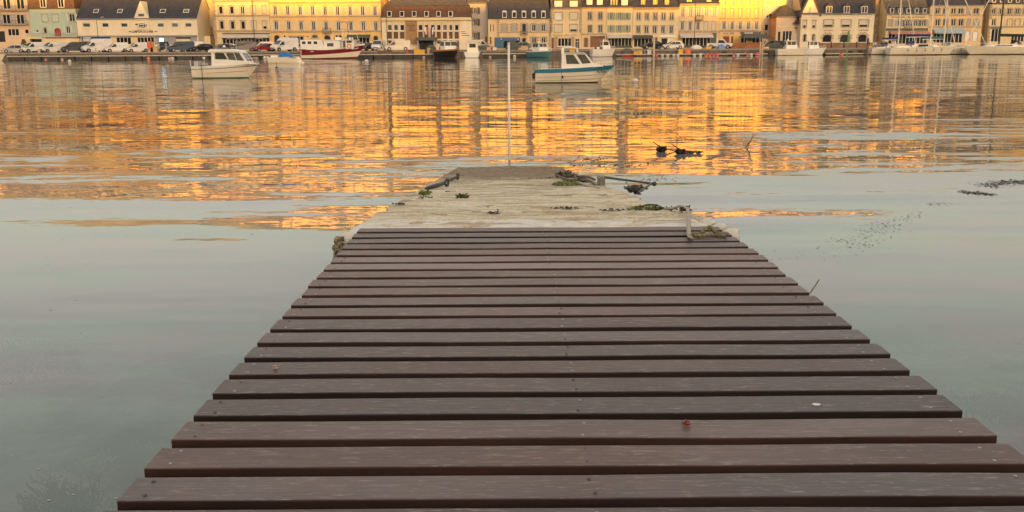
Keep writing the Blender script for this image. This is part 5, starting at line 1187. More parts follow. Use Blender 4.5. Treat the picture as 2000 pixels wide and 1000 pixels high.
R, h, S = workboat(1154, 1203, 110.5, 176, rad(10), 'white boat with tall gear behind the pilothouse of the blue-trimmed boat', G_WHITE, G_WHITE, 14, 16, (.42, .72), 29, botm=G_BLACK, B=2.5)
for k in range(4): MB().ball((-1.6 + .5 * k, -.5 + .3 * (k % 2), 1.55), .2, 1, 8, 6).build('deck_float', (G_BLACK, G_WHITE, G_BLACK, G_GREY)[k], R)
R, h, S = workboat(1517, 1577, 104, 185 - 4, rad(-3), 'white angling boat with a three-window wheelhouse below the slate-roofed cottage', G_CREAM, G_WHITE, 12, 14, (.28, .62), 27, botm=G_BLACK)
R, h, S = workboat(1570, 1613, 104, 183 - .5, rad(-2), 'white angling boat partly hidden behind its twin, near the stone arches', G_WHITE, G_WHITE, 12, 14, (.2, .62), 26, botm=G_BLACK)
# the white bow at the left edge
loc, L, Y = boat_at(-60, 13, 114, 170); R = tag(empty('motor_boat', loc, rad(-4)), 'white boat bow entering at the left edge before the pontoon', 'boat'); S = 1867 / Y
h = Hull(L, 2.4, 10 / S, 13 / S, rake=.8); h.band(0, .2).build('bottom_paint', G_DKA, R, smooth=True); h.band(.2, 1, out=.002).build('hull', G_CREAM, R, smooth=True); h.deck(.03).build('deck', G_WHITE, R); C, f = house(R, [(-2, .7), (1.2, .8), (.6, 1.9), (-2, 1.9)], .8, G_WHITE); side_pane(C, f, [(-1.7, 1.2), (.7, 1.2), (.45, 1.75), (-1.7, 1.75)])

# yachts
def yacht(px0, px1, wy, Yf, rz, label, mast_px, mastm, boomc, L=None, bow_right=True, hs=14, hb=16.5, boom_py=70, boom_dir=-1, stay=None):
    loc, span, Y = boat_at(px0, px1, wy, Yf); S = 1867 / Y; L = L or span
    if not bow_right: rz += math.pi
    R = tag(empty('sailing_yacht', loc, rz), label, 'yacht'); sg = 1 if bow_right else -1
    h = Hull(L, L * .29, hs / S, hb / S, zk=-.4, rake=1.3, full=2.4, boxy=.28, stern=.8)
    zw = lambda t: (.12 - h.zk) / (h.sheer(t) - h.zk)
    h.band(0, zw).build('bottom_paint', G_DKA, R, smooth=True); h.band(zw, .93, out=.002).build('hull', G_CREAM, R, smooth=True); h.band(.93, 1, out=.02, m=2).build('toe_rail', G_WHITE, R, smooth=True); h.deck(.03).build('deck', G_WHITE, R)
    z = h.s0
    C, f = house(R, [(-L * .18, z - .1), (L * .24, z), (L * .16, z + .42), (-L * .18, z + .5)], L * .085, G_WHITE, 'coachroof'); side_pane(C, f, [(-L * .1, z + .16), (L * .14, z + .16), (L * .11, z + .32), (-L * .1, z + .36)], m_pane)
    sp_ = [[(-L * .16 - .25 * i, L * .09 * math.cos(math.pi * j / 8), z + .45 + (.75 - .1 * i) * math.sin(math.pi * j / 8)) for j in range(9)] for i in range(4)]; MB().loft(sp_, closed=False, cap=False).build('sprayhood', boomc, R, smooth=True)
    mx = (mast_px - (px0 + px1) / 2) / S * sg; H = 15.5
    MB().tube([(mx, 0, z + .3), (mx - .12, 0, H)], [.15, .12], 8).build('mast', mastm, R)
    for zz in (.45, .72): MB().tube([(mx - .05, -.75, H * zz), (mx - .05, .75, H * zz)], .03, 5).build('spreader', mastm, R)
    zb = (wy - boom_py) / S
    MB().tube([(mx - .1, 0, zb), (mx - L * .36, 0, zb - .1)], .07, 6).build('boom', mastm, R)
    rg = [[(mx - .15 - L * .34 * i / 6, .02 + (.17 - .013 * i) * math.cos(2 * math.pi * j / 7), zb + .2 + (.27 - .02 * i) * math.sin(2 * math.pi * j / 7)) for j in range(7)] for i in range(7)]; MB().loft(rg).build('sail_cover', boomc, R, smooth=True)
    B0 = h.pt(.985, 1); MB().tube([(B0[0], 0, B0[2]), (mx - .1, 0, H)], .085, 5).build('furled_jib', mastm if stay is None else stay, R); MB().tube([(-L * .49, 0, z), (mx - .12, 0, H)], .03, 4).build('backstay', m_wire, R)
    sh = MB()
    for s in (-1, 1): sh.tube([(mx, s * L * .13, z), (mx - .05, s * .75, H * .45), (mx - .1, 0, H * .97)], .015, 4)
    sh.build('shrouds', m_wire, R)
    rail(h, .02, .97, .6, n=12, top=.016).build('guard_rail', m_alu, R)
    for k in range(5): q = h.pt(.25 + .13 * k, .72, -1 if True else 1, .12); MB().tube([(q[0], -q[1] * sg if False else q[1], q[2] - .3), (q[0], q[1], q[2] + .25)], .1, 7).build('fender', G_BLKC if L > 13.5 else G_GREY, R)
    for s in (-1, 1): MB().lathe([(.01, -.08), (.22, -.08), (.24, 0), (.22, .08), (.01, .08)], (-L * .42, s * .5, z + .9), 10, 'x').build('pushpit_buoy', G_WHITE, R)
    MB().box(-L * .4, -L * .2, -.9, .9, z - .05, z + .25).build('cockpit_coaming', G_WHITE, R)
    return R, h
R, h = yacht(1735, 1866, 104, 178, rad(-2), 'white yacht with navy covers lying below the bakery, bow to the right', 1815, m_alu, G_NAVYC)
MB().box(-1.4, .2, -2.02, -1.98, 1.5, 1.85).build('dodger_sign', G_BLKC, R)
R, h = yacht(1879, 2030, 104, 178, rad(2), 'white yacht with black mast and black sail cover at the right edge', 1949, paint('carbon_black', (.03, .035, .03), .4), G_BLKC, bow_right=False, stay=m_alu)
R, h = yacht(1808, 1930, 99, 186.5 - 4.8, rad(3), 'yacht moored behind, teal sail cover above the first yacht', 1842, m_alu, paint('canvas_teal', (.03, .12, .13), .8), hs=13, hb=14, stay=m_alu)
R, h = yacht(1700, 1790, 98, 182.5, rad(0), 'yacht moored behind, its pale mast rising left of the bakery dormers', 1753, m_alu, G_NAVYC, hs=12, hb=13)
# ================================================================== parked vehicles
m_body = paint('vehicle_white', (.74, .71, .66), .3); m_trim = paint('black_plastic', (.025, .025, .025), .6); m_tyre = paint('tyre_rubber', (.02, .02, .02), .85); m_rim = M('wheel_rim', (.35, .35, .35), rough=.4, metal=.6); m_vglass = glassm('vehicle_glass', (.05, .06, .06), .05); m_lamp = paint('headlamp', (.75, .74, .7), .15); m_tail = paint('tail_lamp', (.4, .02, .02), .3); m_plate = paint('number_plate', (.75, .74, .68), .5)
PAINTS = {'white': m_body, 'silver': paint('vehicle_silver', (.42, .43, .43), .3), 'dark': paint('vehicle_dark', (.035, .042, .042), .28), 'navy': paint('vehicle_navy', (.03, .05, .085), .28), 'black': paint('vehicle_black', (.015, .016, .018), .25), 'red': paint('vehicle_red', (.30, .02, .03), .28), 'grey': paint('vehicle_grey', (.16, .165, .165), .3), 'cream': paint('vehicle_cream', (.68, .60, .45), .35)}
def make_vehicle(name, prof, W, wheels, screen, sides, belt, tin, r=.33, lampz=.72, lampw=.42, rear=None):
    """prof: side outline (x,z), nose at +x; screen: (x,z) foot and head of the windscreen; sides: list of pane outlines"""
    R = empty(name)
    top = max(p[1] for p in prof)
    f = lambda z: W / 2 - .02 - max(0, z - belt) / (top - belt) * tin - max(0, .45 - z) * .12
    n = len(prof); xn = max(p[0] for p in prof); xr = min(p[0] for p in prof)
    nose = lambda x: .14 * max(0, (x - (xn - .5)) / .5) ** 2 + .06 * max(0, ((xr + .3) - x) / .3) ** 2
    A = [(x, -(f(z) - nose(x)), z) for x, z in prof]; B = [(x, f(z) - nose(x), z) for x, z in prof]
    mid = [[(x, k * .0 + (f(z) - nose(x)) * u, z + (.025 if z > 1.2 else 0) * (1 - u * u) ) if False else (x + (.10 * (1 - u * u) if x > xn - .45 else 0), (f(z) - nose(x)) * u, z + (.035 * (1 - u * u) if z > belt - .1 else 0)) for x, z in prof] for k, u in enumerate((-1, -.6, 0, .6, 1))]
    mb = MB().loft(mid)
    body = mb.build('body', m_body, R, smooth=False)
    for i, (wx) in enumerate(wheels):
        for s in (-1, 1):
            MB().lathe([(r + .05, -.02), (r + .05, .012)], (wx, s * (f(.4) + .004), r), 14, 'y').build('wheel_arch', m_trim, R)
            w_ = MB().lathe([(r * .5, -.11), (r * .96, -.11), (r, -.06), (r, .06), (r * .96, .11), (r * .5, .11)], (0, 0, 0), 16, 'y').build('wheel', m_tyre, R, loc=(wx, s * (f(.4) - .06), r))
            MB().lathe([(.01, -.118), (r * .62, -.118), (r * .62, .118), (.01, .118)], (0, 0, 0), 10, 'y').build('rim', m_rim, w_)
    (x0, z0), (x1, z1) = screen
    q0, q1 = f(z0) - .06, f(z1) - .08
    MB().add([(x0 + .11, -q0 * .62, z0 + .03), (x0 + .11, q0 * .62, z0 + .03), (x1 + .03, q1 * .62, z1 + .03), (x1 + .03, -q1 * .62, z1 + .03), (x0 + .02, -q0, z0 + .015), (x0 + .02, q0, z0 + .015), (x1 + .02, q1, z1 + .01), (x1 + .02, -q1, z1 + .01)], [(0, 1, 2, 3), (4, 0, 3, 7), (1, 5, 6, 2)]).build('windscreen', m_vglass, R)
    for poly in sides:
        for s in (-1, 1): MB().add([(x, s * (f(z) + .014), z) for x, z in poly], [tuple(range(len(poly))) if s < 0 else tuple(range(len(poly) - 1, -1, -1))]).build('side_window', m_vglass, R)
    for s in (-1, 1):
        MB().add([(xn - .02, s * (W / 2 - .2 - lampw), lampz - .1), (xn - .28, s * (W / 2 - .045), lampz - .06), (xn - .38, s * (W / 2 - .045), lampz + .12), (xn - .06, s * (W / 2 - .2 - lampw * .8), lampz + .07)], [(0, 1, 2, 3) if s > 0 else (3, 2, 1, 0)]).build('headlight', m_lamp, R, loc=(.07, s * .012, 0))
        MB().box(xr - .015, xr + .06, s * (W / 2 - .16) - .06, s * (W / 2 - .16) + .06, lampz, lampz + .35).build('tail_light', m_tail, R)
        MB().box(x0 - .35, x0 - .2, s * (W / 2 + .09) - .08, s * (W / 2 + .09) + .08, belt - .02, belt + .16).build('wing_mirror', m_trim, R)
    MB().box(xn - .12, xn + .11, -W / 2 + .12, W / 2 - .12, .26, .44).build('bumper', m_trim, R)
    MB().box(xn + .06, xn + .115, -W * .27, W * .27, .52, .66).build('grille', m_trim, R)
    MB().box(xn + .11, xn + .13, -.26, .26, .32, .43).build('number_plate', m_plate, R)
    return R
P = {}
P['van'] = make_vehicle('panel_van', [(-2.45, .32), (2.3, .32), (2.42, .5), (2.42, .78), (2.25, .98), (1.5, 1.2), (.75, 1.86), (.45, 1.95), (-2.3, 1.95), (-2.45, 1.75)], 1.92, (1.6, -1.5), ((1.5, 1.2), (.78, 1.84)), [[(1.3, 1.13), (.45, 1.1), (.45, 1.66), (.8, 1.66)]], 1.1, .16)
P['tall'] = make_vehicle('high_roof_van', [(-2.7, .34), (2.5, .34), (2.62, .55), (2.62, .85), (2.45, 1.08), (1.75, 1.32), (1.05, 2.0), (.55, 2.45), (.3, 2.52), (-2.55, 2.52), (-2.7, 2.3)], 2.0, (1.75, -1.65), ((1.75, 1.32), (1.06, 1.99)), [[(1.5, 1.22), (.55, 1.2), (.55, 1.82), (1.0, 1.82)]], 1.2, .18, r=.35, lampz=.85)
P['small'] = make_vehicle('small_van', [(-2.1, .28), (2.0, .28), (2.12, .45), (2.12, .7), (1.98, .88), (1.15, 1.1), (.5, 1.7), (.2, 1.8), (-1.95, 1.8), (-2.1, 1.6)], 1.8, (1.35, -1.35), ((1.15, 1.1), (.52, 1.68)), [[(1.0, 1.02), (.1, 1.0), (.1, 1.52), (.5, 1.52)]], 1.0, .15, r=.31, lampz=.68)
P['car'] = make_vehicle('hatchback_car', [(-2.0, .28), (1.95, .28), (2.05, .45), (2.03, .66), (1.85, .8), (1.05, .95), (.25, 1.42), (-.2, 1.48), (-1.35, 1.44), (-1.9, 1.0), (-2.03, .85)], 1.76, (1.3, -1.25), ((1.05, .95), (.27, 1.41)), [[(.85, .93), (-.2, .9), (-.2, 1.36), (.2, 1.36)], [(-.28, .9), (-1.35, .95), (-1.2, 1.32), (-.28, 1.36)]], .92, .22, r=.31, lampz=.62)
P['pickup'] = make_vehicle('pickup_truck', [(-2.5, .5), (2.35, .4), (2.45, .6), (2.43, .85), (2.2, 1.0), (1.3, 1.12), (.75, 1.75), (.4, 1.8), (-.5, 1.8), (-.55, 1.05), (-2.5, 1.0)], 1.85, (1.6, -1.6), ((1.3, 1.12), (.77, 1.73)), [[(1.1, 1.08), (-.3, 1.06), (-.3, 1.62), (.7, 1.62)]], 1.05, .2, r=.37, lampz=.8)
used = set()
def park(kind, colour, px, py, Y, head, label, group='vehicles parked along the quay', cat=None):
    """head: degrees the nose turns from straight at the viewer toward the left of the picture"""
    rec = None if colour == 'white' else {m_body: PAINTS[colour]}
    if kind not in used and colour == 'white': o = P[kind]; used.add(kind)
    else: o = copy_tree(P[kind], None, rec)
    p = at_y(px, py, Y); o.location = (p.x, Y, QZ + .002); o.rotation_euler = (0, 0, rad(-90 - head)); o['label'] = label; o['category'] = cat or {'car': 'car', 'pickup': 'truck'}.get(kind, 'van'); o['group'] = group
    return o
park('car', 'silver', 27, 104, 187.5, 62, 'silver hatchback at the left end of the parked row')
park('van', 'white', 69, 104, 189, 42, 'white panel van next to the silver hatchback')
park('van', 'white', 105, 104, 188, 38, 'white panel van nose-on, second from the silver hatchback')
park('van', 'dark', 147, 104, 189, 55, 'dark charcoal panel van between white vans below the blue shop panel')
park('tall', 'white', 189, 104, 188.5, 48, 'white high-roofed van in front of the blue shop panel')
park('small', 'white', 228, 104, 188, 58, 'small white van beside the high-roofed van')
park('small', 'white', 269, 104, 188, 55, 'small white van below the chandlery lettering')
park('van', 'black', 322, 104, 191, -20, 'black van seen nearly end-on behind the grey mooring post')
park('van', 'navy', 354, 104, 188, 58, 'navy blue panel van at the right end of the chandlery')
park('car', 'black', 395, 104, 188, 52, 'black hatchback beside the navy van')
park('car', 'grey', 434, 103, 190, 45, 'grey car behind the cabin boat roof')
park('van', 'dark', 476, 104, 188.5, 70, 'dark panel van behind the cabin boat, below the pale awning')
park('car', 'red', 516, 104, 187.5, 55, 'red hatchback parked beside the tall white van')
park('tall', 'white', 556, 104, 187.5, 45, 'large white van behind the blue-covered dinghy')
park('car', 'silver', 583, 104, 190, 40, 'silver car half hidden between large white van and trawler')
park('car', 'navy', 716, 103, 190, 20, 'blue car behind the trawler bow')
park('van', 'white', 740, 104, 188.5, 6, 'white van facing the water right of the trawler bow')
park('van', 'cream', 777, 104, 188, 84, 'long cream van side-on left of the yellow forklift')
park('van', 'cream', 938, 103, 189, -78, 'cream van facing right below the grey house', cat='van')
park('car', 'black', 1273, 97, 196, 80, 'black car below the dark awning')
park('car', 'white', 1314, 97, 193, 82, 'white car left of the dark green shopfront')
park('pickup', 'white', 1406, 97, 194, -72, 'white pickup truck in front of the buff house')
park('car', 'white', 442, 100, 196, 60, 'pale car in the second row above the cabin boat roof')
park('small', 'white', 513, 100, 195, 65, 'small white van in the second row above the red hatchback')
park('van', 'white', 373, 100, 196, 65, 'white van in the second row behind the navy van')
park('car', 'silver', 35, 100, 194, 60, 'pale car in the second row behind the silver hatchback')
park('car', 'dark', 1512, 97, 198, 70, 'dark car beside the cafe canopy')
park('car', 'grey', 1016, 100, 192, 75, 'grey car right of the blue shopfront')
for k, o in P.items():
    if k not in used:
        for ch in list(o.children_recursive): bpy.data.objects.remove(ch)
        bpy.data.objects.remove(o)
# ================================================================== pontoons, buoys and gear on the quay
m_pdeck = M('pontoon_planks', (.40, .35, .27), rough=.85, var=.2, scale=4, stretch=(6, 1, 1)); m_float = M('pontoon_float', (.07, .068, .06), rough=.85, var=.3); m_edge = M('pontoon_edge', (.55, .49, .38), rough=.8, var=.12)  # floats coloured darker to carry the shadow under the pontoon deck
m_pile = M('timber_pile', (.16, .13, .09), rough=.9, var=.4, scale=3, bump=.4); m_post = M('pale_post', (.55, .46, .32), rough=.8, var=.15); m_net = M('fishing_net', (.10, .11, .09), rough=1, var=.5, scale=8, bump=1, bscale=25)
def pontoon(px0, px1, wy, Yc, label, z=.68, w=2.2):
    a, c = at_y(px0, wy, Yc).x, at_y(px1, wy, Yc).x
    R = tag(empty('floating_pontoon', ((a + c) / 2, Yc, 0)), label, 'pontoon'); L = c - a
    n = int(L / 6); s = L / n
    d0 = MB().box(0, s - .04, 0, w, z - .1, z); e0 = MB().box(0, s - .04, -.08, 0, z - .14, z + .03); f0 = MB().box(.12, s * .5 - .12, .1, w - .1, -.35, z - .1)
    pr_ = [None, None, None]
    for i in range(n):
        for k, (mb, nm, mt) in enumerate(((d0, 'deck_section', m_pdeck), (e0, 'edge_beam', m_edge), (f0, 'float', m_float))):
            for rep in range(2 if k == 2 else 1):
                if pr_[k] is None: o = pr_[k] = mb.build(nm, mt, R)
                else: o = pr_[k].copy(); COL.objects.link(o); o.parent = R
                o.location = (-L / 2 + s * i + rep * s * .5, 0, 0)
    return R
pontoon(14, 606, 113, 178.5, 'long floating pontoon with pale edge in front of the parked vans')
pontoon(690, 846, 113, 177, 'floating pontoon between the trawler bow and the black workboat')
pontoon(942, 1045, 112, 178, 'floating pontoon behind the top of the white pole')
pontoon(1204, 1500, 107, 182, 'floating pontoon crowded with fishing buoys on the right', z=.35, w=1.6)
pontoon(1612, 1735, 103, 183 - .3, 'floating pontoon below the arcaded white house', z=.3, w=1.2)
# --- posts and piles
def post(name, px, y0, y1, Y, r, mat, label, cat='post', capm=None, base=None, group=None):
    p0, p1 = at_y(px, y1, Y), at_y(px, y0, Y); zb = QZ if base is None else base
    R = tag(empty(name, (p0.x, Y, zb)), label, cat, group); H = p1.z - zb
    MB().lathe([(r, -.3 if base is not None else 0), (r, H * .5), (r * .96, H - .08)], (0, 0, 0), 10).build('shaft', mat, R)
    MB().lathe([(r * 1.12, H - .08), (r * 1.12, H - .02), (r * .3, H + r * .6)], (0, 0, 0), 10).build('cap', capm or mat, R)
    return R
post('mooring_pile', 894.5, 83, 113, 172, .26, m_pile, 'dark timber pile beside the black workboat', 'pile', base=-.5); post('mooring_pile', 1277, 74, 105, 181, .2, m_post, 'pale square-headed pile below the dark awning', 'pile', base=-.5)
post('mooring_pile', 1484.5, 83, 104, 182, .14, m_post, 'slim pale pile, left of the pair by the cafe canopy', 'pile', base=-.5); post('mooring_pile', 1489, 81, 104, 182, .14, m_post, 'slim pale pile, right of the pair by the cafe canopy', 'pile', base=-.5)
post('mooring_pile', 1694, 76, 99, 182, .22, m_pile, 'weathered brown pile below the right-hand stone arch', 'pile', base=-.5)
post('bollard_post', 77, 96, 106, 185, .22, m_post, 'short cream post between the two white vans on the left'); post('bollard_post', 188, 94, 105, 185, .16, m_post, 'short pale post before the high-roofed white van'); post('bollard_post', 325.5, 86, 105, 185, .18, m_zinc, 'grey mooring post before the black van'); post('bollard_post', 462, 80, 102, 185.5, .12, m_zinc, 'thin grey post above the cabin boat roof'); post('bollard_post', 745, 96, 107, 185, .22, m_post, 'cream post below the white van facing the water')
G_BEAC = paint('beacon_green', (.12, .32, .08), .5)
R = post('channel_marker', 1654.5, 65, 104, 179, .11, G_BEAC, 'green channel marker post before the middle stone arch', 'marker', base=-.5); MB().lathe([(.2, 0), (.2, .35), (.05, .5)], (0, 0, at_y(1654.5, 66, 179).z + .5), 8).build('marker_head', G_BEAC, R)
def lamp(px, ytop, Y, label, side=1):
    p = at_y(px, ytop, Y); x = at_y(px + (1000 - px) * .012, 95, Y).x; R = tag(empty('street_lamp', (x, Y, QZ)), label, 'street lamp', 'street lamps along the quay'); H = p.z - QZ
    MB().lathe([(.13, 0), (.13, .6), (.07, .7), (.05, H)], (0, 0, 0), 8).build('pole', m_iron, R); MB().tube([(0, 0, H - .1), (side * .5, 0, H + .15), (side * 1.1, 0, H + .1)], .035, 5).build('arm', m_iron, R); MB().prism([(side * .9, H - .02), (side * 1.5, H - .02), (side * 1.4, H + .12), (side * 1.0, H + .16)], 'y', -.15, .15).build('lantern', m_zinc, R)
lamp(184, 34, 193, 'thin dark street lamp before the left half of the chandlery'); lamp(492, -12, 193, 'tall dark street lamp before the moulded cream house'); lamp(754, -14, 190, 'tall dark street lamp at the left corner of the town hall'); lamp(677, 44, 192, 'street lamp before the long yellow house, above the trawler', -1); lamp(1360, -10, 197, 'street lamp before the buff balcony house')
# --- buoys
def buoy(px, wy, r, mat, label, Y=None, band=None, name='mooring_buoy', group='buoys floating in the harbour', tall=False, z=0):
    P_ = on_z(px, wy, 0) if Y is None else Vector((at_y(px, wy, Y).x, Y, 0))
    R = tag(empty(name, (P_.x, P_.y, z)), label, 'buoy', group)
    MB().ball((0, 0, r * .45), r, .95, 14, 9).build('float', mat, R, smooth=True)
    MB().lathe([(r * 1.015, r * .25), (r * 1.03, r * .4), (r * 1.015, r * .55)], (0, 0, 0), 14).build('band', band or G_GREY, R)
    MB().lathe([(r * .18, r * 1.3), (r * .18, r * 1.55), (r * .08, r * 1.62)], (0, 0, 0), 8).build('eye', m_iron, R)
    if tall: MB().tube([(0, 0, r), (0, 0, r * 4)], r * .12, 5).build('staff', m_iron, R)
G_BWH = paint('buoy_white', (.72, .66, .56), .5); G_PINK = paint('buoy_pink', (.62, .30, .22), .5)
buoy(89, 113, .22, G_REDP, 'red and white buoy below the first white vans', 177.5, G_BWH); buoy(121, 112, .22, G_PINK, 'pale orange buoy below the dark charcoal van', 177.5); buoy(136, 121, .26, G_BWH, 'white buoy floating out from the left pontoon'); buoy(290, 112.5, .3, G_ORNG, 'orange-red buoy below the stacked crates', 177.5); buoy(331, 112, .28, G_PINK, 'left one of the pink buoy pair below the navy van', 177.5); buoy(337, 112, .26, G_BWH, 'right one of the pink buoy pair below the navy van', 177.5)
buoy(508, 152.5, .13, G_REDP, 'small red buoy right of the white cabin boat', None, G_BWH); buoy(517, 112, .3, G_BWH, 'left one of two white buoys by the blue-covered dinghy', 177); buoy(522.5, 110.5, .3, G_BWH, 'right one of two white buoys by the blue-covered dinghy', 177.3); buoy(541, 136, .2, G_BLACK, 'small dark spar buoy below the blue-covered dinghy', None, G_BWH, tall=True); buoy(591, 126.5, .27, G_BWH, 'white buoy at the trawler stern'); buoy(716, 122, .3, G_BWH, 'round white buoy right of the trawler bow'); buoy(709.5, 122, .12, G_BWH, 'slim white spar buoy right of the trawler bow', tall=True); buoy(1241, 161, .2, G_BWH, 'white mooring buoy right of the blue-trimmed boat'); buoy(827.5, 112, .25, G_PINK, 'pink buoy at the end of the pontoon by the black workboat', 176)
buoy(1643.5, 102.5, .33, G_REDP, 'red buoy left of the green channel marker', 181.5, G_BWH); buoy(957.5, 110, .22, G_PINK, 'pink buoy left of the white pole', 177); buoy(1005, 109, .28, G_BWH, 'white buoy just right of the white pole top', 177)
rb = random.Random(4)
for k, (px, wy, c, nm) in enumerate(((1282, 110, G_REDP, 'red'), (1294, 109.5, G_BWH, 'white'), (1304, 109, G_BWH, 'white'), (1316, 109, G_BWH, 'white'), (1324, 109, G_BWH, 'white'), (1356, 108, G_BWH, 'white'), (1368, 108, G_BWH, 'white'), (1379, 107.5, G_REDP, 'red'), (1386, 107.5, G_REDP, 'red'), (1393, 107, G_REDP, 'red'), (1400, 107.5, G_REDP, 'red'), (1433, 106, G_REDP, 'red'), (1441, 105.5, G_BWH, 'white'), (1460, 106, G_REDP, 'red'), (1467, 105.5, G_BWH, 'white'), (1479, 106.5, G_REDP, 'red'))):
    o = {1282: 'leftmost, below the pale pile', 1294: 'first of four in a row below the blue tarpaulin', 1304: 'second of four in a row below the blue tarpaulin', 1316: 'third of four in a row below the blue tarpaulin', 1324: 'fourth of four in a row below the blue tarpaulin', 1356: 'left of the red cluster, farther one', 1368: 'left of the red cluster, nearer one', 1379: 'first in the red cluster', 1386: 'second in the red cluster', 1393: 'third in the red cluster', 1400: 'fourth in the red cluster', 1433: 'below the pickup truck nose', 1441: 'below the rust-orange screen', 1460: 'below the cafe canopy', 1467: 'between two red ones below the cafe canopy', 1479: 'rightmost, beside the slim pale piles'}[px]
    buoy(px, wy, .27 + .06 * rb.random() + (.12 if px in (1400, 1479) else 0), c, '%s buoy at the right-hand pontoon, %s' % (nm, o), 181.3, group='buoys along the right-hand pontoon', name='fender_buoy')
# --- crates, bins, nets and covers on pontoon and quay
def crate(px, Y, w_, d_, h_, mat, label, z=None, rz=0, name='fish_crate', cat='crate', group='crates and bins on the quay'):
    x = at_y(px, 100, Y).x; R = tag(empty(name, (x, Y, QZ if z is None else z), rz), label, cat, group); t = .04
    MB().box(-w_ / 2, w_ / 2, -d_ / 2, d_ / 2, 0, t).box(-w_ / 2, w_ / 2, -d_ / 2, -d_ / 2 + t, t, h_).box(-w_ / 2, w_ / 2, d_ / 2 - t, d_ / 2, t, h_).box(-w_ / 2, -w_ / 2 + t, -d_ / 2 + t, d_ / 2 - t, t, h_).box(w_ / 2 - t, w_ / 2, -d_ / 2 + t, d_ / 2 - t, t, h_).build('bin', mat, R)
    MB().box(-w_ / 2 - .03, w_ / 2 + .03, -d_ / 2 - .03, d_ / 2 + .03, h_ + .003, h_ + .06).build('rim', mat, R)
m_tan = paint('crate_tan', (.52, .38, .20), .7)
crate(303, 184.9, 1.3, 1, 1.0, m_tan, 'tan crate, lower right of the stack between the vans'); crate(296, 184.9, .9, 1, 1.9, m_tan, 'tall tan crate in the stack beside the small white van'); crate(293, 184.2, .7, .6, 1.1, G_ORNG, 'orange bin on the stack beside the small white van', z=QZ + .7) 
crate(814, 177.6, .9, .8, .9, G_YEL, 'yellow bin on the pontoon, left one', z=.68); crate(824, 177.6, 1.0, .8, .7, G_YEL, 'yellow bin on the pontoon, right one', z=.68); crate(803, 177.6, .9, .7, .7, paint('plastic_purple', (.10, .05, .16)), 'purple bin on the pontoon left of the yellow bins', z=.68); crate(797, 177.5, .5, .5, .6, G_REDP, 'red bin at the left of the purple bin', z=.68)
crate(752, 177.6, 2.6, .8, .5, paint('brown_box', (.12, .06, .045)), 'long dark brown box on the pontoon below the cream van', z=.68); crate(838, 179, .6, .6, 1.0, m_tan, 'tan crate at the foot of the net pile', z=.68)
crate(1243, 182.5, .8, .7, .5, G_YEL, 'yellow crate on the right pontoon, left one', z=.35); crate(1250, 182.5, .8, .7, .55, G_YEL, 'yellow crate on the right pontoon, right one', z=.35); crate(1259.5, 182.6, .4, .4, .6, paint('plastic_violet', (.08, .07, .3)), 'small violet bucket beside the yellow crates', z=.35); crate(1268, 182.6, .7, .6, .7, G_BWH, 'white bin beside the pale pile', z=.35); crate(1329, 183, .8, .7, .8, G_YEL, 'yellow drum bin beside the orange cover', z=.35); crate(1383, 186, 1.0, .8, .4, G_YEL, 'yellow tray on the quay below the pickup truck'); crate(1054, 178.5, .7, .6, .7, G_YEL, 'yellow tub at the bow of the teal boat', z=.68); crate(1697, 185, 1.0, .8, .4, G_YEL, 'yellow tray at the foot of the brown pile'); crate(955, 185.5, .8, .6, .6, G_PINK, 'reddish bin on the quay below the blue shopfront'); crate(966, 185.5, .7, .6, .5, G_BWH, 'white bin on the quay below the blue shopfront'); crate(1024, 185.5, 1.2, .8, .7, m_tan, 'tan crate on the quay behind the pontoon by the white pole')
def mound(px, Y, w_, d_, h_, mat, label, name, cat, z=None, seed=1, group='covered heaps on the quay'):
    x = at_y(px, 100, Y).x; q = random.Random(seed); rings = []; n = 12
    for i, (k, zz) in enumerate(((1, 0), (.97, .45), (.8, .8), (.45, .97), (.02, 1.0))): rings.append([(w_ / 2 * k * (1 + q.uniform(-.13, .13)) * math.copysign(abs(math.cos(2 * math.pi * j / n)) ** .6, math.cos(2 * math.pi * j / n)), d_ / 2 * k * math.sin(2 * math.pi * j / n), h_ * zz * (1 + q.uniform(-.1, .1))) for j in range(n)])
    o = MB().loft(rings).build(name, mat); o.location = (x, Y, QZ if z is None else z); tag(o, label, cat, group)
mound(1309, 184.6, 2.4, 1.2, .95, G_BLUE, 'blue tarpaulin heap below the white car', 'tarpaulin_heap', 'tarpaulin', .36, 2); mound(1343, 184.3, 1.3, 1, 1.0, G_ORNG, 'orange covered heap beside the yellow drum bin', 'tarpaulin_heap', 'tarpaulin', .36, 3); mound(1360, 186.5, 2.0, 1.2, .7, G_BWH, 'white cover heap right of the orange heap', 'tarpaulin_heap', 'tarpaulin', None, 4); mound(1408, 185, 1.5, 1.2, .8, paint('tarp_sky', (.12, .24, .5)), 'sky-blue cover below the pickup truck', 'tarpaulin_heap', 'tarpaulin', None, 5)
mound(842, 179.4, 2.0, 1.5, 1.5, m_net, 'grey-green heap of fishing nets left of the black workboat', 'net_heap', 'net', .68, 6); mound(945, 186, 3.4, 1.4, .9, m_net, 'dark heap of nets and pots below the cream van', 'net_heap', 'net', None, 7); mound(1385, 184.8, 4, 1, .5, m_net, 'low dark heap of nets above the red buoy cluster', 'net_heap', 'net', .36, 8); mound(1452, 184.8, 4, 1, .6, m_net, 'low heap of nets below the cafe canopy', 'net_heap', 'net', .36, 9); mound(1000, 186.5, 2.2, 1.4, 1.7, m_net, 'tall heap of gear left of the teal boat', 'net_heap', 'net', None, 10); mound(1225, 184, 2.0, 1.0, 1.0, m_net, 'heap of gear beside the red dinghy', 'net_heap', 'net', .36, 11)
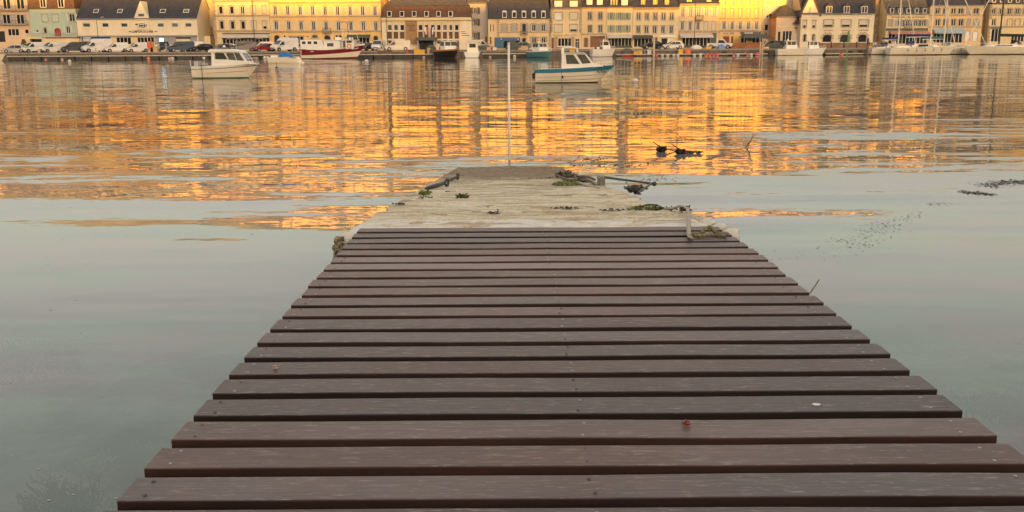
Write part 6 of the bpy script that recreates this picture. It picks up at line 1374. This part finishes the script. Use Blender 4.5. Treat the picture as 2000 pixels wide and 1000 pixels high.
mound(1510, 186, 3.4, 1.4, 1.0, m_net, 'brown heap of nets left of the angling boats', 'net_heap', 'net', None, 13); mound(1720, 186.5, 3, 1.4, .8, m_net, 'heap of gear at the foot of the rubble wall', 'net_heap', 'net', None, 14)
R = tag(empty('red_dinghy', (at_y(1228, 107, 180).x, 180, 0)), 'small red dinghy beside the white boat with tall gear', 'dinghy'); h = Hull(2.1, 1.1, .35, .45, zk=-.15, rake=.3); h.band(0, .9).build('hull', G_REDP, R, smooth=True); h.band(.9, 1.03, out=.03, m=1).build('gunwale', G_WHITE, R, smooth=True); h.deck(.12).build('floor', G_GREY, R)
R = tag(empty('davit_crane', (at_y(1496, 100, 184).x, 184.9, QZ)), 'small cream davit crane beside the slim piles', 'crane'); MB().tube([(0, 0, 0), (-.2, 0, .7), (.5, 0, 1.5)], .1, 6).build('arm', m_post, R); MB().tube([(.5, 0, 1.5), (-.55, 0, 1.7)], .08, 6).build('jib', m_post, R); MB().box(-.3, .7, -.3, .3, 0, .35).build('base', paint('crane_base', (.62, .40, .16)), R)
R = tag(empty('low_quay_wall', (at_y(1660, 90, 195).x, 195, QZ)), 'low rust-brown wall with posts below the stone arches', 'wall'); MB().box(-6.5, 6.5, -.15, .15, 0, 1.0).build('panel', M('rust_wall', (.26, .15, .09), rough=.9, var=.3), R)
for k in range(6): MB().box(-6.4 + 2.5 * k, -6.15 + 2.5 * k, -.19, -.152, 0, 1.15).build('post', m_iron, R)
for k, px in enumerate((1661, 1681, 1701, 1498, 1416)):
    x = at_y(px, 100, QY - .2).x; o = MB().box(-.38, .38, -.2, .05, -.5, .75).build('fender_block', m_trim); o.location = (x, QY - .06, 0); tag(o, ('first black rubber fender block right of the green marker', 'second black rubber fender block right of the green marker', 'third black rubber fender block below the rubble wall', 'black rubber fender block left of the angling boats', 'slim black rubber fender block below the sky-blue cover')[k], 'fender', 'fender blocks on the quay wall')
# shrub by the apartment house
m_leaf = M('leaf_green', (.09, .11, .03), rough=.7, var=.4, scale=3); m_leafr = M('leaf_red', (.22, .06, .03), rough=.7, var=.4)
def leafball(name, loc, w_, h_, mat, label, n=420, seed=1):
    q = random.Random(seed); R = tag(empty(name, loc), label, 'shrub'); mb = MB()
    for i in range(n):
        a, b_ = q.random() * 6.28, q.random(); r = w_ * math.sqrt(q.random()) * (.4 + .6 * math.sin(math.pi * min(1, b_ * .8 + .2))); c = Vector((r * math.cos(a), r * math.sin(a), h_ * (.15 + .85 * b_)))
        u = Vector((q.uniform(-1, 1), q.uniform(-1, 1), q.uniform(-1, 1))).normalized() * .12; v_ = u.orthogonal().normalized() * .07; mb.add([c - u, c + v_, c + u, c - v_], [(0, 1, 2, 3)])
    mb.build('foliage', mat, R); MB().tube([(0, 0, 0), (.05, 0, h_ * .6)], .05, 5).build('stem', m_pile, R)
leafball('shrub', (at_y(46, 80, 198).x, 198, QZ), .6, 2.6, m_leaf, 'green shrub between the apartment house and the green house'); leafball('shrub', (at_y(37, 84, 198).x, 198, QZ), .5, 1.2, m_leafr, 'low reddish shrub beside the green shrub', 260, 2)
# ================================================================== things on the slipway and in the near water
# white tide pole
P0 = on_z(995, 312, 0); H_ = at_y(994.5, 84, P0.y).z
R = tag(empty('tide_pole', (P0.x, P0.y, 0)), 'tall slim white pole standing in the water at the slipway end', 'pole')
MB().lathe([(.028, -1.2), (.027, H_ * .5), (.026, H_ - .02)], (0, 0, 0), 12).build('shaft', paint('pole_white', (.82, .76, .68), .5), R, smooth=True); MB().lathe([(.034, H_ - .02), (.034, H_), (.02, H_ + .012)], (0, 0, 0), 12).build('cap', paint('pole_cap', (.6, .55, .5), .5), R)
# two iron mooring pins
m_pin = M('wet_iron', (.075, .075, .075), rough=.5, var=.3, scale=20, metal=.3)
for (hx, hy, tx, ty, lab, sc_) in ((873, 362, 832, 366, 'nearer iron mooring pin with a round eye on the left slipway edge', 1.0), (894, 345, 868, 349, 'farther iron mooring pin on the left slipway edge', .95)):
    A, B_ = sp(hx, hy, .05), sp(tx, ty, .02); d = (B_ - A); R = tag(empty('mooring_pin', A), lab, 'mooring pin', 'iron pins on the slipway')
    MB().tube([d * .12 , d * .5, d * .9, d * 1.02], [.022 * sc_, .027 * sc_, .022 * sc_, .010], 10).build('shank', m_pin, R, smooth=True)
    ring = []; u = d.normalized(); v_ = Vector((0, 0, 1))
    for k in range(13):
        a = 2 * math.pi * k / 12; ring.append(u * (.034 * math.cos(a)) + v_ * (.042 * math.sin(a)) + Vector((0, 0, .0)))
    MB().tube(ring, .016 * sc_, 8, cap=False).build('eye', m_pin, R, smooth=True)
# plants and seaweed
m_weedg = M('rock_samphire', (.10, .14, .035), rough=.6, var=.4, scale=20); m_weedd = M('dark_seaweed', (.018, .013, .010), rough=.45, var=.5, scale=25, spec=.6); m_weedb = M('brown_seaweed', (.10, .068, .038), rough=.5, var=.5, scale=25); m_weedy = M('green_algae', (.17, .20, .04), rough=.6, var=.4, scale=25)
def tuft(center, w_, h_, mats, label, name='plant_tuft', cat='plant', n=90, seed=1, flat=.6, long=.05, kind=None, group=None):
    """clump of small leaves or fronds; center in world space"""
    q = random.Random(seed); R = tag(empty(name, center), label, cat, group); w_ = (w_[0] * .62, w_[1] * .62); long *= .62; h_ *= .62
    for mi, m_ in enumerate(mats):
        mb = MB()
        for i in range(n // len(mats)):
            a = q.random() * 6.283; r = math.sqrt(q.random()); c = Vector((w_[0] * r * math.cos(a), w_[1] * r * math.sin(a), 0)); c.z = h_ * q.random() * (1 - r * .7)
            u = Vector((q.uniform(-1, 1), q.uniform(-1, 1), q.uniform(-.3, 1) * flat)).normalized() * long * q.uniform(.5, 1.2); s_ = u.orthogonal().normalized() * long * .28; mid = c + u * .5 + Vector((0, 0, long * .15))
            mb.add([c, mid + s_, c + u, mid - s_], [(0, 1, 2, 3)])
        tag(mb.build(('leaves', 'fronds')[mi % 2], m_, R), kind='stuff')
    return R
def sz(P): return P
tuft(sp(830, 376), (.10, .08), .12, [m_weedg, m_weedy], 'green plant tuft on the left slipway edge, beside the nearer pin', n=160, seed=1); tuft(sp(903, 387), (.10, .07), .09, [m_weedg, m_weedd], 'green plant tuft growing in the middle of the slipway', n=130, seed=2)
tuft(sp(1108, 357), (.30, .30), .07, [m_weedy, m_weedg], 'yellow-green algae beside the rope pile at the far right', n=240, seed=3, long=.07)
tuft(sp(1262, 408), (.24, .06), .06, [m_weedg, m_weedy], 'strip of green plants below the bent stick', n=240, seed=4)
for k, (x, y, w_, n, lab) in enumerate(((830, 387, .12, 26, 'small dark seaweed scrap left of centre, below the nearer pin'), (866, 391, .08, 18, 'smaller dark seaweed scrap below the middle tuft'), (963, 415, .11, 22, 'seaweed scrap alone in the middle of the slipway'), (780, 397, .10, 20, 'seaweed scrap near the left slipway edge'), (1104, 403, .22, 46, 'line of dark seaweed scraps right of centre'), (873, 372, .03, 8, 'tiny dark scrap below the pin eye'), (1090, 343, .9, 90, 'dark seaweed line across the far end of the slipway'), (1195, 412, .18, 40, 'seaweed fragments left of the green plant strip'))):
    tuft(sp(x, y, .004), (w_, .03 + w_ * .1), .02, [m_weedd, m_weedb], lab, 'seaweed_scrap', 'seaweed', n=n, seed=20 + k, flat=.15, long=.055, group='seaweed scraps on the slipway')
tuft(sp(1303, 405), (.10, .06), .11, [m_weedd, m_weedb], 'dark leafy seaweed clump at the right slipway edge', 'seaweed_clump', 'seaweed', n=46, seed=40, long=.10); tuft(sp(1336, 411), (.08, .05), .06, [m_weedd, m_weedb], 'seaweed caught on top of the standing rope', 'seaweed_clump', 'seaweed', n=36, seed=41, long=.07)
tuft(sp(1280, 408), (.12, .04), .05, [m_weedd], 'dark seaweed fringe left of the leafy clump', 'seaweed_clump', 'seaweed', n=40, seed=42, long=.06)
# bent stick
A = sp(1243, 404, .01); pts = [A, sp(1252, 403, .02), sp(1265, 402, .035), sp(1280, 402, .03), sp(1290, 404, .02)]; o = MB().tube(pts, [.013, .010, .008, .007, .005], 7).build('bent_stick', m_weedd, smooth=True); tag(o, 'bent dark stick lying on the right slipway edge', 'stick')
# ropes
def rope(pts, r, label, name='rope', strands=3, mat=None, twist=38, group=None):
    """laid rope: strands twisting round a smooth line"""
    P_ = [Vector(p) for p in pts]; fine = []
    for i in range(len(P_) - 1):
        p0, p1, p2, p3 = P_[max(0, i - 1)], P_[i], P_[i + 1], P_[min(len(P_) - 1, i + 2)]
        for k in range(10):
            t = k / 10; fine.append(.5 * ((2 * p1) + (p2 - p0) * t + (2 * p0 - 5 * p1 + 4 * p2 - p3) * t * t + (3 * p1 - p0 - 3 * p2 + p3) * t ** 3))
    fine.append(P_[-1]); R = tag(empty(name, P_[0]), label, 'rope', group)
    dense = []
    for i in range(len(fine) - 1):
        n = max(1, int((fine[i + 1] - fine[i]).length / (r * .9)))
        for k in range(min(n, 6)): dense.append(fine[i].lerp(fine[i + 1], k / min(n, 6)))
    dense.append(fine[-1])
    for s_ in range(strands):
        pp = []; dist = 0
        for i, p in enumerate(dense):
            if i: dist += (p - dense[i - 1]).length
            d = (dense[min(i + 1, len(dense) - 1)] - dense[max(i - 1, 0)]).normalized(); u = d.orthogonal() if abs(d.z) > .9 else d.cross(Vector((0, 0, 1))); u.normalize(); w_ = d.cross(u); a = dist / r * .8 + 2 * math.pi * s_ / strands
            pp.append(p + (u * math.cos(a) + w_ * math.sin(a)) * r * .5 - P_[0])
        MB().tube(pp, r * .56, 5).build('strand', mat or m_rope, R, smooth=True)
    return R
top = sp(1343, 413, .025); dz_ = deckz(5.75) + .02; bot = on_z(1346, 459, dz_ + .01)
rope([top, top.lerp(bot, .4) + Vector((0, 0, .012)), top.lerp(bot, .75) + Vector((0, 0, .008)), bot, bot + Vector((.02, .02, -.03))], .0145, 'pale thick rope lying from the slipway edge onto the planks', mat=M('pale_rope', (.46, .41, .33), rough=.95, var=.25, scale=40))
B1 = [on_z(x, y, deckz(5.7) + .018) for x, y in ((1352, 459), (1368, 456), (1385, 453), (1400, 455), (1420, 459))]; B1[2].z += .03; rope(B1, .012, 'greenish twisted rope arching over the plank ends at right', mat=M('mossy_rope', (.22, .19, .10), rough=.95, var=.5, scale=50))
B1 = [on_z(x, y, deckz(5.7) + .014) for x, y in ((1356, 460), (1380, 460.5), (1400, 459), (1418, 461))]; rope(B1, .011, 'second twisted rope lying under the arching rope', mat=MATS['mossy_rope'])
rope([sp(1303, 407, .02), sp(1315, 406, .03), sp(1328, 408, .03), sp(1340, 412, .03)], .012, 'pale rope end curling over the slipway edge', mat=MATS['pale_rope'])
# rope pile with seaweed at the far right corner and its short post
rq = random.Random(9)
C0 = sp(1112, 345)
for k, (pts, lab) in enumerate((([(1085, 333), (1105, 342), (1125, 338), (1148, 346), (1162, 349)], 'upper weedy rope of the pile running to the short post'), ([(1088, 342), (1110, 350), (1132, 349), (1150, 352), (1168, 362)], 'middle weedy rope of the pile running to the short post'), ([(1105, 352), (1128, 356), (1148, 360), (1170, 365)], 'lower pale rope running to the foot of the short post'), ([(1095, 338), (1112, 334), (1124, 343), (1110, 352)], 'loop of rope on top of the weedy pile'))):
    rope([sp(x, y, .035 if k != 2 else .02) for x, y in pts], .017, lab, mat=(m_weedb, m_weedb, MATS['pale_rope'], MATS['mossy_rope'])[k])
tuft(sp(1103, 340), (.24, .3), .2, [m_weedd, m_weedb], 'dark seaweed tangled over the rope pile', 'seaweed_clump', 'seaweed', n=110, seed=50, long=.12); tuft(sp(1128, 349), (.3, .2), .1, [m_weedd, m_weedb], 'seaweed hanging between rope pile and short post', 'seaweed_clump', 'seaweed', n=80, seed=51, long=.1)
Pp = sp(1174, 363); Ht = at_y(1174, 345, Pp.y).z - Pp.z
R = tag(empty('mooring_post', Pp), 'short grey iron post at the right slipway edge holding the ropes', 'post'); MB().lathe([(.05, -.15), (.05, Ht * .5), (.047, Ht)], (0, 0, 0), 10).build('shaft', M('grey_iron', (.20, .19, .16), rough=.7, var=.35, scale=15), R, smooth=True); MB().lathe([(.056, Ht * .12), (.06, Ht * .2), (.056, Ht * .28)], (0, 0, 0), 10).build('rope_turn', MATS['pale_rope'], R); MB().lathe([(.053, Ht - .03), (.056, Ht), (.02, Ht + .01)], (0, 0, 0), 10).build('cap', MATS['grey_iron'], R)
# the bar over the water and its stay
Zb = Pp.z + Ht * .9; A = at_y(1178, 346, Pp.y); B_ = at_y(1278, 359, Pp.y - .15); Fo = sp(1247, 376, -.05)
R = tag(empty('fender_bar', A), 'dark iron bar reaching over the water with a slanting stay', 'bar'); MB().tube([Vector((0, 0, 0)), (B_ - A) * .5, B_ - A], [.016, .014, .014], 6).build('bar', m_pin, R); Fo = at_y(1247, 376, Pp.y - 1.2); MB().tube([B_ - A - Vector((.04, 0, 0)), Fo - A], .012, 6).build('stay', m_pin, R); MB().ball(tuple(B_ - A), .03, 1, 8, 5).build('knob', m_pin, R)
Cw = at_y(1240, 362, Pp.y - .4)
R = tuft(Cw, (.16, .12), .16, [m_weedd, m_weedb], 'black seaweed hanging from the iron bar over the water', 'seaweed_clump', 'seaweed', n=120, seed=60, long=.12); R.rotation_euler = (math.pi, 0, 0)
# floating weed
def floatweed(poly, n, label, seed, mat=(m_weedb, m_weedb), long=.024, z=.004, spread=.12):
    q = random.Random(seed); P_ = [on_z(x, y, 0) for x, y in poly]; c = P_[len(P_) // 2]; R = tag(empty('floating_seaweed', (c.x, c.y, 0)), label, 'seaweed', 'seaweed floating on the water')
    for mi, m_ in enumerate(mat):
        mb = MB()
        for i in range(n // len(mat)):
            t = q.random() * (len(P_) - 1); k = min(int(t), len(P_) - 2); b_ = P_[k].lerp(P_[k + 1], t - k) - c
            b_ += Vector((q.gauss(0, spread), q.gauss(0, spread), z)); a = q.random() * 6.283; l = long * q.uniform(.4, 1.3); u = Vector((math.cos(a), math.sin(a), q.uniform(-.1, .35))) * l; s_ = Vector((-math.sin(a), math.cos(a), q.uniform(-.1, .2))) * l * .35
            mb.add([b_ - u, b_ + s_, b_ + u, b_ - s_ * .6], [(0, 1, 2, 3)])
        tag(mb.build(('fronds', 'stems')[mi], m_, R), kind='stuff')
floatweed([(1655, 478), (1690, 465), (1720, 442), (1745, 436)], 190, 'largest patch of floating seaweed in the middle of the drift line', 1, spread=.14)
floatweed([(1755, 430), (1780, 424), (1798, 414)], 50, 'small floating seaweed patch above the largest one', 2, spread=.07); floatweed([(1815, 400), (1852, 397)], 60, 'floating seaweed patch between the small patch and the dark mats', 3, spread=.09); floatweed([(1885, 375), (1932, 380)], 170, 'narrow dark mat of floating seaweed', 4, (m_weedd, m_weedb), spread=.08, long=.06); floatweed([(1925, 364), (1965, 356), (2010, 355)], 300, 'broad dark mat of floating seaweed at the right edge', 5, (m_weedd, m_weedb), spread=.14, long=.06)
floatweed([(1580, 498), (1660, 480), (1700, 478)], 26, 'scattered floating specks left of the largest patch', 6, spread=.2, long=.025); floatweed([(1500, 498), (1640, 505)], 16, 'few floating specks beside the walkway', 7, spread=.2, long=.022); floatweed([(1255, 352), (1290, 349)], 60, 'floating seaweed behind the iron bar', 8, (m_weedd, m_weedb), spread=.22, long=.05); floatweed([(1120, 322), (1160, 316), (1180, 308)], 110, 'floating seaweed off the far right slipway corner', 9, (m_weedd, m_weedb), spread=.3, long=.08); floatweed([(1185, 325), (1225, 320)], 90, 'floating seaweed between the corner and the driftwood', 10, (m_weedd, m_weedb), spread=.25, long=.07)
m_foam = paint('foam_white', (.55, .54, .51), .7)
def flecks(x0, x1, y0, y1, n, label, seed):
    q = random.Random(seed); R = tag(empty('foam_flecks', on_z((x0 + x1) / 2, (y0 + y1) / 2, 0)), label, 'foam', 'foam flecks on the water'); c = R.location; mb = MB()
    for i in range(n):
        p = on_z(q.uniform(x0, x1), q.uniform(y0, y1), .003) - c; k = q.uniform(.25, 1); l = p.length * 0 + .007 * k * (1 + (p + c).y * .12)
        mb.add([p + Vector((l * math.cos(a) * q.uniform(.6, 1.6), l * math.sin(a) * q.uniform(.5, 1), 0)) for a in (0, 1.3, 2.5, 3.8, 5.1)], [(0, 1, 2, 3, 4)])
    tag(mb.build('flecks', m_foam, R), kind='stuff')
flecks(20, 430, 560, 980, 24, 'pale foam flecks scattered on the left-hand water', 1); flecks(1560, 2000, 470, 820, 14, 'pale foam flecks scattered on the right-hand water', 2); flecks(60, 560, 400, 520, 24, 'pale foam flecks left of the slipway', 3)
# driftwood bundles
for k, (x, y, lab) in enumerate(((1292, 296, 'left dark driftwood bundle with seaweed on the golden water'), (1328, 300, 'right dark driftwood bundle with seaweed on the golden water'))):
    c = on_z(x, y, 0); R = tag(empty('driftwood', c), lab, 'driftwood', 'driftwood on the water'); S = 1867 / c.y; q = random.Random(70 + k); mb = MB()
    for i in range(70): a = q.random() * 6.28; r = .10 * math.sqrt(q.random()); p = Vector((r * math.cos(a) * 1.1, r * math.sin(a), q.random() * .10)); u = Vector((q.uniform(-1, 1), q.uniform(-1, 1), q.uniform(-.4, .8))) * .06; s_ = u.orthogonal().normalized() * .04; mb.add([p - u, p + s_, p + u, p - s_], [(0, 1, 2, 3)])
    mb.build('seaweed', m_weedd, R); MB().tube([(-.22, 0, .24), (.0, 0, .1), (.45 if k == 0 else .3, 0, -.02)], [.012, .02, .01], 6).build('branch', m_weedd, R)
    if k: 
        mb = MB()
        for i in range(40): p = Vector((q.uniform(.1, .55), q.gauss(0, .06), q.random() * .06)); u = Vector((q.uniform(-1, 1), q.uniform(-.5, .5), q.uniform(-.2, .4))) * .08; s_ = u.orthogonal().normalized() * .025; mb.add([p - u, p + s_, p + u, p - s_], [(0, 1, 2, 3)])
        mb.build('trailing_weed', m_weedd, R)
# pale stick standing out of the water
A = on_z(1458, 288, 0); R = tag(empty('leaning_stick', A), 'pale stick leaning out of the golden water on the right', 'stick'); T_ = at_y(1473, 262, A.y) - A; MB().tube([Vector((-.12, 0, -.5)), Vector((0, 0, 0)), T_ * .5, T_], [.035, .04, .03, .02], 7).build('shaft', M('bleached_wood', (.38, .32, .22), rough=.85, var=.3, scale=20), R, smooth=True); MB().tube([T_ + Vector((-.07, 0, .0)), T_ + Vector((.06, 0, -.01))], .012, 5).build('cross_twig', MATS['bleached_wood'], R)
# rope end rising from the water at the plank edge
A, B_ = on_z(1577, 569, deckz(4.2) - .1), on_z(1600, 545, .2); A = Vector((XR - .01, 4.33, deckz(4.33) - .05)); B_ = at_y(1600, 546, A.y + .1); rope([A, A.lerp(B_, .5) + Vector((0, 0, -.008)), B_], .0035, 'frayed mooring rope end sticking out beside the right plank ends', mat=MATS['mossy_rope'])
# underwater weed near the left
m_wisp = M('pale_waterweed', (.60, .58, .38), rough=.8, var=.35, scale=5)
def wisp(px, py, w_, n, label, seed, mat=None):
    c = on_z(px, py, -.05); q = random.Random(seed); R = tag(empty('waterweed', c), label, 'water plant', 'weed growing under the water'); mb = MB()
    for i in range(n):
        x0 = Vector((q.gauss(0, w_ * .45), q.gauss(0, w_ * .3), -.12)); lean = Vector((q.uniform(-.12, .12), q.uniform(-.08, .08), 0)); pts = [x0 + lean * t + Vector((.02 * math.sin(t * 5 + i), 0, .13 * t)) for t in (0, .35, .7, 1)]; pts[-1].z = min(pts[-1].z, .05)
        mb.tube(pts, [.009, .008, .007, .004], 3, cap=False)
        for t in (.5, .75, .95): p = x0 + lean * t + Vector((0, 0, .13 * t)); d = Vector((q.uniform(-1, 1), q.uniform(-1, 1), .2)) * .035; mb.add([p, p + d + Vector((0, 0, .006)), p + d * 1.2, p + d - Vector((0, 0, .006))], [(0, 1, 2, 3)])
    tag(mb.build('stems', mat or m_wisp, R), kind='stuff')
wisp(175, 895, .13, 60, 'pale waterweed clump under the surface at lower left', 1); wisp(305, 872, .05, 40, 'pale waterweed touching the left plank ends', 2); wisp(225, 955, .12, 22, 'sparse waterweed in the lower left corner', 3); wisp(95, 922, .04, 10, 'small wisp of waterweed left of the pale clump', 4); wisp(20, 720, .3, 26, 'faint waterweed at the left edge', 5)
m_bed = M('weed_bed', (.035, .035, .022), rough=.8, var=.5, scale=8)
wisp(1890, 612, .75, 420, 'dark submerged weed bed in the right-hand water', 11, m_bed); wisp(40, 690, .55, 300, 'dark submerged weed bed at the left edge', 12, m_bed); wisp(130, 965, .26, 120, 'dark submerged weed bed in the lower left corner', 13, m_bed); wisp(1960, 780, .3, 160, 'dark submerged weed patch right of the near planks', 14, m_bed)
# bits on the planks
def deckpt(x, y):
    P_ = on_z(x, y, deckz(3))
    for _ in range(6): P_ = on_z(x, y, deckz(P_.y))
    return P_
m_coral = M('coralline_pink', (.36, .10, .10), rough=.8, var=.4, scale=60); m_corp = M('coralline_pale', (.60, .42, .36), rough=.8, var=.3, scale=60)
for (x, y, r, mt, lab) in ((1340, 832, .011, m_coral, 'pink seaweed crumb on a near plank, right of centre'), (538, 721, .009, m_corp, 'pale pink seaweed crumb near the left plank ends')):
    q = random.Random(int(x)); mb = MB()
    for i in range(26):
        a, b_ = q.random() * 6.28, q.random() * 1.4; d = Vector((math.cos(a) * math.cos(b_), math.sin(a) * math.cos(b_), math.sin(b_))) * r * q.uniform(.7, 1.25); mb.tube([(0, 0, r * .3), tuple(d * .6 + Vector((0, 0, r * .3))), tuple(d + Vector((q.uniform(-1, 1), q.uniform(-1, 1), q.uniform(0, 1))) * r * .35 + Vector((0, 0, r * .3)))], [r * .2, r * .2, r * .24], 5)
    o = mb.build('seaweed_crumb', mt); o.location = deckpt(x, y); tag(o, lab, 'seaweed', 'crumbs on the planks')
q = random.Random(5); c = deckpt(1594, 791); pts = [(.013 * (1 + q.uniform(-.3, .3)) * math.cos(2 * math.pi * k / 14), .011 * (1 + q.uniform(-.3, .3)) * math.sin(2 * math.pi * k / 14)) for k in range(14)]
o = MB().prism(pts, 'z', 0, .0012).build('bird_dropping', paint('dropping_white', (.75, .74, .70), .8)); o.location = c + Vector((0, 0, .001)); o.rotation_euler = (-DS, 0, 0); tag(o, 'small white bird dropping on a plank at right', 'dropping')
